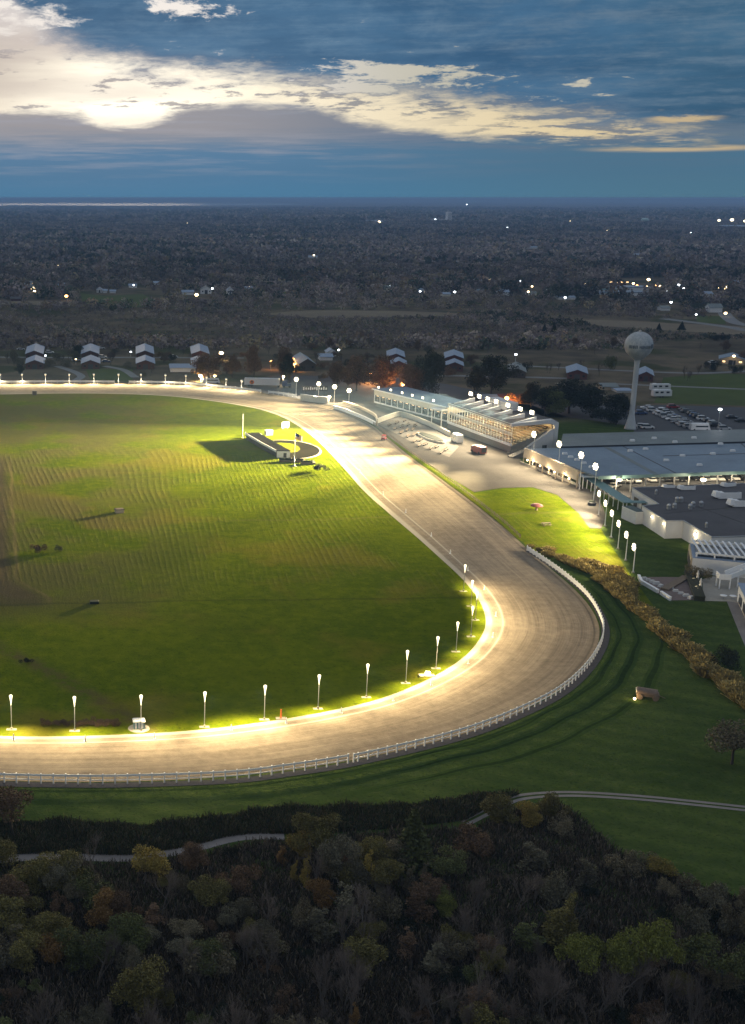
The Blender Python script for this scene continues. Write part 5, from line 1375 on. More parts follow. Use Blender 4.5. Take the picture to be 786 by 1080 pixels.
for t in (.1, .5, .85): mb.bar((b_-a)*t-Vector((0, 1, 0)), (b_-a)*t-Vector((0, 1, 0))+Z*2.9, .14, .14)
mb.build('post', M['white'], r)
p = at(619.5, 514); r = thing('kiosk_awning', 'pale teal square awning over the gate at the end of the long hall', 'canopy', p)
mb = MB(); mb.box((0, 0, 3.6), (4.6, 4.0, .5), top=.8); mb.build('roof', M['rooflt'], r); mb = MB()
for sx in (-2, 2):
    for sy in (-1.7, 1.7): mb.box((sx, sy, 1.68), (.16, .16, 3.36))
mb.build('post', M['white'], r)
p = at(629.5, 514); r = thing('lit_sign', 'small yellow green lit sign by the teal awning', 'sign', p)
mb = MB(); mb.box((0, 0, 3.3), (1.9, .3, 1.7)); mb.build('panel', glow('lit green sign', (.62, .85, .18), .55), r); mb = MB(); mb.box((0, .05, 1.2), (.2, .2, 2.4)); mb.build('post', M['steel'], r)
p = at(624.3, 532.5); r = thing('concrete_drum', 'dark round concrete drum at the foot of a tall flood lamp', 'drum', p)
mb = MB(); mb.lathe([(1.1, 0), (1.15, .8), (.9, .95)], n=14); mb.build('shell', M['darkmetal'], r)
mb = MB(); mb.lathe([(.95, .96), (.6, 1.25)], n=12); mb.build('lid', M['plantdk'], r)

# ================================================================ the wagon on the grass
p = at(681.5, 736.5)
r = thing('hay_wagon', 'old brown covered wagon lit by a small lamp on the dark mown grass', 'wagon', p, R(-18))
WS = 1.0
mb = MB(); mb.box((.2, 0, .8), (3.6, 1.7, .5)); mb.build('bed', M['wood'], r)
mb = MB(); n = 9
for k in range(n):
    t0, t1 = math.pi*k/n, math.pi*(k+1)/n
    mb.add([(-1.5, .92*math.cos(t0), 1.05+.85*math.sin(t0)), (1.7, .92*math.cos(t0), 1.05+.62*math.sin(t0)), (1.7, .92*math.cos(t1), 1.05+.62*math.sin(t1)), (-1.5, .92*math.cos(t1), 1.05+.85*math.sin(t1))], [(0, 1, 2, 3)])
mb.add([(-1.5, .92*math.cos(math.pi*k/n), 1.05+.85*math.sin(math.pi*k/n)) for k in range(n+1)], [tuple(range(n+1))]); mb.add([(1.7, .92*math.cos(math.pi*k/n), 1.05+.62*math.sin(math.pi*k/n)) for k in range(n+1)], [tuple(range(n+1))[::-1]])
mb.build('cover', plain('brown canvas', (.17, .125, .095), .85, .5, 2.5, fine=.5), r)
wm = MB(); wm.tube([(0, -.08, 0), (0, .08, 0)], [.5, .5], 14)
for (sx, sy) in ((-1.1, -1), (-1.1, 1), (1.4, -1), (1.4, 1)): o = wm.build('wheel', M['wood'], r); o.location = (sx, sy*.95, .5)
mb = MB(); mb.bar((2.0, 0, .7), (3.0, 0, .35), .12, .12); mb.build('drawbar', M['wood'], r)
mb = MB(); mb.box((-1.62, 0, 1.35), (.1, 1.5, .35)); mb.build('front_board', M['cream'], r)
p2 = p+Vector((-2.3, -.9, 0)); r2 = thing('ground_lamp', 'small glowing ground lamp shining on the brown wagon', 'ground lamp', p2)
mb = MB(); mb.lathe([(.16, .1), (.24, .3), (.16, .46)], n=10); mb.build('lens', M['bulbwarm'], r2); mb = MB(); mb.lathe([(.2, 0), (.18, .12)], n=10); mb.build('base', M['darkmetal'], r2)
lamp('lamp_light', 'POINT', 110, (1, .66, .3), r2, (-.1, -.1, .8), radius=.15)
# ================================================================ barns and houses
def gable(name, label, cat, p, rz, W_, L_, hw, hr, wall, roof, group=None, windows=True, lit=None):
    """gable roofed building, ridge along local y, front gable at local y = 0"""
    r = thing(name, label, cat, p, rz, group)
    mb = MB(); mb.add([(-W_/2, 0, 0), (W_/2, 0, 0), (W_/2, 0, hw), (0, 0, hr), (-W_/2, 0, hw), (-W_/2, L_, 0), (W_/2, L_, 0), (W_/2, L_, hw), (0, L_, hr), (-W_/2, L_, hw)],
        [(0, 1, 2, 3, 4), (9, 8, 7, 6, 5), (1, 6, 7, 2), (5, 0, 4, 9)]); mb.build('wall', wall, r)
    mb = MB(); o_ = .5; t_ = .16; sl = (hr-hw)/(W_/2)
    for s_ in (-1, 1):
        a = [(0, -o_, hr+.03), (s_*(W_/2+o_), -o_, hw-o_*sl+.03), (s_*(W_/2+o_), L_+o_, hw-o_*sl+.03), (0, L_+o_, hr+.03)]
        if s_ < 0: a = a[::-1]
        mb.hexa(a, [(x, y, z+t_) for x, y, z in a])
    mb.build('roof', roof, r)
    if windows:
        d = MB(); d.box((0, -.03, hw*.42), (W_*.28, .08, hw*.84)); d.build('door', M['darkmetal'] if lit is None else M['darkmetal'], r)
        w_ = MB()
        for s_ in (-1, 1): w_.box((s_*W_*.33, -.03, hw*.55), (W_*.12, .08, hw*.3))
        w_.build('window', M['glass'] if lit is None else lit, r)
    return r
def barn(xc, ya, yb, wpx, label, group='paired horse barns beyond the far rail', hr=4.5, roof='rooflt', wall='redwall'):
    a = at(xc, ya, hr); b_ = at(xc, yb, hr); W_ = wpx*math.hypot(a.y, CAM_H)/FOC
    a.z = 0; d = Vector((0, 1, 0))
    return gable('horse_barn', label, 'barn', a, -math.atan2(a.x, a.y)*(.9 if xc > 300 else .55), W_, b_.y-a.y, 2.9, hr, M[wall], M[roof], group)
for xc, lb in ((36, 'first pair from the left edge'), (95, 'second pair, with white vehicles around it'), (153, 'third pair, beside the small white lamp'), (211.5, 'fourth pair, partly hidden by rust coloured trees')):
    barn(xc, 369.8, 362.4, 17.5, f'pale roofed horse barn, the farther of the {lb}')
    barn(xc+.5, 379.8, 374.5, 18.5, f'pale roofed horse barn, the nearer of the {lb}')
barn(479.5, 374.3, 368.5, 18, 'pale roofed horse barn beyond the clubhouse roof, the farther of a pair', None); barn(480, 382, 378, 17, 'pale roofed horse barn beyond the clubhouse roof, the nearer of a pair', None)
barn(418, 373, 367, 17, 'pale horse barn with a small lamp by the road, the farther of a pair', None); barn(421, 380.5, 376.5, 15, 'pale horse barn by the road behind the tall trees, the nearer of a pair', None)
barn(609.5, 390.0, 383.3, 19.5, 'blue roofed barn standing alone left of the water tower', None)
barn(682, 392.0, 386.0, 14, 'blue roofed barn right behind the water tower shaft', None)
barn(546, 388.5, 381.5, 17, 'weathered grey roofed barn below the small white street lamp', None, roof='roofgrey', wall='brickdk')
def house(xc, yb, wpx, hpx, label, wall='whitewall', roof='rooflt', rz=90, deep=8, lit=None, name='house', cat='house', group=None):
    p = at(xc, yb); k = math.hypot(p.y, CAM_H)/FOC; W_ = wpx*k; H_ = hpx*k
    if rz == 90:
        q_ = p+Vector((W_/2, 0, 0)); return gable(name, label, cat, q_, R(90), deep, W_, H_*.6, H_, M[wall], M[roof], group, True, lit)
    return gable(name, label, cat, p, R(rz), W_, deep, H_*.6, H_, M[wall], M[roof], group, True, lit)
house(192.5, 391, 26, 7.2, 'long blue white roofed shed left of the rust coloured trees', 'whitewall', 'rooflt', deep=9, name='shed', cat='shed')
house(324, 391.5, 17, 13, 'grey blue hall with a red glowing front edge among the dark trees', 'brickdk', 'roofblue', rz=0, deep=26, name='hall', cat='building')
house(343, 379, 13, 6, 'pale low house with a white gable among bare trees', 'whitewall', 'rooflt'); house(350, 375.5, 9, 7, 'small pale gabled house behind the low one', 'whitewall', 'rooflt', rz=0)
house(515, 424, 24, 8, 'grey roofed barn just behind the flood lamps of the grandstand', 'brickdk', 'roofblue', deep=10)
house(540, 424, 30, 8.5, 'long reddish shed behind the grandstand by the orange lamp', 'redwall', 'redwall', deep=9, name='shed', cat='shed')
house(772, 384.5, 24, 9, 'tan gabled house with a lit porch lamp at the right edge', 'tan', 'roofblue', rz=-25, deep=15, lit=M['winlit'])
house(640, 410, 16, 6, 'faded pinkish shed left of the water tower shaft', 'tan', 'roofgrey', name='shed', cat='shed'); house(655, 412.5, 15, 3, 'low white trailer home beside the faded shed', 'whitewall', 'rooflt', name='trailer_home')
house(585, 426, 12, 4.5, 'low shed with a glowing amber front under the dark trees', 'tan', 'roofgrey', lit=M['winlit'], name='shed', cat='shed')
# farther houses
for a in ((105, 308.5, 6, 5, 'small white house at the far edge of the green field', 'whitewall', 'rooflt', 0), (111, 308.5, 4, 3.5, 'white outbuilding beside the white house at the green field', 'whitewall', 'rooflt', 90),
          (119, 308.8, 6, 3.2, 'white house right of the green field edge', 'whitewall', 'rooflt', 90), (64, 303.5, 9, 5, 'pale roofed house among dark trees above the stubble field', 'whitewall', 'rooflt', 90),
          (198, 310.5, 12, 4.5, 'blue white roofed house left of the yellow yard lamp', 'whitewall', 'rooflt', 90), (217.5, 310, 11, 8, 'pale steep gabled house right of the yellow yard lamp', 'whitewall', 'roofgrey', 0), (243, 311, 7, 8, 'tall grey white house behind the dark hedge', 'whitewall', 'rooflt', 0),
          (446, 309.5, 6, 5, 'white house with two lit windows deep in the trees', 'whitewall', 'rooflt', 0), (487, 301, 8, 6, 'teal roofed house among the far trees', 'whitewall', 'teal', 90), (502.5, 300.5, 9, 8, 'steep pale violet gabled house among the far trees', 'whitewall', 'rooflt', -20), (505, 311, 9, 6, 'grey roofed house below the steep gabled one', 'brickdk', 'roofblue', 90),
          (530, 311.5, 11, 6, 'blue roofed house with white walls in the far trees', 'whitewall', 'rooflt', 90), (596, 315.5, 18, 3.5, 'long pale low house in the far trees', 'whitewall', 'rooflt', 90), (630, 311.5, 16, 4, 'long low pale arched shed left of the lit shops', 'whitewall', 'rooflt', 90),
          (741, 313, 17, 5.5, 'pale roofed house right of the lit shops', 'whitewall', 'rooflt', 90), (752.5, 329, 13, 8.5, 'grey two storey house by the road curve', 'whitewall', 'roofgrey', 90), (775, 302, 11, 6, 'lit pale house at the far right by amber lamps', 'cream', 'rooflt', 90), (672, 270.5, 7, 3, 'tiny pale house far up in the dark woods', 'whitewall', 'rooflt', 90),
          (17, 317, 10, 4, 'brick toned low house above the stubble field', 'redwall', 'roofdark', 90), (30, 305.5, 14, 4.5, 'long brown house with lit windows above the stubble field', 'redwall', 'roofgrey', 90), (20, 281, 12, 2.6, 'far pale farm shed at the left, with cool lamps', 'whitewall', 'rooflt', 90)):
    house(*a[:5], wall=a[5], roof=a[6], rz=a[7], lit=M['winlit'] if ('lit ' in a[4]) else None)
# shopping hall: stepped pale roofs with lit front
p = at(668, 312); k = math.hypot(p.y, CAM_H)/FOC
r = thing('shopping_hall', 'wide low hall of stepped blue roofs with a row of lit shop fronts behind', 'building', p)
for (dx_, dy_, wpx, hpx, dep_, mt) in ((-6, 0, 48, 3.2, 22, 'roofblue'), (14, 30, 36, 6.0, 20, 'rooflt'), (-22, 12, 18, 5.2, 14, 'teal')):
    mb = MB(); mb.box((dx_*k, dy_+dep_/2, hpx*k*.5), (wpx*k, dep_, hpx*k)); b_ = mb.build('wall', M['whitewall'], r)
    mb = MB(); mb.box((dx_*k, dy_+dep_/2, hpx*k+.3), (wpx*k+1, dep_+1, .6)); mb.build('roof', M[mt], r)
mb = MB(); mb.box((14*k, 66, 5.0*k), (24*k, 10, 10*k), top=.5); mb.build('red_gable', M['redwall'], r)
mb = MB()
for x_ in (4, 10, 16, 22): mb.box((x_*k, 60.9, 9.3*k), (2.4*k, .2, 1.2*k))
mb.build('shop_front', M['winlit'], r)
# very far: tower block, bright halls, dome tank, stadium
p = at(473, 234.5); k = p.y/FOC
r = thing('tower_block', 'pale tower block standing far out in the woods below the horizon', 'building', p)
mb = MB(); mb.box((0, 0, 5.2*k), (4.2*k, 30, 10.4*k)); mb.build('wall', M['whitewall'], r); mb = MB(); mb.box((0, 0, 10.7*k), (3*k, 20, .8*k)); mb.build('roof', M['steel'], r)
mb = MB(); mb.box((-9*k, 0, 1.4*k), (16*k, 30, 2.8*k)); mb.box((10*k, 0, .9*k), (18*k, 30, 1.8*k)); mb.build('wing', M['whitewall'], r)
mb = MB()
for i in range(7): mb.box((0, -15.2, (2.2+i*1.1)*k), (3.6*k, .4, .35*k))
mb.build('window', M['glass'], r)
for (x, y, wp, hp, lb) in ((351, 235.8, 21, 2.2, 'long bright low hall far out in the woods, left of the other bright hall'), (394, 235.2, 16, 3.2, 'far bright hall with a pale curved roof, left of the tower block'), (772, 240.2, 24, 2.8, 'far pale stand below the stadium flood lamps'), (707, 246.5, 15, 2, 'faint long roof far out right of the dome tank')):
    house(x, y, wp, hp, lb, 'whitewall', 'rooflt', deep=60, name='far_hall', cat='building', lit=M['bulbcold'])
p = at(680, 236); k = p.y/FOC
r = thing('dome_tank', 'pale green domed water tank far out below the horizon', 'water tower', p)
mb = MB(); mb.lathe([(.6*k, 0), (.6*k, 2.6*k)], n=12); mb.build('stem', M['steel'], r); mb = MB(); mb.lathe([(1.0*k, 2.4*k), (3.9*k, 3.2*k), (3.9*k, 4.6*k), (2.8*k, 5.6*k), (.4*k, 6.1*k)], n=20); mb.build('tank', plain('pale green tank paint', (.42, .56, .52), .5), r, smooth=True)
hr_ = random.Random(8)
for (x, y, w_, h_, lb) in ((30, 300, 8, 3.6, 'grey roofed farmhouse above the long brown house'), (140, 303, 8, 3.6, 'pale farmhouse right of the green field'), (165, 300, 6, 3.4, 'small pale house above the right end of the green field'), (262, 306, 7, 4, 'grey house right of the dark hedge'), (300, 300, 6, 3.4, 'small dim house in the woods left of the middle'), (410, 305, 8, 3.8, 'low pale house left of the house with two lit windows'), (470, 312, 8, 3.6, 'dim house left of the blue roofed one'), (560, 311, 9, 3.8, 'pale ranch house right of the blue roofed house'), (580, 306, 7, 3.6, 'small house above the long pale low house'), (615, 303, 8, 3.4, 'dim house left of the shopping hall'), (720, 308, 9, 3.6, 'low house between the shops and the pale roofed house'), (700, 327, 9, 4.5, 'small pale house by the brown field'), (120, 280, 9, 2.6, 'faint pale barn far up in the left woods'), (330, 272, 9, 2.4, 'faint barn far up in the middle woods'), (560, 262, 12, 2.2, 'faint long shed by a far field'), (450, 266, 9, 2.2, 'faint pale shed by the far strip of field')):
    house(x, y, w_, h_, lb, hr_.choice(['whitewall', 'cream', 'whitewall']), hr_.choice(['rooflt', 'roofgrey']), lit=hr_.choice([None, M['winlit']]))
# ---------------------------------------------------------------- small lit lamps among the houses and far away
def street_lamp(x, y, ypole, kind, size, label, power=0, grp=None, col=(1, .45, .15)):
    p = at(x, ypole); H = max(2.5, height_at(p, y)); r = thing('street_lamp', label, 'street lamp', p, 0, grp)
    k = math.hypot(p.y, CAM_H)/FOC; s_ = size*k/2
    mb = MB(); mb.lathe([(.14, 0), (.09, H)], n=6); mb.build('pole', M['steel'], r)
    mb = MB(); mb.sphere((0, -.15, H), s_, 9, 6, sc=(1.15, 1, .85)); mb.build('lamp_head', M[kind], r)
    if power: lamp('lamp_light', 'POINT', power, col, r, (0, -s_*1.3-.3, H-s_*1.2-.2), radius=.3)
    return r
ORANGE = (1, .40, .10); AMB = (1, .72, .34)
for a in ((424.5, 404.3, 418, 'bulborange', 4.6, 'orange street lamp glowing above the clubhouse roof', 20000, ORANGE), (390.3, 394.4, 404, 'bulborange', 2.8, 'orange street lamp in the trees left of the clubhouse lamp', 10000, ORANGE),
          (534, 419.6, 427, 'bulborange', 4.0, 'orange street lamp behind the right end of the grandstand', 14000, ORANGE), (309, 378.5, 388, 'bulborange', 2.8, 'upper of two orange lamps beside the blue hall', 2600, ORANGE), (310.5, 383.5, 391, 'bulborange', 2.8, 'lower of two orange lamps beside the blue hall', 2600, ORANGE),
          (211.5, 396, 402, 'bulbwarm', 4.0, 'amber yard lamp under the rust coloured trees, larger of two', 6500, AMB), (226.5, 396, 402, 'bulbwarm', 2.6, 'amber yard lamp above the white pickup', 2200, AMB), (214, 380, 387, 'bulbwarm', 3.0, 'amber lamp in front of the fourth barn pair', 2400, AMB), (233.3, 372.3, 380, 'bulbwarm', 4.0, 'broad amber lamp right of the fourth barn pair', 3000, AMB),
          (285.6, 380.5, 390, 'bulborange', 1.8, 'dim orange lamp on the dark chimney between the trees', 1500, ORANGE), (298.6, 397, 406, 'bulbwarm', 2.4, 'small white lamp behind the blue tractor', 1500, AMB), (397.3, 416.5, 424, 'bulbwarm', 2.2, 'small amber lamp by the cream sign wall', 700, AMB), (347, 418.6, 425, 'bulbwarm', 3.0, 'amber lamp at the right end of the cream sign wall', 900, AMB)):
    street_lamp(*a[:6], power=a[6], col=a[7])
FAR = [(543.5, 373.8, 383, 'bulbcold', 2.4, 'small white street lamp above the weathered barn'), (357, 369, 376, 'bulbcold', 2.0, 'small white lamp behind the pale gabled houses'), (138, 371, 376, 'bulbcold', 1.8, 'small white lamp left of the third barn pair'), (773, 375.5, 385, 'bulbwarm', 2.6, 'warm porch lamp on the tan house at the right edge'),
       (97, 367, 372, 'bulbcold', 1.6, 'white lamp over the second barn pair'), (207.3, 311.6, 314, 'bulbwarm', 3.4, 'yellow yard lamp between the two pale houses'), (224, 304.2, 308, 'bulbcold', 2.0, 'white lamp right of the steep gabled house'), (70, 312.2, 317, 'bulborange', 3.2, 'orange lamp at the right end of the stubble field'), (34.5, 304, 308, 'bulbwarm', 3.2, 'warm lamp before the long brown house'), (36.5, 307.2, 310, 'bulbwarm', 2.4, 'lower warm lamp before the long brown house'), (13, 314.7, 317, 'bulbwarm', 2.0, 'warm lamp at the left end of the stubble field'),
       (60.5, 281, 284, 'bulbwarm', 3.6, 'bright lamp far up in the woods right of the pale farm shed'), (15, 278.6, 282, 'bulbcold', 2.4, 'cool lamp over the far pale farm shed'), (31, 278.6, 281, 'bulbcold', 1.6, 'faint lamp right of the far pale farm shed'), (249.3, 257.2, 259, 'bulbcold', 2.2, 'cool lamp far out in the woods, right of a fainter one'), (232.5, 258.7, 260.5, 'bulbcold', 1.5, 'faint lamp far out in the woods, left of a brighter one'), (198, 235.5, 237, 'bulbwarm', 1.5, 'tiny lamp near the horizon at the left'),
       (479.5, 307.8, 311, 'bulbcold', 2.2, 'white lamp left of the blue roofed house'), (443, 307.2, 311, 'bulbcold', 1.8, 'white lamp by the house deep in the trees'), (533.5, 297.8, 303, 'bulbwarm', 1.8, 'small lamp above the blue roofed house'), (549, 296.3, 301, 'bulbcold', 1.6, 'faint lamp right above the blue roofed house'), (557, 307.5, 312, 'bulbwarm', 2.0, 'warm lamp right of the blue roofed house'), (596, 314, 317, 'bulbcold', 2.2, 'cool lamp before the long pale low house'), (516.5, 295, 300, 'bulbwarm', 1.4, 'tiny lamp right of the steep violet gable'),
       (683.3, 294.8, 304, 'bulbwarm', 3.0, 'highest lamp over the lit shops'), (654, 302.6, 308, 'bulbcold', 2.2, 'white lamp left of the lit shops'), (667.5, 298.9, 306, 'bulbwarm', 2.2, 'warm lamp at the left end of the lit shops'), (671.5, 301.3, 307, 'bulborange', 2.6, 'orange lamp at the lit shops, left of the middle'), (681.5, 302.6, 308, 'bulbwarm', 2.8, 'warm lamp in the middle of the lit shops'), (691, 301.5, 308, 'bulborange', 2.4, 'orange lamp right of the middle of the lit shops'), (696, 302, 308, 'bulbwarm', 2.6, 'warm lamp at the right end of the lit shops'), (703, 307.5, 311, 'bulbcold', 1.8, 'cool lamp in front of the right end of the shops'), (715.3, 300.6, 306, 'bulbcold', 2.4, 'white lamp in the trees right of the lit shops'), (707.6, 318.8, 322, 'bulbcold', 2.2, 'white lamp in the dark trees below the shops'), (758.5, 303.7, 307, 'bulbwarm', 2.4, 'warm lamp left of two more before the lit far house'), (763, 304.3, 308, 'bulbwarm', 2.4, 'warm lamp middle of three before the lit far house'), (767.2, 302.6, 307, 'bulbwarm', 3.0, 'brightest warm lamp before the lit far house'), (765, 331, 334, 'bulbwarm', 2.8, 'warm lamp at the road curve'), (734, 333, 335.5, 'bulbcold', 1.8, 'cool lamp left of the road curve'),
       (601, 233.6, 235.5, 'bulbwarm', 2.2, 'left of a pair of tiny lamps near the horizon'), (606.3, 233.7, 235.5, 'bulbwarm', 2.2, 'right of a pair of tiny lamps near the horizon'), (758, 232.3, 238, 'bulb', 2.6, 'stadium flood lamp far out, leftmost of three'), (771.5, 231.8, 238, 'bulb', 3.4, 'stadium flood lamp far out, largest of three'), (785, 233, 238, 'bulbwarm', 2.0, 'stadium flood lamp far out at the picture edge'), (729, 245.7, 247.5, 'bulbcold', 1.8, 'tiny cool lamp below the stadium'), (492.5, 215.6, 217.5, 'bulbcold', 1.6, 'tiny lamp almost on the horizon'), (342, 234.2, 236, 'bulbcold', 2.2, 'cool lamp at the left end of the far bright hall'), (400, 234, 236, 'bulbwarm', 2.6, 'warm lamp at the right end of the far curved hall'), (459, 231.5, 234, 'bulbcold', 2.0, 'cool lamp left of the tower block'), (48, 377.2, 380, 'bulbcold', 1.8, 'cool lamp between the first two barn pairs'), (80, 381, 384, 'bulbwarm', 1.5, 'small lamp left of the second barn pair'), (141, 300.5, 304, 'bulbcold', 1.6, 'cool lamp at the pale farmhouse right of the green field'), (263, 302.5, 306, 'bulbwarm', 1.8, 'warm lamp at the grey house right of the dark hedge'), (411, 301.5, 305, 'bulbcold', 1.6, 'cool lamp at the low pale house left of the lit windows'), (561, 302, 306, 'bulbwarm', 1.8, 'warm lamp above the pale ranch house'), (616, 299, 303, 'bulbwarm', 1.8, 'warm lamp at the dim house left of the shops'), (721, 304, 308, 'bulbcold', 1.8, 'cool lamp at the low house right of the shops'), (331, 269, 272, 'bulbwarm', 1.6, 'warm lamp at the faint barn in the middle woods'), (121, 277, 280, 'bulbcold', 1.6, 'cool lamp at the faint barn in the left woods'), (640, 243, 245, 'bulbwarm', 1.6, 'tiny warm lamp below the dome tank'), (290, 246, 248, 'bulbwarm', 1.5, 'tiny warm lamp far out left of the bright halls'), (535, 240, 242, 'bulbcold', 1.5, 'tiny cool lamp far out right of the tower block')]
for a in FAR: street_lamp(*a)
for i, (x, y) in enumerate(((110, 377.5), (108, 366.5), (81, 367.5), (53, 371.5), (81.5, 380.5), (22, 368.5), (113, 381.5), (692, 372))):
    pass
GB = 'vehicles standing among the horse barns'
nb_ = 0
for (x, y, nm, suv, lb) in ((108.5, 377.7, 'white', True, 'white vehicle on the barn road right of the second pair'), (106.5, 367.8, 'white', False, 'white car beside the farther second barn'), (81, 368.3, 'white', False, 'white car left of the farther second barn'), (52.5, 372.6, 'white', True, 'white vehicle right of the first barn pair'), (80.5, 381, 'silver', True, 'silver vehicle left of the nearer second barn'), (22, 369, 'silver', False, 'silver car left of the first barn pair'), (112, 382, 'blue', False, 'blue car in front of the second barn pair'), (183, 377, 'silver', False, 'silver car on the barn road left of the fourth pair'), (752, 383, 'white', False, 'white car on the grass left of the tan house')):
    try: put_car(nm, suv, at(x, y, .03), R(8), lb, None)
    except ReferenceError: pass

# ================================================================ trees
def leaf_mat(name, col, var=.55):
    m, nt, b = new_mat(name)
    g = nt.nodes.new('ShaderNodeNewGeometry'); oi = nt.nodes.new('ShaderNodeObjectInfo')
    n1 = noise(nt, g.outputs['Position'], .55, 3); n2 = noise(nt, g.outputs['Position'], 3.5, 2)
    f = (n1*.6+n2*.4-.5)*(2.2*var)+1.0
    f = f*(E(nt, oi.outputs['Random'])*.5+.72)*(E(nt, g.outputs['Random Per Island'])*.8+.6)
    v = nt.nodes.new('ShaderNodeVectorMath'); v.operation = 'SCALE'; v.inputs[0].default_value = col; nt.links.new(f.max(.15).k, v.inputs['Scale'])
    set_col(nt, b, v.outputs[0]); b.inputs['Roughness'].default_value = .9; b.inputs['Specular IOR Level'].default_value = .1
    return m
LEAF = {'olive': (0.135, 0.120, 0.042), 'yellow': (0.215, 0.165, 0.042), 'orange': (0.190, 0.112, 0.042), 'rust': (0.130, 0.084, 0.052), 'green': (0.094, 0.106, 0.040), 'grey': (0.118, 0.108, 0.072),
        'dark': (.020, .026, .016), 'yellowgreen': (0.130, 0.142, 0.034), 'pale': (0.138, 0.118, 0.074), 'gold': (0.300, 0.235, 0.090)}
for k_ in LEAF: M['leaf_'+k_] = leaf_mat(k_+' leaves', LEAF[k_])
M['bark'] = plain('grey bark', (.105, .092, .080), .9, .4, 3.0); M['barkdk'] = plain('dark bark', (.040, .034, .029), .9, .4, 3.0)
M['twig'] = plain('bare twigs', (.130, .106, .090), .95, .3, .8, objrand=.3); M['twigred'] = plain('reddish bare twigs', (.085, .064, .050), .95, .3, .8, objrand=.3)
def quads(C, S, rg, flat=0.0):
    """one randomly turned quad at each centre"""
    n = len(C); a = rg.normal(size=(n, 3)); a[:, 2] *= (1-flat); a /= np.linalg.norm(a, axis=1)[:, None]
    b = rg.normal(size=(n, 3)); b -= (b*a).sum(1)[:, None]*a; b /= np.linalg.norm(b, axis=1)[:, None]
    a = a*S[:, None]*.5; b = b*S[:, None]*.38
    V = np.stack([C-a-b*.6, C-b, C+a, C+b], 1).reshape(-1, 3); F = np.arange(n*4).reshape(n, 4)
    return V, F
def crown_mesh(name, mat, kind, rg, nq, size, H=6.0):
    pts = []
    if kind == 'round': lobes = [(rg.normal(0, .95, 2), rg.uniform(.50, .86)*H, rg.uniform(.85, 1.45)) for _ in range(9)]
    elif kind == 'full': lobes = [(rg.normal(0, .85, 2), rg.uniform(.24, .86)*H, rg.uniform(.8, 1.4)) for _ in range(15)]
    elif kind == 'broad': lobes = [(rg.normal(0, 1.7, 2)*np.array([1.25, .9]), rg.uniform(.60, .88)*H, rg.uniform(.75, 1.35)) for _ in range(13)]
    elif kind == 'column': lobes = [(rg.normal(0, .28, 2), t*H, .95*(1.12-t)**.6*.9) for t in np.linspace(.18, .95, 9)]
    elif kind == 'shrub': lobes = [(rg.normal(0, 1.15, 2), rg.uniform(.22, .62)*H*.6, rg.uniform(.7, 1.25)) for _ in range(10)]
    elif kind == 'conifer': lobes = None
    if lobes is None:
        t = 1-np.sqrt(rg.uniform(0, 1, nq)); layer = np.floor(t*11)/11; fr = t*11-np.floor(t*11)
        rad = (1.0-layer)*2.1*(1.0-.55*fr)*np.sqrt(rg.uniform(.25, 1, nq)); th = rg.uniform(0, 2*np.pi, nq)
        C = np.stack([rad*np.cos(th), rad*np.sin(th), .08*H+t*H*.92-rad*.16], 1)
    else:
        w_ = np.array([l[2]**2 for l in lobes]); pick = rg.choice(len(lobes), nq, p=w_/w_.sum())
        d = rg.normal(size=(nq, 3)); d /= np.linalg.norm(d, axis=1)[:, None]
        rr = np.array([lobes[i][2] for i in pick])*(rg.uniform(0, 1, nq)**.30)*(1+.13*np.sin(d[:, 0]*9+pick)*np.sin(d[:, 2]*8))
        ctr = np.array([[lobes[i][0][0], lobes[i][0][1], lobes[i][1]] for i in pick])
        d[:, 2] *= .85 if kind != 'column' else 1.25
        C = ctr+d*rr[:, None]; C = C[C[:, 2] > .1]
    S = size*rg.uniform(.55, 1.3, len(C)); V, F = quads(C, S, rg, .25)
    o = np_mesh(name, V, F, mat); me = o.data; bpy.data.objects.remove(o); return me
def trunk_mesh(mat, H, r0, rg, limbs=4, top=.7):
    mb = MB(); mb.tube([(0, 0, -.1), (rg.normal(0, .05), rg.normal(0, .05), H*.3), (rg.normal(0, .12), rg.normal(0, .12), H*top)], [r0, r0*.75, r0*.3], 6)
    for k in range(limbs):
        z = H*rg.uniform(.25, .55); th = rg.uniform(0, 6.28); L_ = H*rg.uniform(.2, .35)
        mb.tube([(0, 0, z), (math.cos(th)*L_*.5, math.sin(th)*L_*.5, z+L_*.5), (math.cos(th)*L_*.8, math.sin(th)*L_*.8, z+L_)], [r0*.45, r0*.3, r0*.12], 5)
    me = bpy.data.meshes.new('trunk'); me.from_pydata(mb.v, [], mb.f); me.materials.append(mat); return me
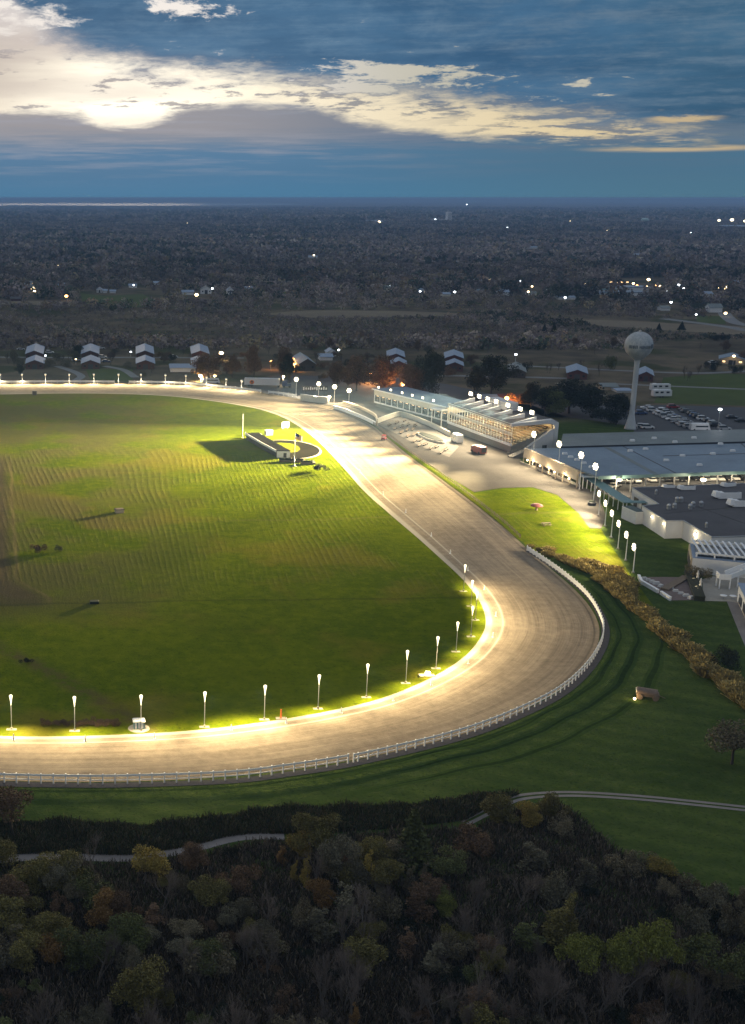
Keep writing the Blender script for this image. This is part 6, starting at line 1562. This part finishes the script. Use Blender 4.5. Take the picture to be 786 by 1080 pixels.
def bare_meshes(mt, mtw, rg, H=8.0, wide=1.0, r0=.11):
    tr = MB(); V = []; F = []
    def twig(p, d, L_, wd):
        q_ = p+d*L_; s = Vector((rg.normal(), rg.normal(), rg.normal()*.3)).normalized()*wd
        i = len(V); V.extend([tuple(p-s), tuple(p+s), tuple(q_+s*.35), tuple(q_-s*.35)]); F.append((i, i+1, i+2, i+3)); return q_
    def grow(p, d, L_, r, lev):
        q_ = p+d*L_
        if lev <= 1: tr.tube([p, p+d*L_*.5+Vector(rg.normal(0, .04, 3))*L_, q_], [r, r*.8, r*.6], 5, cap=False)
        else: twig(p, d, L_, max(.012, r*.7))
        n = (6, 6, 5, 4)[min(lev, 3)] if lev < 4 else 0
        for k in range(n):
            t = rg.uniform(.35, 1.0) if k else 1.0
            b_ = p+d*L_*t; nd = (d+Vector(rg.normal(0, .34*wide, 3))+Vector((0, 0, .22))).normalized()
            grow(b_, nd, L_*rg.uniform(.45, .72), r*.55, lev+1)
    stems = 1 if rg.uniform() < .6 else 2
    for s in range(stems):
        grow(Vector((rg.normal(0, .15), rg.normal(0, .15), -.1)), Vector((rg.normal(0, .10), rg.normal(0, .10), 1)).normalized(), H*.42, r0, 0)
    me = bpy.data.meshes.new('trunk'); me.from_pydata(tr.v, [], tr.f); me.materials.append(mt)
    o = np_mesh('crown', np.array(V, float), np.array(F), mtw); m2 = o.data; bpy.data.objects.remove(o)
    return me, m2
trg = np.random.default_rng(11)
CR = {}
for kind, nq, sz, nv in (('round', 4200, .21, 3), ('full', 6500, .21, 4), ('broad', 6000, .21, 2), ('column', 2400, .19, 2), ('shrub', 3000, .22, 3), ('conifer', 3200, .30, 2)):
    CR[kind] = [[crown_mesh('crown', M['leaf_olive'], kind, trg, nq, sz) for _ in range(nv)], nv]
CRM = {}
def crown_of(kind, leaf, v):
    key = (kind, leaf, v % CR[kind][1])
    if key not in CRM:
        me = CR[kind][0][key[2]].copy(); me.materials.clear(); me.materials.append(M['leaf_'+leaf]); CRM[key] = me
    return CRM[key]
TRK = [trunk_mesh(M['barkdk'], 6, .14, trg) for _ in range(3)]; TRKW = [trunk_mesh(M['bark'], 6, .12, trg) for _ in range(2)]
BARE = [bare_meshes(M['bark'], M['twig'], trg, 8, 1.0) for _ in range(5)]; BARER = [bare_meshes(M['barkdk'], M['twigred'], trg, 8, .8, .07) for _ in range(3)]
NTREE = 0
def put_tree(kind, leaf, p, H, wid, label, group, v=None, name=None):
    global NTREE; NTREE += 1
    v = random.randrange(6) if v is None else v
    nm = name or {'shrub': 'shrub', 'conifer': 'spruce_tree'}.get(kind, 'leafy_tree')
    r = thing(nm, label, 'shrub' if kind == 'shrub' else 'tree', p, random.uniform(0, 6.28), group)
    H0 = {'shrub': 3.6}.get(kind, 6.4); W0 = {'round': 4.3, 'full': 4.3, 'broad': 7.2, 'column': 2.3, 'shrub': 4.6, 'conifer': 4.4}[kind]
    r.scale = (wid/W0, wid/W0, H/H0)
    c_ = bpy.data.objects.new('crown', crown_of(kind, leaf, v)); COL.objects.link(c_); c_.parent = r
    if kind != 'shrub':
        t_ = bpy.data.objects.new('trunk', (TRKW if leaf in ('yellow', 'olive') else TRK)[v % 2]); COL.objects.link(t_); t_.parent = r
    return r
def put_bare(p, H, label, group, red=False, wide=1.0, v=None):
    global NTREE; NTREE += 1
    r = thing('bare_tree', label, 'tree', p, random.uniform(0, 6.28), group); s = H/9.6; r.scale = (s*wide, s*wide, s)
    pool = BARER if red else BARE; a, b_ = pool[random.randrange(len(pool)) if v is None else v % len(pool)]
    for nm, me in (('trunk', a), ('crown', b_)): o = bpy.data.objects.new(nm, me); COL.objects.link(o); o.parent = r
    return r
def tree_px(kind, leaf, x, ytop, ybase, wpx, label, group=None, **k):
    p = at(x, ybase); H = height_at(p, ytop); sl = math.sqrt(p.y**2+(CAM_H-H/2)**2+p.x**2)
    return put_tree(kind, leaf, p, H, wpx*sl/FOC, label, group, **k)
# --- the trees one can tell apart in the dark woods below the track
WOOD = [('round', 'yellow', 153, 890, 936, 36, 'yellow tree at the path, left of its bend'), ('shrub', 'olive', 45, 906, 934, 48, 'olive bush at the left end of the path'), ('round', 'olive', 72, 897, 936, 36, 'olive tree at the path left of the yellow one'), ('shrub', 'green', 88, 925, 955, 44, 'dark green bush below the olive tree at the path'),
        ('round', 'orange', 112, 938, 978, 32, 'orange tree below the yellow one in the dark woods'), ('round', 'rust', 130, 938, 975, 30, 'rust brown tree right of the orange one'), ('shrub', 'rust', 62, 943, 964, 20, 'small rust bush left of the orange tree'), ('round', 'olive', 48, 958, 998, 34, 'olive tree at the left of the dark woods'), ('round', 'olive', 66, 966, 1000, 26, 'olive tree right behind the ochre one'), ('round', 'orange', 56, 984, 1024, 32, 'ochre tree in the left part of the dark woods'), ('round', 'green', 86, 976, 1026, 40, 'broad green tree right of the ochre one'), ('round', 'green', 142, 962, 1004, 34, 'green tree beside the pale bare stems'), ('round', 'grey', 158, 974, 1006, 24, 'grey green tree right of the green one by the pale stems'), ('shrub', 'grey', 143, 996, 1026, 28, 'grey bush above the round olive tree'), ('round', 'olive', 148, 1016, 1074, 46, 'round olive tree with a pale trunk at the bottom left'), ('round', 'grey', 195, 986, 1014, 26, 'round grey bush tree alone in the dark'), ('shrub', 'pale', 90, 926, 944, 26, 'pale bush near the path'),
        ('shrub', 'rust', 248, 908, 938, 34, 'rust brown bush below the path bend'), ('round', 'olive', 214, 924, 958, 34, 'olive tree left of the rust brown bush'), ('round', 'olive', 232, 926, 956, 24, 'small olive tree touching the rust brown bush'), ('round', 'grey', 254, 944, 972, 22, 'grey green small tree in the middle of the woods'), ('round', 'grey', 238, 958, 984, 20, 'grey green small tree lower left of its twin'), ('round', 'olive', 264, 970, 996, 18, 'small olive tree with pale stems'), ('column', 'orange', 297, 890, 912, 12, 'small orange tree beside the path end'), ('round', 'yellow', 314, 876, 912, 26, 'yellow tree on the left flank of the big olive one'), ('broad', 'olive', 340, 853, 910, 66, 'big olive yellow tree at the path end'), ('round', 'grey', 352, 880, 930, 34, 'grey green tree below the big olive one'), ('column', 'yellow', 324, 900, 936, 14, 'slim yellow tree below the big olive one'), ('column', 'yellow', 311, 906, 930, 10, 'thin yellow sapling left of the slim yellow tree'), ('round', 'orange', 341, 926, 958, 24, 'orange tree below the slim yellow one'), ('column', 'yellow', 388, 894, 938, 18, 'yellow olive column tree beside the spruce'), ('round', 'olive', 396, 880, 918, 28, 'olive tree left of the spruce'), ('conifer', 'green', 434, 846, 918, 66, 'broad dark spruce at the edge of the lawn'), ('round', 'olive', 408, 902, 944, 26, 'olive tree at the foot of the spruce'), ('column', 'pale', 448, 906, 944, 12, 'pale pointed tree right of the spruce'), ('column', 'pale', 433, 910, 946, 14, 'pale pointed tree below the spruce'), ('round', 'rust', 446, 924, 962, 30, 'reddish brown tree below the spruce'), ('round', 'yellowgreen', 470, 942, 972, 20, 'yellow green small tree right of the reddish brown one'), ('round', 'olive', 528, 836, 872, 32, 'olive yellow tree at the lawn edge, left of another'), ('shrub', 'rust', 508, 872, 900, 40, 'brown thicket bush on the slope below the lawn'), ('round', 'olive', 582, 834, 866, 24, 'olive yellow tree by the thin double path'), ('round', 'yellow', 560, 846, 872, 24, 'dull yellow bush tree between the two at the lawn edge'), ('shrub', 'pale', 598, 858, 884, 26, 'pale bush right of the lawn edge trees'), ('column', 'olive', 590, 946, 1000, 32, 'pointed olive tree in the lower right woods'), ('column', 'olive', 600, 936, 998, 18, 'taller pointed olive tree right of its twin'), ('broad', 'yellowgreen', 628, 980, 1054, 62, 'broad yellow green tree in the lower right woods, left of another'), ('broad', 'yellowgreen', 676, 974, 1056, 58, 'broad yellow green tree in the lower right woods, right of another'), ('broad', 'green', 758, 992, 1058, 72, 'broad olive green tree at the right edge'), ('round', 'yellow', 692, 903, 930, 24, 'small yellow tree at the right edge of the woods'), ('shrub', 'pale', 662, 892, 918, 34, 'pale bush left of the small yellow tree'), ('shrub', 'pale', 704, 924, 946, 20, 'pale bush below the small yellow tree'), ('shrub', 'grey', 748, 926, 958, 36, 'grey bush on the lawn edge at the far right'), ('shrub', 'pale', 780, 954, 990, 26, 'pale bush at the right picture edge'), ('column', 'orange', 373, 1056, 1092, 14, 'orange sapling at the bottom of the picture'), ('shrub', 'grey', 90, 1060, 1088, 30, 'grey bush at the bottom left'), ('shrub', 'olive', 22, 936, 962, 30, 'olive bush at the left picture edge')]
for i_, a in enumerate(WOOD): tree_px(*(('full' if a[0] == 'round' and i_ % 3 else a[0],)+a[1:]))
wg = random.Random(31)
def in_poly(x, y, poly):
    c_ = False; n = len(poly)
    for i in range(n):
        (x1, y1), (x2, y2) = poly[i], poly[(i+1) % n]
        if (y1 > y) != (y2 > y) and x < (x2-x1)*(y-y1)/(y2-y1)+x1: c_ = not c_
    return c_
WPX = [(-160, 915), (0, 912), (60, 910), (140, 912), (200, 905), (270, 890), (310, 886), (420, 878), (500, 874), (535, 858), (585, 846), (615, 866), (650, 898), (700, 922), (745, 938), (800, 952), (960, 960), (980, 1190), (-200, 1190)]
WPOLY = [(p.x, p.y) for p in pxs(WPX)]
BANK = [(p.x, p.y) for p in pxs([(-160, 866), (0, 868), (60, 868), (150, 872), (240, 862), (300, 852), (400, 852), (470, 846), (520, 838), (548, 838), (520, 850), (490, 866), (420, 874), (330, 880), (265, 880), (240, 883), (210, 891), (180, 897), (135, 902.5), (45, 901), (-160, 906)])]
GBARE = 'bare grey trees filling the dark woods'
nbare = 0
while nbare < 118:
    x, y = wg.uniform(-60, 850), wg.uniform(920, 1180)
    dens = 1.0 if (250 < x < 570 and y > 985) else (.8 if y > 1040 else .22)
    if x < 60 and 985 < y < 1060: dens = .9
    if 480 < x < 560 and 920 < y < 960: dens = .0
    if wg.random() > dens: continue
    p = at(x, y)
    if not in_poly(p.x, p.y, WPOLY): continue
    red = x < 80 and y < 1075
    random.seed(nbare*3+1)
    put_bare(p, wg.uniform(4.5, 9.5) if not red else wg.uniform(3.5, 6), 'leafless grey tree in the dark woods at the bottom' if not red else 'leafless reddish sapling in the thicket at the bottom left', GBARE if not red else 'reddish saplings of the thicket at the bottom left', red, wg.uniform(.8, 1.2)); nbare += 1
for (x, yt, yb, lb) in ((122, 972, 1022, 'pale bare stems beside the green tree in the left woods'), (458, 1000, 1084, 'tall pale bare tree leaning left near the bottom middle'), (496, 985, 1080, 'tall pale bare tree leaning right near the bottom middle'), (365, 985, 1050, 'tall pale bare tree with twin stems left of the middle'), (620, 1030, 1088, 'fan shaped pale bare tree below the broad yellow green one'), (700, 1000, 1070, 'bare tree between the broad yellow green and olive green ones'), (540, 1040, 1090, 'slanting pale bare tree at the bottom, right of the middle')):
    p = at(x, yb); put_bare(p, height_at(p, yt), lb, None)
GLF = 'muted olive and brown trees crowding the dark woods'
nlf = 0
while nlf < 74:
    x, y = wg.uniform(-60, 840), wg.uniform(915, 1120)
    if wg.random() > (1.0 if x < 480 and y < 1040 else .35): continue
    p = at(x, y)
    if not in_poly(p.x, p.y, WPOLY): continue
    random.seed(1500+nlf); h_ = wg.uniform(2.4, 5.2)
    put_tree(wg.choice(['full', 'full', 'round', 'shrub', 'column']), wg.choice(['olive', 'green', 'grey', 'pale', 'rust', 'olive', 'grey', 'pale']), p, h_, h_*wg.uniform(.65, 1.0), 'muted olive or brown small tree among the bare ones in the dark woods', GLF); nlf += 1
NSH = 0
while NSH < 60:
    x, y = wg.uniform(-80, 860), wg.uniform(890, 1100)
    p = at(x, y)
    if not in_poly(p.x, p.y, WPOLY): continue
    random.seed(900+NSH); wd = wg.uniform(1.6, 3.6)
    put_tree('shrub', wg.choice(['dark', 'rust', 'dark', 'green', 'grey', 'dark']), p, wg.uniform(.8, 2.4), wd, 'low dark shrub of the wood floor', 'low dark shrubs of the wood floor'); NSH += 1
# --- trees behind the stands and among the barns
random.seed(77)
MID = [('round', 'rust', 222, 370, 402, 26, 'rust coloured tree over the amber yard lamps'), ('round', 'orange', 212, 380, 402, 16, 'orange brown tree left of the rust coloured one'), ('round', 'rust', 245, 372, 398, 14, 'brown tree right of the rust coloured one'), ('round', 'rust', 268, 362, 400, 20, 'tall brown tree left of the dark chimney'), ('round', 'rust', 297, 362, 402, 20, 'tall dark brown tree beside the orange lamps'), ('round', 'dark', 305, 370, 404, 16, 'dark tree right of the tall brown one'), ('round', 'rust', 376, 372, 412, 26, 'brown tree behind the head of the stretch'), ('round', 'rust', 403, 372, 416, 30, 'rust lit tree left of the orange lamp'), ('round', 'rust', 430, 380, 420, 22, 'reddish tree under the orange lamp'), ('round', 'rust', 356, 378, 410, 18, 'greyish brown tree by the blue hall'), ('round', 'dark', 455, 366, 422, 26, 'tall dark tree behind the clubhouse'), ('round', 'rust', 441, 386, 420, 16, 'low reddish tree behind the clubhouse'), ('round', 'dark', 518, 372, 418, 34, 'large dark tree behind the grandstand'), ('round', 'dark', 500, 384, 416, 20, 'dark tree left of the large one behind the grandstand'), ('round', 'dark', 575, 404, 438, 34, 'dark tree left in the clump before the water tower'), ('round', 'dark', 600, 398, 436, 40, 'largest dark tree in the clump before the water tower'), ('round', 'dark', 625, 402, 440, 36, 'dark tree in the middle of the clump before the water tower'), ('round', 'dark', 650, 412, 448, 28, 'dark tree touching the water tower shaft'), ('round', 'green', 586, 410, 440, 24, 'green tinged dark tree at the front of the clump'), ('shrub', 'dark', 637, 424, 446, 26, 'low dark bush at the foot of the clump'), ('round', 'dark', 560, 400, 430, 20, 'dark tree above the red lit shed'), ('shrub', 'rust', 550, 412, 426, 20, 'red lit bush by the orange lamp behind the grandstand'), ('shrub', 'green', 646, 372, 390, 12, 'small olive tree right of the barn road'), ('conifer', 'dark', 574, 340, 352, 9, 'dark fir in the brown field, left of a pair'), ('conifer', 'dark', 524+60, 338, 352, 9, 'dark fir in the brown field, right of a pair'), ('conifer', 'dark', 695, 340, 348, 7, 'small dark fir in the brown field'), ('conifer', 'dark', 719, 338, 348, 10, 'larger dark fir in the brown field'), ('shrub', 'dark', 756, 352, 359, 10, 'dark bush on the right field, left of another'), ('shrub', 'dark', 764, 352, 359, 10, 'dark bush on the right field, right of another'), ('conifer', 'dark', 270.8, 455.6, 462.5, 7, 'small dark conifer beside the tote board')]
for a in MID: tree_px(*(('full' if a[0] == 'round' else a[0],)+a[1:]))
tree_px('shrub', 'dark', 337, 489, 497, 15, 'dark low bush casting a shadow near the flagpole')
tree_px('shrub', 'rust', 41, 573, 583, 13, 'brown leafless bush in the west of the infield')
tree_px('shrub', 'green', 64, 574, 581, 10, 'small green bush beside the brown one in the infield')
for x_, w_, t_ in ((50, 12, 0), (60, 12, 1), (69, 11, 1), (84, 13, 1), (94, 14, 0), (104, 14, 1), (113, 14, 0), (122, 12, 0)): tree_px('shrub', 'rust', x_, 757.5+t_, 764.5, w_, 'brown brush in the rough strip behind the teardrop lamps', 'brown brush clumps behind the teardrop lamps')
tree_px('shrub', 'dark', 28, 693, 700, 10, 'small dark bush in the dark grass at the left')
tree_px('round', 'pale', 772, 754, 806, 46, 'bare pale rounded bush tree at the right edge below the hedge'); tree_px('shrub', 'dark', 772, 680, 706, 26, 'dark bush at the end of the walkway')
tree_px('shrub', 'pale', 735, 577+18, 612, 18, 'bare reddish bush in front of the white building wall')
tree_px('round', 'rust', 12, 824, 880, 50, 'faint brown leafless tree at the left edge below the track')
GM = 'bare brown trees standing among the barns and roads'
mid_n = 0
while mid_n < 105:
    x, y = wg.uniform(-40, 820), wg.uniform(364, 412)
    if any(abs(x-c_) < 13 and 366 < y < 392 for c_ in (36, 95, 153, 212, 480, 420)) or (abs(x-192) < 18 and y > 384) or (x > 590 and wg.random() < .75) or (x < 300 and y > 398) or (x > 460 and y > 405): continue
    p = at(x, y); random.seed(500+mid_n)
    if wg.random() < .5: put_bare(p, wg.uniform(5, 9), 'leafless brown tree among the barns and roads beyond the track', GM, True, 1.3)
    else: put_tree(wg.choice(['full', 'shrub', 'full']), wg.choice(['rust', 'dark', 'rust', 'grey']), p, wg.uniform(3, 7), wg.uniform(3.5, 6.5), 'brown or dark tree among the barns and roads beyond the track', GM)
    mid_n += 1
# --- the ornamental hedge of tall golden grass beside the bend
HED = smooth_line(pxs([(566, 578), (585, 588), (606, 597), (628, 606), (650, 624), (676, 647), (705, 672), (735, 697), (765, 723), (800, 752)]), 1.0)
hg = np.random.default_rng(3)
def tussock(seed, n=420):
    rg = np.random.default_rng(seed); th = rg.uniform(0, 6.28, n); rr = np.sqrt(rg.uniform(0, 1, n))*.9
    base = np.stack([rr*np.cos(th), rr*np.sin(th), np.zeros(n)], 1); lean = np.stack([rr*np.cos(th)*.7+rg.normal(0, .25, n), rr*np.sin(th)*.7+rg.normal(0, .25, n), rg.uniform(.9, 1.7, n)*(1.1-.35*rr)], 1)
    s = rg.normal(size=(n, 3)); s[:, 2] = 0; s /= np.linalg.norm(s, axis=1)[:, None]; s *= rg.uniform(.06, .13, n)[:, None]
    V = np.stack([base-s*.5, base+s*.5, base+lean+s, base+lean-s], 1).reshape(-1, 3)
    o = np_mesh('grass_clump', V, np.arange(n*4).reshape(n, 4), M['leaf_gold']); me = o.data; bpy.data.objects.remove(o); return me
TUS = [tussock(i) for i in range(4)]
nt_ = 0
for d in (-.45, .5):
    for i, p in enumerate(offset(HED, d)):
        if i % 2 or (i < 12 and d > 0): continue
        o = bpy.data.objects.new('grass_clump', TUS[nt_ % 4]); COL.objects.link(o); nt_ += 1
        s = hg.uniform(.55, 1.05)*(1.3 if i > 60 else 1.0); o.location = (p.x+hg.normal(0, .4), p.y+hg.normal(0, .4), 0); o.scale = (s*1.15, s*1.15, s); o.rotation_euler = (0, 0, hg.uniform(0, 6.28))
        tag(o, 'tall golden brown grass clump in the hedge strip between track and lawn', 'grass clump', 'golden grass clumps of the hedge strip')
for d, i0, i1 in ((2.8, 14, 40), (4.0, 20, 34)):
    for i, p in enumerate(offset(HED, d)):
        if i % 2 or not i0 < i < i1: continue
        o = bpy.data.objects.new('grass_clump', TUS[nt_ % 4]); COL.objects.link(o); nt_ += 1
        s = hg.uniform(.8, 1.3); o.location = (p.x+hg.normal(0, .4), p.y+hg.normal(0, .4), 0); o.scale = (s, s, s)
        tag(o, 'tall golden brown grass clump in the hedge strip between track and lawn', 'grass clump', 'golden grass clumps of the hedge strip')

# ================================================================ undergrowth, bank weeds
def scatter_poly(poly, n, rg):
    P = np.array(poly); lo, hi = P.min(0), P.max(0); out_ = np.zeros((0, 2))
    while len(out_) < n:
        q_ = rg.uniform(lo, hi, (n, 2)); inside = np.zeros(n, bool); j = len(P)-1
        for i in range(len(P)):
            c_ = ((P[i, 1] > q_[:, 1]) != (P[j, 1] > q_[:, 1])) & (q_[:, 0] < (P[j, 0]-P[i, 0])*(q_[:, 1]-P[i, 1])/(P[j, 1]-P[i, 1]+1e-9)+P[i, 0]); inside ^= c_; j = i
        out_ = np.concatenate([out_, q_[inside]])
    return out_[:n]
vc, nt, b = new_mat('mixed vegetation')
a_ = nt.nodes.new('ShaderNodeAttribute'); a_.attribute_name = 'tone'; nt.links.new(a_.outputs['Color'], b.inputs['Base Color']); b.inputs['Roughness'].default_value = .95; b.inputs['Specular IOR Level'].default_value = .05; M['veg'] = vc
def blades(name, pts, hmin, hmax, wid, palette, rg, kind='stuff', clump=.08):
    n = len(pts)
    pal = np.array(palette)[rg.integers(0, len(palette), n)]*rg.uniform(.55, 1.45, n)[:, None]
    f = (np.sin(pts[:, 0]*clump*5+1)*np.cos(pts[:, 1]*clump*7)+np.sin(pts[:, 0]*clump*11+pts[:, 1]*clump*9))*.25+1
    h = rg.uniform(hmin, hmax, n)*f; base = np.c_[pts, np.zeros(n)]
    s = rg.normal(size=(n, 3)); s[:, 2] = 0; s /= np.linalg.norm(s, axis=1)[:, None]; s *= (wid*rg.uniform(.5, 1.5, n))[:, None]
    tip = base+np.c_[rg.normal(0, .35, (n, 2))*h[:, None], h]
    V = np.stack([base-s*.6, base+s*.6, tip+s*.7, tip-s*.7], 1).reshape(-1, 3)
    return tag(np_mesh(name, V, np.arange(n*4).reshape(n, 4), M['veg'], color=np.repeat(pal, 4, 0)), kind=kind)
ug = np.random.default_rng(5)
blades('undergrowth', scatter_poly(WPOLY, 240000, ug), .2, 1.0, .06, [(.066, .052, .040), (.112, .088, .064), (.044, .044, .028), (.145, .118, .088), (.036, .030, .025)], ug)
blades('bank_weeds', scatter_poly(BANK, 80000, ug), .15, .95, .06, [(.040, .052, .022), (.058, .062, .030), (.090, .080, .044), (.026, .032, .018), (.075, .056, .034)], ug)

# ================================================================ far woodland
FW = np.random.default_rng(17)
HSPOT = [(o.location.x, o.location.y) for o in COL.objects if o.parent is None and o.location.y > 690 and o.get('category') in ('house', 'building', 'street lamp', 'shed')]
def rowcol(x, y):
    den = (y*CP+CAM_H*SP); v = (CAM_H*CP-y*SP)*1.0/den*1.0
    # inverse of at(): d = t*(u, CP-v SP, -(SP+v CP))
    v = (CAM_H*CP-y*SP)/(y*CP+CAM_H*SP); t = y/(CP-v*SP)
    return PCX+x/t*FOC, PCY+v*FOC
CLEAR = [pxs([(80, 307.5), (170, 307.5), (172, 324), (84, 324)]), pxs([(-80, 316), (84, 316), (82, 323), (-80, 323)]), pxs([(265, 330), (430, 326), (530, 330.5), (450, 335), (320, 336)]), pxs([(555, 333), (700, 336), (900, 342), (960, 364), (760, 354), (640, 346)]), pxs([(690, 360), (900, 356), (950, 440), (690, 440)]),
         pxs([(-60, 291), (24, 290.5), (26, 296), (-60, 297)]), pxs([(90, 292), (130, 291.5), (135, 294), (92, 295)]), pxs([(520, 264.5), (640, 263.5), (640, 266), (520, 267.5)]), pxs([(380, 264), (470, 265), (470, 267), (380, 266.5)]), pxs([(60, 268), (160, 267), (165, 270), (60, 271)]), pxs([(200, 282), (330, 280), (330, 283.5), (200, 285)]), pxs([(600, 280), (740, 278), (742, 281.5), (602, 284)]), pxs([(420, 288), (500, 287), (500, 289.5), (420, 291)]), pxs([(250, 252), (420, 251.5), (420, 253), (250, 254)]), pxs([(660, 254), (800, 253), (800, 255), (660, 256)]), pxs([(636, 312), (706, 312), (706, 315.5), (636, 316)]), pxs([(650, 293), (704, 293), (704, 306), (650, 306)])]
def zone(y0, y1, x0m, x1m, spacing, hfun, nq, qs, palw, seed, keep=1.0):
    rg = np.random.default_rng(seed); area = (y1-y0)*(x1m*y1-x0m*y1)
    n = int(area/spacing**2); y = np.sqrt(rg.uniform(y0**2, y1**2, n)); x = rg.uniform(x0m, x1m, n)*y
    px, py = rowcol(x, y); ok = np.ones(n, bool)
    for poly in CLEAR:
        P = np.array([(p.x, p.y) for p in poly]); ins = np.zeros(n, bool); j = len(P)-1
        for i in range(len(P)):
            ins ^= ((P[i, 1] > y) != (P[j, 1] > y)) & (x < (P[j, 0]-P[i, 0])*(y-P[i, 1])/(P[j, 1]-P[i, 1]+1e-9)+P[i, 0]); j = i
        ok &= ~ins
    patch = np.sin(x*.011+np.sin(y*.006)*2)*np.sin(y*.008+x*.003+seed)+.5*np.sin(x*.03+y*.021)+.35*np.sin(x*.002-y*.0017)
    ok &= rg.uniform(0, 1, n) < keep*(1+.25*patch)
    for (hx, hy) in HSPOT:
        if y0 < hy+20 and hy-70 < y1: ok &= ~((np.abs(x-hx-(y-hy)*hx/hy) < 6+hy*.0035) & (y > hy-(22+hy*.028)) & (y < hy+8))
    x, y, px, py, patch = x[ok], y[ok], px[ok], py[ok], patch[ok]; n = len(x)
    h = hfun(px, py, patch, rg); w_ = h*rg.uniform(.42, .68, n)*(1.9 if y0 > 4000 else 1.0)
    PAL = np.array([(.215, .170, .155), (.250, .208, .172), (.056, .070, .048), (.230, .188, .112), (.240, .165, .112), (.150, .125, .120)])
    pw_ = np.array(palw, float); idx = rg.choice(6, n, p=pw_/pw_.sum()); idx = np.where((patch > .55) & (rg.uniform(0, 1, n) < .5), 2, idx)
    col = PAL[idx]*rg.uniform(.7, 1.3, n)[:, None]*(1+.30*np.sin(patch*5)+.22*np.sin(x*.0017+y*.0031)*np.sin(y*.0009))[:, None]
    d = rg.normal(size=(n, nq, 3)); d /= np.linalg.norm(d, axis=2)[:, :, None]; rr = rg.uniform(.35, 1, (n, nq))**.5
    C = np.stack([x[:, None]+d[:, :, 0]*rr*w_[:, None], y[:, None]+d[:, :, 1]*rr*w_[:, None], h[:, None]*(.52+d[:, :, 2]*rr*.48)], 2).reshape(-1, 3)
    S = np.repeat(w_*qs, nq)*rg.uniform(.6, 1.3, n*nq); V, F = quads(C, S, rg)
    cc = np.repeat(np.repeat(col, nq, 0)*rg.uniform(.78, 1.22, n*nq)[:, None], 4, 0)
    return V, F, cc
def h1(px, py, pt, rg):      # scrub and thickets behind the barns
    h = rg.uniform(1.6, 3.6, len(px))*(1+.25*pt); h = np.where((py > 360) & (rg.uniform(0, 1, len(px)) < .35), rg.uniform(4, 7, len(px)), h); return np.where((px > 600) & (py > 344), h*.6, h)
def h2(px, py, pt, rg): return rg.uniform(5.0, 13.5, len(px))*(1+.2*pt)*np.where(py > 318, .62, 1.0)
def h3(px, py, pt, rg): return rg.uniform(6.0, 10.5, len(px))*(1+.22*pt)
parts = [zone(690, 930, -.16, .66, 4.3, h1, 22, .62, (5, 4, .5, 1.5, .8, 3), 1), zone(930, 1500, -.16, .66, 8.6, h2, 54, .40, (4, 4, 1.8, 1.5, .8, 2), 2), zone(1500, 4300, -.16, .66, 12.0, h3, 9, .95, (4, 4, 1.6, 1.0, .5, 3), 3), zone(4300, 9500, -.16, .66, 27.0, lambda px, py, pt, rg: rg.uniform(8, 13, len(px))*(1+.2*pt), 6, 1.5, (4, 4, 2.0, 1.0, .4, 3), 4)]
off = 0; Vs, Fs, Cs = [], [], []
for V, F, c_ in parts: Vs.append(V); Fs.append(F+off); Cs.append(c_); off += len(V)
tag(np_mesh('far_woodland', np.concatenate(Vs), np.concatenate(Fs), M['veg'], color=np.concatenate(Cs)), kind='stuff')
# canopy that reads as one mass, out to the horizon
fm, nt, b = new_mat('distant canopy')
p = wpos(nt); n1 = noise(nt, vscale(nt, p, (.0009, .0016, 1)), 1.0, 8, .68); n2 = noise(nt, vscale(nt, p, (.012, .012, .02)), 1.0, 4, .6)
set_col(nt, b, mixc(nt, (n1*.6+n2*.4).step(.36, .64), (.062, .055, .053), (.255, .195, .160))); b.inputs['Roughness'].default_value = 1.0; b.inputs['Specular IOR Level'].default_value = 0.0
ys = np.geomspace(4200, 44000, 330); xs = np.linspace(-.20, .72, 620)
X = xs[None, :]*ys[:, None]; Y = np.repeat(ys[:, None], len(xs), 1)
rgc = np.random.default_rng(23)
Zc_ = 5.5+2.2*np.sin(X*.0021+np.sin(Y*.0013)*3)+2.0*np.sin(Y*.0041+X*.0009)+rgc.uniform(-1.8, 2.6, X.shape)
Zc_ = np.where((X > -9200) & (X < 2500) & (Y > 12800) & (Y < 21500), -1.0, Zc_)
ridge = np.clip((X/Y-.02)/.5, 0, 1)**.7*np.exp(-((Y-31000)/5200)**2)*(52+10*np.sin(X*.0004)+6*np.sin(X*.0011))
Zc_ = Zc_+ridge
V = np.stack([X, Y, Zc_], 2).reshape(-1, 3); nx_ = len(xs); ii, jj = np.meshgrid(np.arange(len(ys)-1), np.arange(nx_-1), indexing='ij'); a0_ = (ii*nx_+jj).ravel()
F = np.stack([a0_, a0_+1, a0_+nx_+1, a0_+nx_], 1)
tag(np_mesh('distant_woodland', V, F, fm), kind='stuff')

# ================================================================ evening haze: one even box of thin air round everything
hm = bpy.data.materials.new('evening haze'); hm.use_nodes = True; nt = hm.node_tree; nt.nodes.clear()
o_ = nt.nodes.new('ShaderNodeOutputMaterial'); pv = nt.nodes.new('ShaderNodeVolumePrincipled')
pv.inputs['Color'].default_value = (.40, .64, 1.0, 1); pv.inputs['Density'].default_value = 0.00012; pv.inputs['Anisotropy'].default_value = 0.0
nt.links.new(pv.outputs[0], o_.inputs['Volume'])
mb = MB(); mb.box((0, 0, 40.1), (94000, 94000, 88.2)); hz_o = mb.build('haze', hm); tag(hz_o, kind='stuff')
